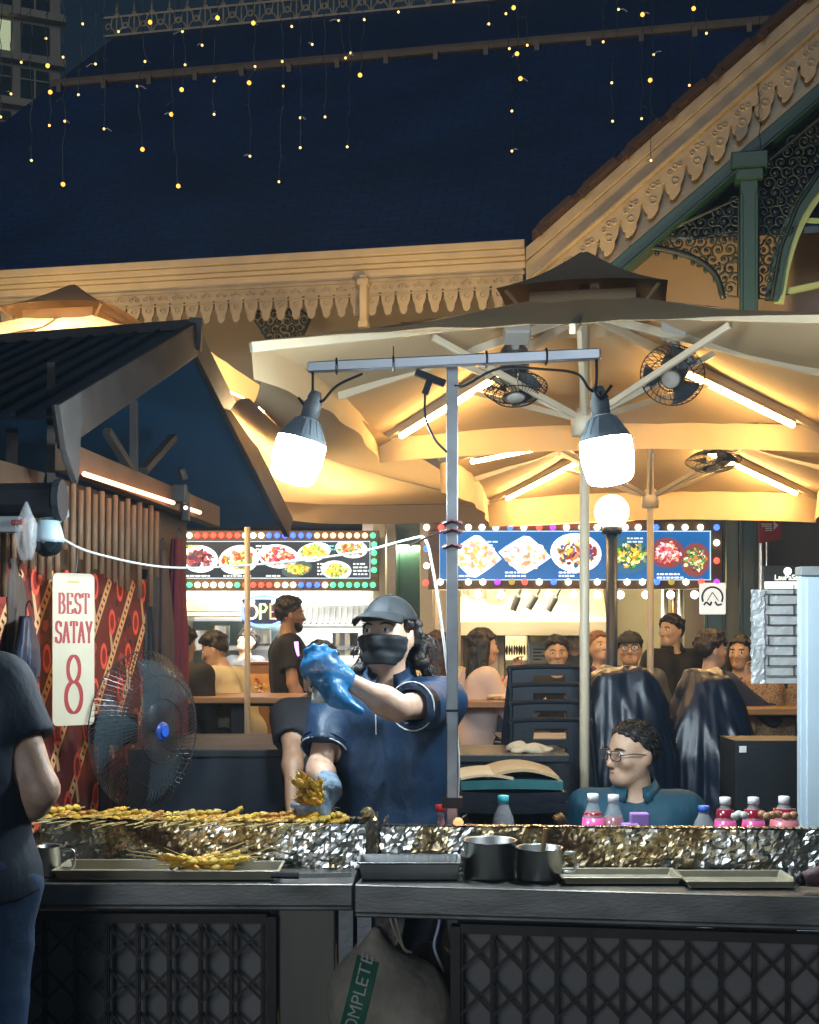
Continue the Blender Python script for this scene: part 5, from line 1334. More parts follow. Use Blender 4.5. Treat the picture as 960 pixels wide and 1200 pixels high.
mb = MB(); a = P(545, 960, 3.72); mb.add([Vector((a.x - .02, 3.7, .838)), Vector((1.5, 3.6, .838)), Vector((1.5, 3.98, .838)), Vector((a.x - .02, 4.0, .838)), Vector((a.x - .02, 3.7, .82)), Vector((1.5, 3.6, .82)), Vector((1.5, 3.98, .82)), Vector((a.x - .02, 4.0, .82))], [(0, 1, 2, 3), (7, 6, 5, 4), (0, 4, 5, 1), (1, 5, 6, 2), (2, 6, 7, 3), (3, 7, 4, 0)]); mk('bottle_shelf', mb, STEELTOP, cr_)

# satay on the grill: a few shapes, each skewer its own object
MEAT = [M('satay_meat_' + n, c, .42, var=.35, vs=55, bump=.5, bs=120, coat=.2) for n, c in (('turmeric', (.66, .34, .02)), ('golden', (.72, .42, .04)), ('charred', (.5, .22, .02)))]
STICK = M('bamboo_skewer', (.52, .38, .14), .6, var=.2, vs=30)
def satay_proto(i):
    rng = random.Random(100 + i); root = thing('satay', '', 'satay')
    mb = MB(); 
    for k in range(4): mb.ell((.028 * k - .02, rng.uniform(-.002, .002), rng.uniform(-.001, .002)), (.0175, .0098 + rng.uniform(-.001, .0015), .0085), 9, 7, jit=.16)
    mk('meat', mb, MEAT[i % 3], root, smooth=True, local=True)
    mb = MB(); mb.tube([(-.05, 0, 0), (.17, rng.uniform(-.004, .004), .001)], .0016, 5); mk('skewer', mb, STICK, root, local=True)
    return root
protos = [satay_proto(i) for i in range(5)]; used = set(); rng = random.Random(9)
def put_satay(loc, rot, label, group):
    i = rng.randrange(5)
    if i not in used: o = protos[i]; used.add(i)
    else: o = copy_tree(protos[i])
    o.location = loc; o.rotation_euler = rot; o['label'] = label; o['group'] = group
    return o
gang = math.atan2(gux.y, gux.x)
for k in range(58):
    f = .015 + k * .0158
    p = ga + gux * (Vector(gb - ga).length * f) + guy * rng.uniform(.085, .12) + Vector((0, 0, -.006 + rng.uniform(0, .004)))
    put_satay(p, (rng.uniform(0, 6), R(rng.uniform(-2, 3)), gang + R(-112 + rng.uniform(-9, 9))), 'yellow satay skewer lying in the long row on the foil grill', 'satay grilling in a row')
for k in range(12):
    f = .03 + k * .078
    p = ga + gux * (Vector(gb - ga).length * f) + guy * rng.uniform(.06, .17) + Vector((0, 0, .005 + rng.uniform(0, .004)))
    put_satay(p, (rng.uniform(0, 6), R(rng.uniform(-2, 3)), gang + R(-112 + rng.uniform(-35, 20))), 'yellow satay skewer lying crosswise on top of the row', 'satay laid over the row')

# trays, pots
def tray(label, p0, p1, d0, d1, z, h, flare=.012, mat=STEEL):
    x0, x1 = PZ(p0, d0, z).x, PZ(p1, d0, z).x; root = thing('steel_tray', label, 'tray', ((x0 + x1) / 2, (d0 + d1) / 2, z), 0, 'trays along the counter')
    def ring(e, zz): return [(x0 + e, d0 + e, zz), (x1 - e, d0 + e, zz), (x1 - e, d1 - e, zz), (x0 + e, d1 - e, zz)]
    mb = MB(); rs = [ring(flare, z + .001), ring(.004, z + h), ring(-.004, z + h), ring(-.004, z + h - .004), ring(.001, z + h - .004), ring(flare - .003, z + .0005)]
    rs.insert(0, ring(flare + .004, z + .002)); vs = [v for r in rs for v in r]; fs = [(0, 1, 2, 3)]
    for i in range(len(rs) - 1):
        for j in range(4): fs.append((i * 4 + j, i * 4 + (j + 1) % 4, (i + 1) * 4 + (j + 1) % 4, (i + 1) * 4 + j))
    fs.append(tuple(4 * (len(rs) - 1) + j for j in (3, 2, 1, 0)))
    mb.add(vs, fs); mk('pan', mb, mat, root, bevel=.002)
    return root
TR = M('tin_tray_steel', (.42, .37, .26), .4, metal=.45, var=.25, vs=12)
tray('long shallow tray in front of the sooty end of the satay grill', 62, 204, 3.235, 3.39, .902, .026, mat=TR)
tray('shallow tray holding a pile of loose satay sticks', 194, 326, 3.235, 3.38, .902, .024, mat=TR)
tray('deep steel tray between the tongs and the pots', 420, 540, 3.235, 3.36, .902, .045)
tray('shallow tray right of the small pot, against the burnt foil', 660, 800, 3.18, 3.31, .902, .018, mat=TR)
tray('shallow tray nearest the dark wrapped handle at the counter end', 806, 936, 3.13, 3.28, .902, .018, mat=TR)
tp = PZ(240, 3.31, .915)
for k in range(16):
    o = put_satay(tp + Vector((rng.uniform(-.06, .05), rng.uniform(-.02, .03), .008 + .0012 * k)), (0, R(rng.uniform(-14, 2)), R(rng.choice([150, 165, 20, 35]) + rng.uniform(-25, 25))), 'yellow satay skewer heaped in the shallow tray of sticks', 'satay heaped in the tray')
def pot(label, px, d, r, h, handle=None, z=.901):
    c = PZ(px, d, z); root = thing('steel_pot', label, 'pot', c, 0); X = Matrix.Translation(c)
    mb = MB(X); mb.lathe([(r * .96, 0), (r, .006), (r, h), (r + .004, h + .003), (r - .004, h + .001), (r - .005, .01), (0, .008)], 32); mk('body', mb, STEEL, root, smooth=True)
    mb = MB(X); mb.lathe([(0, h * .72), (r - .006, h * .72)], 24); mk('sauce', mb, M('dark_sauce', (.05, .03, .015), .15, var=.2), root)
    if handle:
        mb = MB(X); a = R(handle); e = Vector((math.cos(a), math.sin(a), 0)); mb.tube(bez([e * r + Vector((0, 0, h * .85)), e * (r + .03) + Vector((0, 0, h * .85)), e * (r + .03) + Vector((0, 0, h * .3)), e * r + Vector((0, 0, h * .25))], 5), .004, 7); mk('handle', mb, STEEL, root, smooth=True)
    return root
pot('larger steel pot beside the deep tray', 574, 3.29, .067, .092); pot('smaller steel pot with a wooden brush in it', 632, 3.26, .058, .078, -10); pot('dented steel mug with a handle at the counter end', 57, 3.3, .032, .075, 5)
mb = MB(); q = PZ(634, 3.26, .93); mb.tube([q, q + Vector((.012, .0, .1))], .006, 8); mb.box(q, (.03, .012, .03)); one('basting_brush', 'wooden basting brush standing in the smaller pot', 'brush', mb, M('brush_wood', (.4, .24, .08), .5, var=.2), bevel=.002)
mb = MB(); mb.tube([PZ(318, 3.22, .918), PZ(350, 3.22, .916)], .0085, 10); mb.bar(PZ(350, 3.22, .916), PZ(412, 3.225, .918), .004, .012, mi=1); one('tongs', 'metal tongs with black grip laid along the counter rail', 'tongs', mb, [BLACKMETAL, STEEL], smooth=False)
mb = MB(); mb.tube([PZ(44, 3.19, .92), PZ(30, 3.25, 1.02)], .006, 8); one('utensil', 'black utensil handle leaning beside the steel mug', 'utensil', mb, BLACKMETAL, smooth=True)
mb = MB(); mb.tube([PZ(932, 3.09, .93), PZ(942, 3.09, .932)], .016, 12, mi=1); mb.tube([PZ(941, 3.09, .932), PZ(955, 3.09, .937), PZ(985, 3.09, .95)], [.017, .024, .026], 12); one('wrapped_handle', 'dark reddish wrapped grip with a black tip at the counter end', 'handle', mb, [M('maroon_wrap', (.09, .035, .035), .6, var=.3, bump=.3), BLACKMETAL], smooth=True)

# bottles
CLEAR = M('clear_bottle', (.9, .93, .95), .06, var=0, alpha=.22, spec=.8)
def bottle(label, px, ytop, w, liq, capc, d=3.86, fill=.78, lab=None, group='bottles behind the bare grill'):
    z0 = .839; zt = CAMZ - (ytop - HOR) / F_PX * d; h = zt - z0; r = w / 2 / F_PX * d; c = PZ(px, d, z0)
    root = thing('bottle', label, 'bottle', c, 0, group); X = Matrix.Translation(c)
    pr = [(r * .9, 0), (r, .012), (r * 1.02, h * .45), (r * .86, h * .66), (r * .55, h * .8), (.014, h * .88), (.014, h * .93)]
    mb = MB(X); mb.lathe(pr, 22); mk('glass', mb, CLEAR, root, smooth=True)
    if liq:
        mb = MB(X); k = .95; q = [(a * k, b + .002) for a, b in pr if b <= h * fill]; q.append((r * .78 * k, h * (fill + .03))); q.append((0, h * (fill + .03))); mb.lathe(q, 22); mk('drink', mb, liq, root, smooth=True)
    mb = MB(X); mb.lathe([(.0155, h * .89), (.017, h * .895), (.017, h * .995), (.014, h), (0, h)], 18); mk('cap', mb, capc, root, smooth=True)
    if lab:
        mb = MB(X); mb.lathe([(r * 1.03, h * .12), (r * 1.045, h * .45), (r * .9, h * .65)], 22); mk('label_band', mb, lab, root, smooth=True)
    return root
PK = M('pink_drink', (.8, .11, .36), .25, var=.1); RD = M('red_drink', (.25, .01, .03), .15, var=.1); WC = M('white_cap', (.75, .74, .72), .35, var=.03); BLC = M('blue_cap', (.03, .12, .5), .35, var=.05); TLC = M('teal_cap', (.05, .5, .55), .35, var=.05)
PEACH = M('peach_pink_drink', (.72, .22, .24), .25, var=.1); LAB = M('pale_label', (.75, .55, .62), .5, var=.2, vs=40)
bottle('pink drink bottle left of the red one before the seated man', 695, 930, 27, RD, WC, fill=.7, lab=PK); bottle('dark red drink bottle before the seated man', 719, 931, 27, RD, WC, fill=.64)
bottle('clear bottle with a blue cap', 825, 944, 28, None, BLC); bottle('pink bottle beside the blue capped one', 850, 934, 27, RD, WC, lab=PK)
bottle('pink bottle in the middle of the three at the grill end', 883, 934, 28, RD, WC, lab=PK); bottle('largest peach pink bottle beside the white panel', 919, 933, 35, RD, WC, lab=PEACH)
bottle('clear bottle with a teal cap near the steel post', 590, 932, 28, None, TLC)
bottle('little red sauce bottle at the foot of the steel post', 517, 943, 12, M('red_sauce', (.5, .02, .02), .3, var=.1), M('red_cap', (.6, .03, .03), .3, var=0), d=3.75, fill=.8)
mb = MB(); q = PZ(749, 3.84, .839); mb.box(q + Vector((0, 0, .075)), (.055, .04, .15)); mb.box(q + Vector((-.03, -.01, .06)), (.05, .04, .12)); one('purple_packet', 'purple packets standing beside the red drink bottle', 'packet', mb, M('purple_paper', (.36, .2, .55), .5, var=.2), bevel=.004)
for i, x in enumerate((862, 872, 893, 899, 905, 911, 922, 930, 866)):
    mb = MB(); mb.ell(PZ(x, 3.5 + .02 * (i % 3), 1.026), (.013, .011, .011), 9, 7, jit=.15)
    one('garlic_bulb' if i in (0, 1, 8) else 'shallot', 'white garlic bulb lying before the middle pink bottle' if i in (0, 1, 8) else 'small tan shallot lying before the peach pink bottle', 'garlic' if i in (0, 1, 8) else 'shallot', mb, M('garlic_white', (.7, .68, .62), .5, var=.1) if i in (0, 1, 8) else M('shallot_tan', (.5, .25, .13), .45, var=.3, vs=40), group='garlic on the grill edge' if i in (0, 1, 8) else 'shallots on the grill edge', smooth=True)
mb = MB(); mb.ell(P(537, 963, 3.55), (.014, .012, .012), 9, 7, jit=.25); one('glowing_ember', 'orange glowing ember beside the steel post', 'ember', mb, EM('ember', (1, .2, .08), 2.2))

# ------------------------------------------------------------------ steel post with the two work lamps
tpz = thing('lamp_post', 'square steel post with a crossbar carrying two work lamps', 'post', PZ(530, 3.7, 0), 0)
mb = MB(); q = PZ(530, 3.7, 0); mb.span((q.x - .0165, q.y - .0165, 0), (q.x + .0165, q.y + .0165, P(530, 428, 3.7).z)); mk('upright', mb, POLE_ST, tpz, bevel=.003)
cA, cB = P(363, 435, 3.78), P(702, 417, 3.6); cA.z = cB.z = (cA.z + cB.z) / 2
mb = MB(); mb.bar(cA + Vector((0, -.035, 0)), cB + Vector((0, -.035, 0)), .03, .03); mk('crossbar', mb, POLE_ST, tpz, bevel=.003)
mb = MB()
for z in (612, 622, 640): p = P(530, z, 3.68); mb.tube([p + Vector((math.cos(a) * .026, math.sin(a) * .026 + .02, .004 * math.sin(3 * a))) for a in np.linspace(0, 6.28, 13)[:-1]], .006, 5, closed=True)
mb.tube(bez([P(524, 622, 3.67), P(505, 628, 3.66), P(480, 640, 3.66)], 5), .003, 5); mk('wire_binding', mb, M('maroon_black_tape', (.06, .015, .02), .5, var=.3), tpz)
mb = MB(); mb.span((q.x - .0175, q.y - .0175, P(530, 834, 3.7).z), (q.x + .0175, q.y + .0175, P(530, 831, 3.7).z)); mk('sleeve_joint', mb, BLACKMETAL, tpz); mb = MB(); mb.box(P(530, 940, 3.7), (.06, .05, .03)); mk('clamp', mb, BLACKMETAL, tpz)
mb = MB(); u = (cB - cA).normalized()
for t in (.1, .3, .62, .82): p = cA.lerp(cB, t) + Vector((0, -.035, 0)); mb.tube([p + Vector((0, math.cos(a) * .023, math.sin(a) * .023)) for a in np.linspace(0, 6.28, 11)[:-1]], .0028, 5, closed=True)
p = cA.lerp(cB, .3) + Vector((0, -.035, .015)); mb.tube([p, p + Vector((0, 0, .035))], .002, 4); mk('cable_tie', mb, BLACKMETAL, tpz)
def worklamp(label, px, py, d, hook_at, tilt, wire):
    c = P(px, py, d); root = thing('work_lamp', label, 'lamp', c, 0, 'work lamps hung from the crossbar'); X = Matrix.Translation(c) @ rotm(0, tilt)
    r = .0735
    mb = MB(X); mb.lathe([(0, -.078), (.03, -.077), (.054, -.071), (.064, -.06), (r, -.005), (r, .035), (r * .97, .052)], 32); mk('glowing_cover', mb, BULB_COOL, root, smooth=True)
    mb = MB(X); mb.lathe([(r * .985, .05), (r * .95, .06), (r * .72, .088), (.04, .108), (.03, .118), (.0, .118)], 32)
    for k in range(16):
        a = k * math.pi / 8; mb.bar((math.cos(a) * .064, math.sin(a) * .064, .064), (math.cos(a) * .037, math.sin(a) * .037, .11), .004, .008, up=(math.cos(a), math.sin(a), 0))
    mk('heat_sink', mb, M('blue_grey_housing', (.3, .36, .4), .4, var=.1), root, smooth=False)
    mb = MB(X); mb.lathe([(.026, .117), (.027, .16), (.02, .175), (.022, .18), (.016, .2), (0, .202)], 18); mk('lamp_holder', mb, M('grey_lamp_holder', (.2, .22, .24), .5, var=.1), root, smooth=True)
    tp_ = X @ Vector((0, 0, .2))
    mb = MB(); h = Vector(hook_at); s_ = 1 if px > 500 else -1
    hk = h + Vector((s_ * .012, 0, -.1)); mb.tube(bez([h, h + Vector((0, 0, -.06)), h + Vector((-s_ * .004, 0, -.09)), hk + Vector((s_ * .0, 0, -.008)), hk + Vector((s_ * .018, 0, .012)), hk + Vector((s_ * .03, 0, .028))], 5), .004, 6); mk('hook', mb, BLACKMETAL, root, smooth=True)
    mb = MB(); mb.tube(bez([hk, (hk + tp_) / 2 + Vector((.006, 0, 0)), X @ Vector((.024, 0, .165)), X @ Vector((-.01, .024, .15))], 5), .0022, 5); mb.tube(bez([hk, (hk + tp_) / 2 + Vector((-.006, 0, 0)), X @ Vector((-.024, 0, .165))], 5), .0022, 5); mk('tie_wire', mb, BLACKMETAL, root)
    mb = MB(); mb.tube(bez([tp_ + Vector((0, 0, -.02))] + [Vector(q) for q in wire], 7), .0042, 6); mk('flex', mb, BLACKMETAL, root, smooth=True)
worklamp('glowing work lamp hung beside the dark stall roof', 349, 536, 3.75, cA + Vector((.012, -.035, -.015)), 16, [P(378, 470, 3.74), P(395, 452, 3.74), P(425, 438, 3.72)])
worklamp('glowing work lamp hung above the round globe lamp', 712, 536, 3.6, cB + Vector((-.012, -.035, -.015)), -8, [P(690, 455, 3.58), P(676, 438, 3.58), P(640, 433, 3.6), P(585, 432, 3.62), P(545, 452, 3.66), P(532, 452, 3.69)])
mb = MB(); mb.bar(P(487, 436, 3.68), P(522, 450, 3.68), .022, .02); mb.bar(P(504, 445, 3.68), P(498, 462, 3.68), .018, .02); mb.tube(bez([P(498, 460, 3.68), P(499, 490, 3.67), P(510, 515, 3.67), P(524, 530, 3.68)], 6), .0042, 6); one('cable_connector', 'black cable splitter hung under the crossbar beside the post', 'connector', mb, BLACKMETAL, bevel=.002)

# globe street lamp
gp = P(717, 600, 8.0); gll = thing('globe_lamp', 'round glowing globe lamp on a dark blue post', 'lamp', (gp.x, 8.0, 0), 0)
mb = MB(); mb.ell(gp, .11, 24, 16); mk('globe', mb, GLOBE_WARM, gll, smooth=True)
mb = MB(); mb.lathe([(.06, -.14), (.065, -.11), (.05, -.09)], 18, Matrix.Translation(gp)); mb.tube([(gp.x, 8, 0), (gp.x, 8, gp.z - .1)], .036, 16); mk('post', mb, M('dark_blue_post', (.01, .025, .06), .4, var=.2), gll, smooth=True)

# ------------------------------------------------------------------ things behind the cook
BPL = M('black_chair_plastic', (.006, .012, .022), .4, var=.2, bump=.05)
def chair_proto():
    root = thing('plastic_chair', '', 'chair'); w = .2
    mb = MB()  # backrest with an arched opening, seen from behind
    def F(x, y): return Vector((x, -.02, y))
    th = .014; wx = lambda z: w * (1 - .2 * z / .4); cuts = (0, .03, .068, .105, .143, .18, .218, .255, .3, .33)
    for a_, b_ in zip(cuts[:-1], cuts[1:]):
        i_ = cuts.index(a_); slot = i_ % 2 == 1
        if not slot: spans = [(-wx(a_), wx(a_), -wx(b_), wx(b_))]
        else: spans = [(-wx(a_), -.075, -wx(b_), -.07), (.075, wx(a_), .07, wx(b_))]
        for xa0, xa1, xb0, xb1 in spans:
            mb.prism([(xa0, a_), (xa1, a_), (xb1, b_), (xb0, b_)], Matrix.Translation((0, -.02 + th, 0)) @ Matrix.Rotation(R(90), 4, 'X'), th)
    mb.tube(bez([F(-w, 0), F(-w * .85, .29), F(-w * .76, .335), F(w * .76, .335), F(w * .85, .29), F(w, 0)], 4), .011, 7)
    for x in (-.125, .125): mb.bar(F(x, .02) + Vector((0, -.006, 0)), F(x * .85, .3) + Vector((0, -.006, 0)), .03, .01, up=(0, 1, 0))
    mk('backrest', mb, BPL, root, local=True)
    mb = MB(); mb.grid(lambda u, v: Vector((lerp(-w, w, u) * (1 + .06 * v), v * .4 - .004, .018 - .012 * math.sin(math.pi * u) * math.sin(math.pi * v))), 8, 8); mk('seat', mb, BPL, root, local=True, solid=.008, smooth=True)
    for x in (-1, 1):
        for y in (0, 1): mb = MB(); mb.bar((x * w * .95, y * .38, -.02), (x * (w + .03), y * .42 - .03, -.42), .04, .03); mk('leg', mb, BPL, root, local=True, bevel=.004)
    return root
cpz = chair_proto(); cb = P(645, 780, 5.5)
for k, nm in enumerate(('lowest', 'second lowest', 'second highest', 'topmost')):
    o = cpz if k == 0 else copy_tree(cpz)
    o.location = (cb.x, 5.5 + .022 * k, cb.z - .345 - .075 * (3 - k)); o['label'] = nm + ' black plastic chair of the stack behind the dark table'; o['group'] = 'stacked black chairs'
    RM[o.name] = Matrix.Identity(4)
rng = random.Random(4)
def drape(label, px, w, ytop, d, dep, seed, ybot=None, peak=.5):
    c = P(px, ytop, d); s = d / F_PX; ww = w * s; zt = c.z; rng = random.Random(seed); ph = [rng.uniform(0, 6.3) for _ in range(4)]
    mb = MB()
    def f(u, v):
        a = 2 * math.pi * u; ca, sa = math.cos(a), math.sin(a); e = (abs(ca) ** 3 + abs(sa) ** 3) ** (-1 / 3)
        if v < .25: q = v / .25; k = peak * q; z = zt - .03 * q * q - .02 * q * math.sin(2 * a + ph[0])
        else:
            q = (v - .25) / .75; k = peak + (1 - peak) * min(1, q * 3.2) ** .8 + .1 * q; z = zt - .03 - (zt - .05) * q ** 1.15
            fo = min(1, q * 2.5); k *= 1 + fo * (.05 * math.sin(7 * a + ph[1] + 1.5 * q) + .035 * math.sin(15 * a + ph[2] + 3 * q) + .02 * math.sin(31 * a + ph[3] - 4 * q))
        p = Vector((ca * e * ww / 2 * k, sa * e * dep / 2 * k, z))
        n = 1 - 2.2 * abs(mnoise.noise(Vector((p.x * 8, p.y * 8, p.z * 1.2)) + Vector((seed, 0, 0)))) + .5 * (1 - 2 * abs(mnoise.noise(Vector((p.x * 17 + p.z * 5, p.y * 17, p.z * 3)) + Vector((seed, 3, 0)))))
        return Vector((c.x, d, 0)) + p * (1) + Vector((ca, sa, 0)) * (.02 * n) + Vector((0, 0, .01 * n if v < .3 else 0))
    mb.grid(f, 120, 60, closed_u=True)
    return one('covered_stack', label, 'cover', mb, NAVYCLOTH, smooth=True, loc=(c.x, d, 0), group='stacks under dark plastic sheets')
drape('dark navy plastic sheet over a tall stack behind the man in glasses', 728, 112, 783, 5.75, .42, 1, peak=.62)
drape('dark navy plastic sheet over the stack behind the seated boy, slightly crooked', 826, 104, 786, 5.9, .42, 5, peak=.4)
# dark tables either side of the cook
def dark_table(label, p0, p1, z, d0, d1, sheet):
    a, b = PZ(p0, d0, z), PZ(p1, d0, z); root = thing('dark_table', label, 'table', ((a.x + b.x) / 2, d0, 0), 0)
    mb = MB(); mb.span((a.x, d0, z - .03), (b.x, d1, z)); mk('table_top', mb, M('black_table_top', (.012, .016, .02), .5, var=.2, bump=.05), root, bevel=.004)
    mb = MB(); mb.grid(lambda u, v: Vector((lerp(a.x, b.x, u), d0 + .012 + .012 * math.sin(u * 31 + v * 2) * v, z - .031 - v * (z - .1))), 70, 8); mk('hanging_sheet', mb, sheet, root, smooth=True)
    for x in (a.x + .03, b.x - .03):
        for y in (d0 + .05, d1 - .05): mb = MB(); mb.span((x - .02, y - .02, 0), (x + .02, y + .02, z - .031)); mk('leg', mb, BLACKMETAL, root)
dark_table('long black table with a navy sheet beside the pedestal fan', 150, 352, 1.08, 4.95, 5.75, M('navy_tarp', (.008, .013, .022), .45, var=.4, vs=3, bump=.2, bs=9))
dark_table('black table holding a crumpled cream bag, before the chair stack', 536, 668, 1.06, 4.95, 5.4, M('black_tarp', (.007, .01, .014), .4, var=.3, vs=3, bump=.2))
Fb = Field(); q = P(622, 880, 5.05)
for k in range(9): Fb.ell(q + Vector((rng.uniform(-.1, .1), rng.uniform(-.03, .03), rng.uniform(-.01, .022))), (rng.uniform(.025, .045), .03, rng.uniform(.012, .022)), rotm(0, rng.uniform(-30, 30), rng.uniform(-40, 40)), k=.008)
one('crumpled_bag', 'crumpled cream paper bag lying on the black table', 'bag', np_mb(Fb.mesh(.006, 0, folds(.003, 120, (1, .3, .5), 30))), M('cream_paper', (.5, .4, .27), .8, var=.2, bump=.3), smooth=True)
# heap of flat boxes and black bags below
def sheetbox(name, label, cat, p0, p1, y, d0, d1, th, mat, bow=.02, group=None, tilt=0.):
    a, b = P(p0, y, d0), P(p1, y, d0); mb = MB()
    mb.grid(lambda u, v: Vector((lerp(a.x, b.x, u), lerp(d0, d1, v), a.z + bow * math.sin(math.pi * u) + tilt * (u - .5))), 14, 4)
    return one(name, label, cat, mb, mat, solid=th, smooth=False, group=group)
CARD = M('tan_cardboard', (.36, .25, .14), .8, var=.15); TEALP = M('teal_plastic', (.02, .1, .11), .4, var=.3, vs=12); BAGM = M('black_bin_bag', (.01, .014, .022), .25, var=.3, bump=.5, bs=14)
sheetbox('cardboard_sheet', 'bowed tan cardboard sheet lying on the heap behind the teal capped bottle', 'cardboard', 570, 655, 912, 4.5, 4.85, .01, CARD, .028); sheetbox('cardboard_sheet', 'smaller cardboard flap under the bowed sheet', 'cardboard', 540, 602, 913, 4.48, 4.8, .008, M('pale_cardboard', (.42, .32, .2), .8, var=.15), .012)
sheetbox('teal_crate_lid', 'teal plastic lid under the cardboard sheets', 'lid', 541, 660, 921, 4.47, 4.85, .03, TEALP, .004)
for i, (y, n) in enumerate(((934, 'upper'), (946, 'lower'))): sheetbox('folded_sheet', n + ' folded dark sheet in the heap under the teal lid', 'sheet', 538 - i * 2, 664 + i * 3, y, 4.46, 4.9, .035, BAGM, -.006, 'folded dark sheets in the heap')
Fb = Field(); q = P(602, 985, 4.7)
for k in range(14): Fb.ell(q + Vector((rng.uniform(-.16, .18), rng.uniform(-.1, .1), rng.uniform(-.3, .03))), [rng.uniform(.09, .13)] * 3, k=.05)
one('black_bin_bag', 'black plastic bag bulging under the folded sheets', 'bag', np_mb(Fb.mesh(.014, 0, folds(.006, 60, (1, .4, .3), 14))), BAGM, smooth=True)
# white panel and foil panel at the frame edge
mb = MB(); a, b = P(938, 668, 4.35), P(1010, 990, 4.35); mb.span((a.x, 4.35, .3), (b.x, 4.39, a.z - .02)); mb.span((a.x - .004, 4.335, a.z - .0195), (b.x, 4.4, a.z + .012), mi=1); mb.span((a.x + .018, 4.338, .32), (b.x, 4.348, a.z - .03))
one('white_door', 'pale white metal door panel with a grey top strip beside the foil wrapped board', 'panel', mb, [M('white_enamel', (.56, .68, .76), .35, var=.08, vs=4), M('grey_lid', (.3, .32, .32), .5, var=.2)], bevel=.004)
FB = thing('foil_wrapped_board', 'standing board wrapped in silver foil with black taped lines', 'panel', P(912, 800, 4.75), 0)
a, b = P(881, 691, 4.75), P(952, 801, 4.75)
SIL = M('dull_silver_foil', (.62, .65, .66), .45, metal=.35, var=.2, vs=25)
mb = MB(); mb.span((a.x + .01, 4.77, b.z + .01), (b.x, 4.79, a.z - .01)); foil_surface(mb, (a.x, 4.76, b.z), Vector((1, 0, 0)), Vector((0, 0, 1)), Vector((0, -1, 0)), b.x - a.x, a.z - b.z, 5, .0025, .012); mk('foil_board', mb, SIL, FB)
mb = MB()
for i in range(9): z = lerp(b.z, a.z, (i + .7) / 9.2); mb.span((a.x + .055, 4.748, z), (b.x, 4.7515, z + .0035))
for i in range(9): z = lerp(b.z, a.z, (i + .7) / 9.2); x = a.x + (.06 if i % 2 else .155); mb.span((x, 4.748, z), (x + .0035, 4.7515, z + .038))
mk('tape_line', mb, M('dark_tape', (.04, .045, .05), .5, var=.2), FB)
mb = MB(); foil_surface(mb, (a.x - .004, 4.744, b.z), Vector((1, 0, 0)), Vector((0, 0, 1)), Vector((0, -1, 0)), .05, a.z - b.z, 9, .008, .008); mk('foil_edge', mb, SIL, FB)
mb = MB(); a, b = P(862, 868, 4.95), P(975, 980, 4.95); mb.span((a.x, 4.95, 0), (b.x, 5.2, a.z)); mb.span((a.x + .01, 4.942, a.z - .3), (b.x - .01, 4.9485, a.z - .02)); mb.span((a.x + .012, 4.938, a.z - .045), (a.x + .04, 4.9415, a.z - .02), mi=1); mb.span((b.x - .12, 4.938, a.z - .18), (b.x - .108, 4.9415, a.z - .14), mi=1)
one('black_cabinet', 'low black cabinet with a white tag, behind the pink bottles', 'cabinet', mb, [M('black_cabinet_paint', (.007, .011, .015), .55, var=.25), WHT_P], bevel=.004)
# dining tables on the deck
def dtable(label, p0, p1, y, d, dep, ped):
    a, b = P(p0, y, d), P(p1, y, d); root = thing('dining_table', label, 'table', ((a.x + b.x) / 2, d + dep / 2, .33), 0, 'wood tables on the deck'); z = a.z
    mb = MB(); mb.span((a.x, d, z - .04), (b.x, d + dep, z)); mk('table_top', mb, WOOD, root, bevel=.006)
    mb = MB(); x = P(ped, y, d + dep / 2).x; mb.span((x - .05, d + dep / 2 - .05, .35), (x + .05, d + dep / 2 + .05, z - .041)); mb.span((x - .3, d + dep / 2 - .05, z - .07), (x + .3, d + dep / 2 + .05, z - .041)); mk('pedestal', mb, BLACKMETAL, root)
    mb = MB(); mb.span((x - .3, d + .1, .331), (x + .3, d + dep - .1, .36)); mk('foot', mb, BLACKMETAL, root)
    return root
dtable('wood table on the deck in front of the man in the yellow shirt', 203, 352, 817, 8.0, .6, 281); dtable('wood table beside the woman in the pink top', 528, 622, 822, 7.9, .6, 592); dtable('wood table at the deck end by the leopard print dress', 868, 975, 830, 7.3, .6, 945)
def bench(label, p0, p1, d):
    a, b = PZ(p0, d, .78), PZ(p1, d, .78); root = thing('bench', label, 'bench', ((a.x + b.x) / 2, d, .33), 0, 'benches on the deck')
    mb = MB(); mb.span((a.x, d - .17, .74), (b.x, d + .17, .78)); mk('seat', mb, DARKWOOD, root, bevel=.005)
    for x in (a.x + .05, b.x - .05): mb = MB(); mb.span((x - .025, d - .14, .331), (x + .025, d + .14, .739)); mk('leg', mb, BLACKMETAL, root)
bench('dark bench behind the table of the man in yellow', 180, 350, 8.85); bench('dark bench under the woman in pink', 500, 680, 8.75); bench('dark bench on the deck by the seated boy', 800, 960, 8.0)
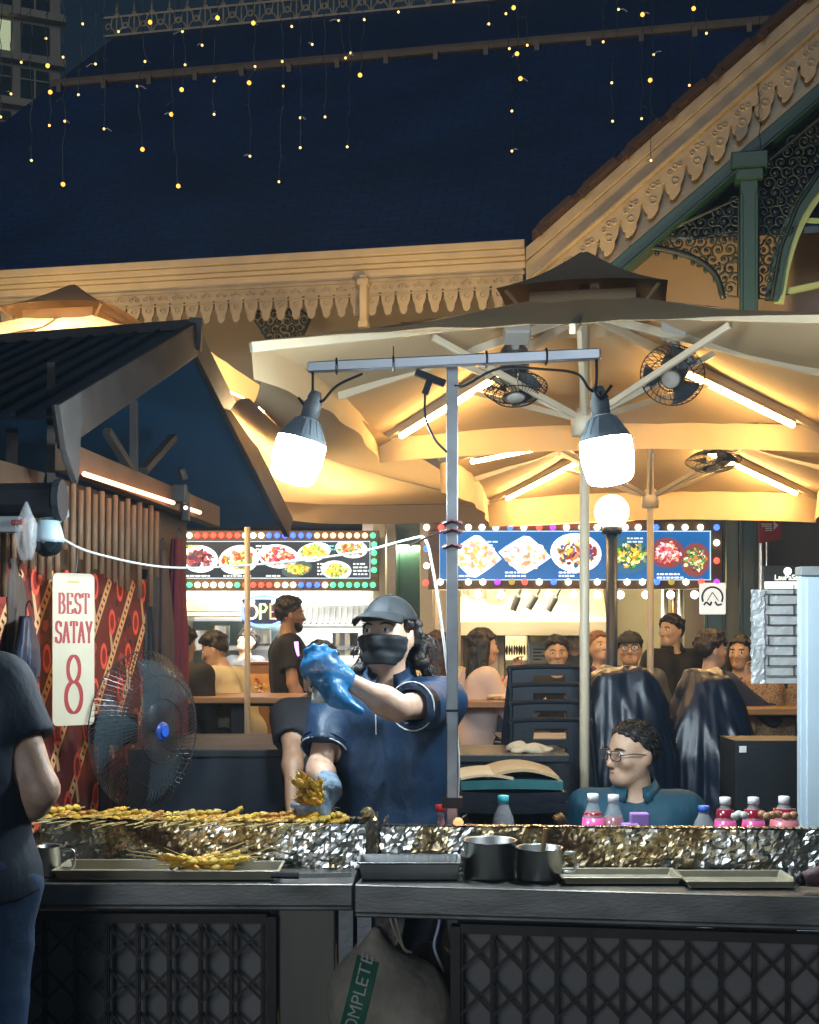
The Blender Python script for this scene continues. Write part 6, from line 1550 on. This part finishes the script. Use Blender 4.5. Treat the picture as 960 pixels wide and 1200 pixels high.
# stall counter clutter
mb = MB(); q = P(303, 815, 9.7); mb.box(q + Vector((.0, 0, .08)), (.17, .015, .17), rot=rotm(-12)); 
ms = one('menu_stand', 'orange menu card standing on the counter before the gray shirted cook', 'menu', mb, M('orange_menu', (.7, .32, .08), .5, var=.3, vs=14))
rng = random.Random(8); mb = MB(Matrix.Translation(q + Vector((0, -.012, .08))) @ rotm(-12))
for k in range(14): mb.col = C255(*rng.choice([(190, 50, 30), (240, 225, 190), (120, 60, 30), (230, 200, 90)])); mb.ell((rng.uniform(-.065, .065), -.003, rng.uniform(-.065, .065)), (.014, .003, .01), 8, 5)
RM[ms.name] = Matrix.Translation(ms.location); mk('menu_picture', mb, attr_mat('menu_print'), ms)
mb = MB(); mb.span((q.x - .1, 9.85, 1.12), (q.x + .12, 10.05, 1.3)); mb.span((q.x - .11, 9.84, 1.3), (q.x + .13, 10.06, 1.32)); one('tissue_box', 'brown box standing behind the orange menu card', 'box', mb, M('brown_box', (.32, .16, .08), .6, var=.2), bevel=.006)
mb = MB(); mb.span((q.x - .2, 9.5, .0), (q.x + .25, 9.83, q.z - .0)); mb.span((q.x - .23, 9.45, q.z + .001), (q.x + .28, 9.84, q.z + .025), mi=1); one('serving_stand', 'wooden serving stand with steel top under the orange menu card', 'stand', mb, [M('orange_wood', (.34, .17, .07), .5, var=.2), STEEL], bevel=.005)
mb = MB(); q = P(582, 819, 8.1)
for k in range(7): mb.ell(q + Vector((rng.uniform(-.08, .1), rng.uniform(-.05, .05), .012)), (.04, .03, .018), 8, 6, jit=.3)
one('food_wrapper', 'crumpled pale wrappers on the table beside the woman in pink', 'wrapper', mb, M('pale_wrapper', (.6, .48, .33), .7, var=.2))

# ------------------------------------------------------------------ under the counter: sack and bags
Fs = Field(); sc_ = P(452, 1172, 3.22)
Fs.ell(sc_ + Vector((-.03, .02, -.0)), (.115, .12, .14), k=.05); Fs.ell(sc_ + Vector((.05, .03, -.05)), (.12, .12, .15), k=.05); Fs.ell(sc_ + Vector((.0, .03, -.16)), (.15, .13, .16), k=.05); Fs.cone(sc_ + Vector((-.03, .02, .1)), sc_ + Vector((-.025, .0, .17)), .05, .018, k=.04)
SACKM = M('woven_sack', (.3, .25, .185), .8, var=.62, vs=9, bump=.6, bs=30)
sv = np_mb(Fs.mesh(.008, 0, folds(.011, 46, (1, .3, .5), 16)))
sk = one('woven_sack', 'stuffed cream woven sack with a green printed band, hung under the counter', 'sack', sv, SACKM, smooth=True, loc=(sc_.x, sc_.y, .2))
RM[sk.name] = Matrix.Translation((sc_.x, sc_.y, .2))
bvh = BVHTree.FromPolygons([tuple(v) for v in sv.v], sv.f)
def project(mb, off):
    for i, v in enumerate(mb.v):
        h = bvh.ray_cast(Vector((v.x, 2.5, v.z)), Vector((0, 1, 0)))
        if h[0] is not None: mb.v[i] = h[0] + Vector((0, -off, 0))
        else:
            h = bvh.find_nearest(v); mb.v[i] = h[0] + Vector((0, -off, 0))
p0, p1 = P(406, 1222, 3.22), P(432, 1118, 3.22); bx = (p1 - p0); bl = bx.length
tm = frame(p0, bx, (-bx.z, 0, bx.x)); 
mb = MB(tm); mb.grid(lambda u, v: Vector((u * bl, (v - .5) * .056, 0)), 30, 10); project(mb, .004); mk('green_band', mb, M('green_print', (.015, .12, .06), .7, var=.3, vs=30), sk)
tb = text_mb('COMPLETE', .044, Matrix.Identity(4), 0, xs=1.0); import bmesh
bmm = bmesh.new(); vs_ = [bmm.verts.new(v) for v in tb.v]
for f in tb.f:
    try: bmm.faces.new([vs_[i] for i in f])
    except ValueError: pass
bmesh.ops.triangulate(bmm, faces=bmm.faces[:]); bmesh.ops.subdivide_edges(bmm, edges=[e for e in bmm.edges if e.calc_length() > .008], cuts=3, use_grid_fill=False)
bmesh.ops.triangulate(bmm, faces=bmm.faces[:]); bmm.verts.index_update()
mb = MB(tm @ Matrix.Translation((bl * .58, 0, 0))); mb.add([v.co.copy() for v in bmm.verts], [tuple(v.index for v in f.verts) for f in bmm.faces]); bmm.free(); project(mb, .007)
mk('lettering', mb, M('pale_print', (.5, .47, .4), .7, var=.2), sk)
mb = MB()
for k in range(4): a = P(440 + k * 9, 1064, 3.24); b_ = P(441 + k * 3, 1118, 3.27); mb.grid(lambda u, v: a.lerp(b_, v) + Vector(((u - .5) * .03 * (1 + math.sin(3 * v)), .012 * math.sin(5 * u + 4 * v + k), 0)), 5, 8)
mk('tied_neck', mb, M('grey_plastic_strips', (.16, .13, .12), .4, var=.4, vs=20), sk, smooth=True, solid=.002)
for k in range(2): mb = MB(); mb.tube(bez([P(455 + 4 * k, 1062, 3.2), P(460 + 6 * k, 1085, 3.19), P(472 + k, 1110, 3.22), P(478 + 4 * k, 1116, 3.24)], 6), .003, 5); mk('tie_cord', mb, M('pale_cord', (.4, .33, .22), .6, var=.1), sk)
mb = MB(); mb.tube(bez([P(520, 1062, 3.4), P(514, 1085, 3.4), P(508, 1112, 3.4)], 5), .006, 6); one('blue_strap', 'blue strap hanging under the counter beside the sack', 'strap', mb, M('blue_strap', (.02, .06, .4), .5, var=.1))
mb = MB(); mb.tube(bez([P(517, 1060, 3.34), P(514, 1085, 3.34), P(509, 1110, 3.34), P(520, 1140, 3.36), P(521, 1160, 3.38)], 5), .004, 6); one('cord', 'white cord dangling under the counter', 'cord', mb, M('white_cable', (.6, .62, .6)), smooth=True)
Fb = Field(); q = P(500, 1150, 3.45)
for k in range(8): Fb.ell(q + Vector((rng.uniform(-.05, .06), rng.uniform(-.03, .06), rng.uniform(-.25, .05))), [rng.uniform(.06, .085)] * 3, k=.04)
one('dark_bag', 'dark plastic rubbish bag with yellowish marks behind the woven sack', 'bag', np_mb(Fb.mesh(.011, 0, folds(.006, 70, (1, .3, .4), 14))), M('dirty_black_bag', (.035, .03, .022), .4, var=.7, vs=14, bump=.4, bs=20), smooth=True)
# ------------------------------------------------------------------ people at the grill
BLACKTEE = M('black_tee', (.008, .008, .01), .8, var=.2, vs=12, bump=.1, bs=90); NAVYTEE = M('dark_navy_tee', (.008, .016, .032), .8, var=.3, vs=6, bump=.7, bs=8, stretch=(1.5, 1.5, .8), bd=.012)
POLO = M('blue_polo', (.003, .026, .07), .55, var=.3, vs=5, bump=1., bs=7, stretch=(1.6, 1.6, .8), bd=.014); TEAL = M('teal_polo', (.006, .06, .1), .7, var=.25, vs=6, bump=.9, bs=9, stretch=(1.5, 1.5, .8), bd=.014)
JEANS = M('faded_jeans', (.02, .05, .11), .8, var=.5, vs=4, bump=.9, bs=9, bd=.012); DARKP = M('dark_trousers', (.015, .02, .035), .8, var=.25); KHAKI = M('khaki_trousers', (.22, .18, .12), .8, var=.2)
YELLOWT = M('cream_yellow_tee', (.6, .54, .36), .8, var=.12); PINKT = M('pink_beige_top', (.62, .5, .48), .8, var=.12); GREYT = M('charcoal_tee', (.07, .075, .085), .8, var=.2)
PIPE = M('white_piping', (.6, .64, .68), .6, var=.05); CAPM = M('black_cap', (.006, .011, .015), .7, var=.2, bump=.15, bs=90); MASKM = M('black_mask', (.007, .01, .014), .7, var=.15, bump=.1, bs=60)
SHOE = M('dark_shoes', (.02, .02, .02), .5, var=.2)
D0 = 3.98
chef = person('cook in black cap, face mask and blue polo raising one arm over the grill', (P(458, 0, D0).x, D0, 0), 170, 1.63, lean=(4, 0), head=(-17, -12, 3),
    arms={'L': (P(466, 830, 3.63), P(404, 796, 3.6), (-1, -.15, .35), (0, -.3, -1)), 'R': (P(374, 902, 3.84), P(387, 925, 3.66), (-.25, -.75, -.5), (-.8, .1, -.3))},
    shirt=POLO, pants=DARKP, skin='fair', hair=None, sleeve=.6, vox=.0075, girth=1.05, fold=.0055, cap=CAPM, mask=MASKM, collar=POLO, curl=(50, 60), shoes=SHOE, hem=.84)
H, U, s = chef['H'], chef['U'], chef['s']; rt = chef['root']
# curly hair escaping from the cap
rng = random.Random(31); T = Field()
for k in range(210):
    a = R(rng.uniform(150, 390)) if rng.random() < .8 else R(rng.uniform(200, 340))
    z = rng.uniform(1.475, 1.625); rr = rng.uniform(.85, 1.2) + .4 * max(0, 1.6 - z) / .13
    x, y = math.cos(a) * .08 * rr, math.sin(a) * .098 * rr - .012
    if y > (-.012 if z < 1.605 else .03): continue
    T.ell(H @ Vector((x, y, z)), [rng.uniform(.011, .019)] * 3, k=.006)
mb = np_mb(T.mesh(.005, 0, folds(.0018, 260, (1, .8, .6), 90)))
for k in range(240):
    a = R(rng.uniform(150, 390)); p = Vector((math.cos(a) * .112, math.sin(a) * .125 - .012, rng.uniform(1.46, 1.6)))
    if p.y > -.02: continue
    q = Vector((math.cos(a), math.sin(a), 0)); ph = rng.uniform(0, 6)
    p = p + q * rng.uniform(0, .03)
    mb.tube([H @ (p + q * (.006 * j + .004 * math.sin(j * 1.4 + ph)) + Vector((0, 0, -.007 * j + .006 * math.cos(j * 1.4 + ph)))) for j in range(6)], .0016, 4)
mk('curly_hair', mb, HAIR, rt, smooth=True)
# polo details
def cuff(fr_, who, rad, tfrac, mat=PIPE):
    S, e = fr_['A'][who][:2]; c = S.lerp(e, tfrac); d = (e - S).normalized(); u = d.orthogonal().normalized(); w = d.cross(u); mb = MB()
    mb.tube([c + (u * math.cos(a) + w * math.sin(a)) * rad for a in np.linspace(0, 6.283, 25)[:-1]], .0022, 6, closed=True); mk('sleeve_piping', mb, mat, rt, smooth=True)
cuff(chef, 'L', .0715, .712); cuff(chef, 'R', .0715, .712); cuff(chef, 'R', .0735, .64, M('dark_navy_band', (.006, .02, .05), .7, var=.1))
mb = MB(); mb.tube([U @ Vector(q) for q in ((.012, .135, 1.40), (.014, .15, 1.345), (.012, .155, 1.29))], .0022, 5); mb.tube([U @ Vector(q) for q in ((-.012, .135, 1.40), (-.012, .15, 1.35))], .0016, 5); mk('placket_piping', mb, PIPE, rt)
# gloves: a blue plastic one on the raised hand, a grey blue one on the lower hand
BLUEG = M('blue_plastic_glove', (.025, .22, .5), .3, var=.3, vs=16, bump=.8, bs=26, spec=.5, alpha=.78); GREYG = M('grey_blue_glove', (.25, .34, .44), .3, var=.5, vs=30, bump=.4, bs=60)
T = Field()
T.cone(P(404, 796, 3.6), P(378, 779, 3.58), .034, .04, k=.03); T.cone(P(378, 777, 3.58), P(368, 781, 3.57), .04, .036, k=.03)
T.cone(P(373, 788, 3.57), P(394, 816, 3.55), .037, .027, k=.03); T.cone(P(394, 816, 3.55), P(423, 834, 3.545), .026, .011, k=.03)
for x, y, r in ((360, 763, .011), (368, 759, .012), (380, 759, .012), (392, 765, .011)): T.cone(P(374, 776, 3.57), P(x, y, 3.565), .026, r, k=.01)
mk('blue_glove', np_mb(T.mesh(.005, 0, folds(.0026, 85, (1, .5, .8), 30))), BLUEG, rt, smooth=True)
T = Field(); w, hd, hn = chef['A']['R'][2:5]; hand(T, w, hd, hn, s * 1.08, (50, 60), thumb=-1, fr=.0098); T.cone(chef['A']['R'][1].lerp(w, .72), w, .036, .032, k=.02)
mk('grey_glove', np_mb(T.mesh(.0045, .0035, folds(.0012, 160, (1, .5, .8), 40))), GREYG, rt, smooth=True)
mb = MB(); mb.grid(lambda u, v: P(lerp(367, 386, u) - 2 * v, lerp(796, 824, v), 3.615 + .01 * math.sin(4 * u + 3 * v)), 6, 6); one('paper_napkin', 'white paper sheet held under the blue glove', 'paper', mb, M('white_paper', (.62, .66, .62), .7, var=.05), solid=.002, smooth=True)
# bundle of satay in the lower hand
hp = chef['A']['R'][2] + chef['A']['R'][3] * .075
for k in range(26):
    aim = Vector(P(338 + rng.uniform(0, 36), 898 + rng.uniform(0, 44), 3.52 + rng.uniform(-.04, .05))) - hp; aim.normalize()
    o = put_satay(hp + aim * rng.uniform(.06, .1), (0, 0, 0), 'yellow satay skewer in the bundle held by the cook', 'satay bundle in the gloved hand')
    o.rotation_euler = (-aim).to_track_quat('X', 'Z').to_euler()
person('helper in black tee standing half hidden behind the cook', (P(386, 0, 4.75).x, 4.75, 0), 172, 1.51, arms={'R': (P(343, 882, 4.65), P(342, 945, 4.5))}, head=(40, -38, 0), shirt=BLACKTEE, pants=DARKP, skin='brown', hair='short', vox=.009, shoes=SHOE)
# man in glasses
gm = person('seated man with glasses and teal polo looking sideways behind the drink bottles', (P(748, 0, 4.85).x, 4.9, 0), 168, 1.78, 'sit', seat=.3, lean=(2, 0), head=(-50, 2, 0), shirt=TEAL, pants=DARKP, skin='tan', hair='receding', hairm=GREYHAIR, vox=.008, collar=TEAL,
    glasses=M('dark_spectacle_frame', (.06, .04, .03), .3, var=.1), sleeve=.6, girth=1.02)
mb = MB(); q = P(748, 0, 4.9); mb.lathe([(.17, .31), (.17, .33), (.0, .335)], 16, Matrix.Translation((q.x, 4.9, 0)))
for k in range(4): a = k * 1.571 + .78; mb.tube([(q.x + .13 * math.cos(a), 4.9 + .13 * math.sin(a), .31), (q.x + .17 * math.cos(a), 4.9 + .17 * math.sin(a), 0)], .016, 6)
one('stool', 'low dark stool under the man in glasses', 'stool', mb, BLACKMETAL)
# customer at the near corner
DL = 2.86
lm = person('customer in dark navy tee and cargo jeans standing by the satay grill, back turned', (P(-64, 0, DL).x, DL, 0), 24, 1.71, lean=(0, -8), head=(0, -6, 0), arms={'R': (P(48, 925, 2.86), P(5, 972, 3.04)), 'L': ((-.27, .05, 1.1), (-.15, .25, 1.05))}, shirt=NAVYTEE, pants=JEANS, skin='fair', hair='short', vox=.0085, girth=1.06, sleeve=.46, shoes=SHOE, hem=.93)
Wm = lm['W']; mb = MB()
pk = [Wm @ Vector(q) for q in ((.185, .055, .52), (.192, -.06, .52), (.192, -.06, .4), (.185, .055, .4))]
T = Field()
for a_, b_ in ((0, 1), (3, 2)): T.cone(pk[a_], pk[b_], .012, k=.02)
T.cone((pk[0] + pk[3]) / 2, (pk[1] + pk[2]) / 2, .052, k=.03)
mk('cargo_pocket', np_mb(T.mesh(.008, 0, folds(.002, 60))), JEANS, lm['root'], smooth=True)
# ------------------------------------------------------------------ people at the tables and stalls
ZD = .33
def far(label, px, d, yaw, h, **k):
    z = k.pop('z', 0); k.setdefault('vox', .0115)
    return person(label, (P(px, 0, d).x, d, z), yaw, h, group=None, **k)
bp = far('standing bearded man in black tee at the menu counter, seen in profile', 338, 9.25, -78, 1.80, shirt=BLACKTEE, pants=DARKP, skin='brown', hair='short', head=(6, 4, 0), shoes=SHOE, arms={'R': ((.24, .0, 1.12), (.25, .1, .87))})
far('seated man in cream yellow tee leaning at the wood table', 286, 8.75, 68, 1.62, z=ZD + .02, pose='sit', lean=(22, 0), head=(14, 0, 0), shirt=YELLOWT, pants=KHAKI, skin='tan', hair='puff', arms={'L': ((-.24, .22, .72), (-.08, .4, .78)), 'R': ((.26, .2, .72), (.1, .4, .78))})
far('seated person in black shirt with back turned at the wood table, beside the maroon cloth', 206, 8.2, -20, 1.66, z=ZD, pose='sit', lean=(8, 0), shirt=BLACKTEE, pants=DARKP, skin='tan', hair='short', sleeve=1)
far('cook in charcoal tee looking down inside the bright kitchen', 287, 11.1, 140, 1.58, shirt=GREYT, pants=DARKP, skin='tan', hair='fringe', head=(0, -22, 0))
far('woman with long dark hair and cream top, half behind the steel post', 513, 8.7, 10, 1.6, z=ZD, pose='sit', shirt=M('cream_peach_top', (.62, .54, .4), .8, var=.1), pants=DARKP, skin='fair', hair='long', hairm=BROWNHAIR, female=True)
far('woman in pink beige top sitting sideways with a hand raised to her mouth', 556, 8.3, -74, 1.62, z=ZD, pose='sit', lean=(6, 0), head=(-4, -4, 0), shirt=PINKT, pants=DARKP, skin='fair', hair='long', female=True, sleeve=.9, arms={'L': ((-.2, .24, .76), (-.1, .34, .98), (0, -.2, 1)), 'R': ((.24, .2, .68), (.12, .42, .76))})
far('dark haired man whose face shows above the stacked chairs', 651, 9.0, 178, 1.62, z=ZD - .04, pose='sit', shirt=BLACKTEE, pants=DARKP, skin='tan', hair='short', lean=(10, 0), head=(0, -6, 0))
far('cook in black cap and gray tee at the steel hood', 674, 11.4, 168, 1.62, shirt=GREYT, pants=DARKP, skin='tan', hair='short', cap=CAPM, brim=False)
far('diner with cropped brown hair in a purple top behind the globe lamp post', 704, 8.9, 200, 1.6, z=ZD, pose='sit', shirt=M('dull_purple_top', (.09, .045, .11), .8, var=.2), pants=DARKP, skin='tan', hair='short', hairm=M('light_brown_hair', (.2, .09, .04), .5, var=.3, bump=.5), head=(0, -14, 0))
far('seated man in black cap and glasses bowing his head over a gray top', 742, 8.6, 160, 1.6, z=ZD, pose='sit', lean=(12, 0), head=(10, -18, 0), shirt=GREYT, pants=DARKP, skin='fair', hair='short', cap=CAPM, brim=False, glasses=BLACKMETAL)
far('standing man in black polo turning to the side by the cream pole', 789, 9.4, 196, 1.67, shirt=BLACKTEE, pants=DARKP, skin='tan', hair='short', head=(-70, 0, 0), collar=BLACKTEE, shoes=SHOE)
far('boy with bowl cut black hair seated in profile, hand raised to his mouth', 834, 7.7, -72, 1.6, z=ZD, pose='sit', head=(0, -4, 0), shirt=M('dark_blue_hoodie', (.02, .03, .07), .8, var=.2), pants=DARKP, skin='fair', hair='fringe', sleeve=.9, arms={'L': ((-.2, .26, .78), (-.08, .31, .98), (.1, -.2, 1)), 'R': ((.22, .3, .75), (.05, .36, .93), (-.1, -.2, 1))})
far('dark haired diner behind the boy, mostly hidden by the foil wrapped board', 868, 8.3, 150, 1.56, z=ZD, pose='sit', shirt=BLACKTEE, pants=DARKP, skin='tan', hair='long', female=True, vox=.012)
LEO = M('leopard_print', (.36, .22, .12), .8, var=0)
nt = LEO.node_tree; N = nt.nodes; L = nt.links; tc = N.new('ShaderNodeTexCoord'); vo = N.new('ShaderNodeTexVoronoi'); vo.inputs['Scale'].default_value = 42; no = N.new('ShaderNodeTexNoise'); no.inputs['Scale'].default_value = 30
av = N.new('ShaderNodeMix'); av.data_type = 'RGBA'; av.inputs['Factor'].default_value = .12; L.new(tc.outputs['Object'], av.inputs['A']); L.new(no.outputs['Color'], av.inputs['B']); L.new(av.outputs['Result'], vo.inputs['Vector'])
cr = N.new('ShaderNodeValToRGB'); cr.color_ramp.elements[0].position = .25; cr.color_ramp.elements[0].color = (.05, .025, .015, 1); cr.color_ramp.elements[1].position = .5; cr.color_ramp.elements[1].color = (.4, .26, .14, 1); L.new(vo.outputs['Distance'], cr.inputs['Fac']); L.new(cr.outputs['Color'], N['Principled BSDF'].inputs['Base Color'])
far('diner in leopard print dress beside the foil wrapped board, head hidden', 908, 7.75, 30, 1.58, z=ZD, pose='sit', shirt=LEO, pants=LEO, skin='tan', hair='long', female=True, sleeve=.4)
# beard of the standing man
T = Field(); Hb = bp['H']; sb = bp['s']
T.cone(Hb @ Vector((0, .035, 1.53)), Hb @ Vector((0, .062, 1.498)), .052 * sb, .036 * sb, k=.02)
for x in (-1, 1): T.cone(Hb @ Vector((x * .066, .012, 1.565)), Hb @ Vector((x * .034, .05, 1.505)), .016 * sb, .026 * sb, k=.02)
hz_ = Hb @ Vector((0, 0, 1.524))
mk('beard', np_mb(T.mesh(.008, .003, lambda Fd, X, Y, Z: np.maximum(Fd, Z - hz_.z - .02 * 0))), HAIR, bp['root'], smooth=True)
mb = MB(); mb.tube([P(347, 752, 9.0), P(349, 778, 9.0)], .016, 8); one('light_stick', 'small glowing purple light stick in front of the bearded man', 'light', mb, EM('purple_glow', (.6, .2, 1), 3.), smooth=True)
# ------------------------------------------------------------------ fairy lights
BULBS = [(176, 26), (97, 28), (255, 21), (297, 27), (214, 37), (139, 37), (342, 31), (397, 24), (427, 23), (467, 14), (54, 45), (74, 67), (56, 77), (25, 73), (112, 75), (13, 110), (59, 108), (92, 111), (1, 137), (170, 72), (217, 76), (299, 78), (331, 72), (237, 53), (366, 52), (411, 62), (405, 68), (161, 101), (213, 105), (251, 95), (292, 97), (332, 101), (422, 88), (201, 134), (251, 134), (352, 138), (381, 137), (58, 147), (76, 142), (122, 151), (167, 175), (352, 173), (293, 183), (407, 172), (37, 188), (74, 216), (209, 218), (327, 213),
         (532, 2), (602, 9), (593, 16), (573, 28), (725, 11), (753, 17), (813, 10), (597, 57), (618, 53), (606, 63), (707, 49), (828, 39), (610, 92), (762, 94), (888, 59), (766, 64), (900, 36), (808, 100), (717, 97), (600, 130), (718, 142), (752, 139), (763, 188), (600, 177), (892, 198)]
BIG = {(176, 26), (255, 21), (297, 27), (214, 105), (213, 105), (292, 97), (422, 88), (201, 134), (74, 216), (209, 218), (602, 9), (610, 92), (753, 17), (762, 94), (813, 10), (56, 77), (59, 108), (167, 175), (606, 63)}
FB1 = EM('fairy_bulb', (1, .42, .06), 1.9, False); FB2 = EM('fairy_bulb_small', (1, .58, .2), 1.6, False); FWIRE = M('fairy_wire', (.008, .012, .018), .5, var=0); FCLR = M('clear_fairy_lead', (.25, .3, .38), .4, var=0)
strands = []
for b_ in sorted(BULBS):
    for st in strands:
        if abs(st[0][0] - b_[0]) <= 9: st.append(b_); break
    else: strands.append([b_])
rng = random.Random(17); ORD = 'first second third fourth fifth sixth seventh eighth ninth tenth eleventh twelfth thirteenth fourteenth fifteenth sixteenth seventeenth eighteenth nineteenth twentieth'.split()
ORD += ['twenty-' + w for w in ORD[:9]] + ['thirtieth'] + ['thirty-' + w for w in ORD[:9]] + ['fortieth'] + ['forty-' + w for w in ORD[:9]]
NUMW = ['', 'one bulb', 'two bulbs', 'three bulbs', 'four bulbs', 'five bulbs', 'six bulbs', 'seven bulbs', 'eight bulbs']
for i, st in enumerate(strands):
    st.sort(key=lambda b: b[1]); dd = 9.6; x0 = sum(b[0] for b in st) / len(st)
    tp_ = P(x0, -12, dd); root = thing('fairy_light_strand', f'{ORD[i]} hanging fairy light strand from the tower side, with {NUMW[min(8, len(st))]}', 'fairy lights', tp_, 0, 'fairy light strands before the dark roof')
    pts = [tp_] + [P(b[0], b[1] - 3, dd) for b in st]; full = []
    for a, b in zip(pts[:-1], pts[1:]):
        n = max(2, int((b - a).length / .08))
        full += [a.lerp(b, k / n) + Vector((rng.uniform(-.012, .012), rng.uniform(-.01, .01), 0)) for k in range(n)]
    full.append(pts[-1]); mb = MB(); mb.tube(full, .0035, 4)
    for p in full[2::4]: mb.tube([p, p + Vector((rng.uniform(-.05, .05), 0, -rng.uniform(.01, .04)))], .0025, 4)
    mk('wire', mb, FWIRE, root)
    for b in st:
        p = P(b[0], b[1], dd); mb = MB(); big = b in BIG; mb.ell(p, .016 if big else .0095, 8, 6); mk('bulb', mb, FB1 if big else FB2, root, smooth=True)
        if rng.random() < .5: mb = MB(); q = Vector((rng.uniform(-.07, .07), 0, rng.uniform(-.03, .03))); mb.tube([p, p + q * .5 + Vector((0, 0, .012)), p + q], .004, 4); mk('lead', mb, FCLR, root)
mb = MB(); mb.tube([P(-40, -12, 9.6), P(300, -10, 9.6), P(620, -13, 9.6), P(1000, -12, 9.6)], .006, 5); one('span_wire', 'overhead wire that carries the fairy light strands', 'wire', mb, FWIRE)
hm_ = bpy.data.materials.new('smoky_air'); hm_.use_nodes = True; nt = hm_.node_tree; nt.nodes.clear()
out = nt.nodes.new('ShaderNodeOutputMaterial'); pv = nt.nodes.new('ShaderNodeVolumePrincipled'); pv.inputs['Color'].default_value = (.6, .82, 1, 1); pv.inputs['Density'].default_value = .0032; pv.inputs['Anisotropy'].default_value = .2
nt.links.new(pv.outputs[0], out.inputs['Volume'])
mb = MB(); mb.span((-45, -8, -1), (45, 100, 60)); hz = mk('haze', mb, hm_, loc=(0, 0, -1)); tag(hz, kind='stuff')
sc.cycles.volume_bounces = 0
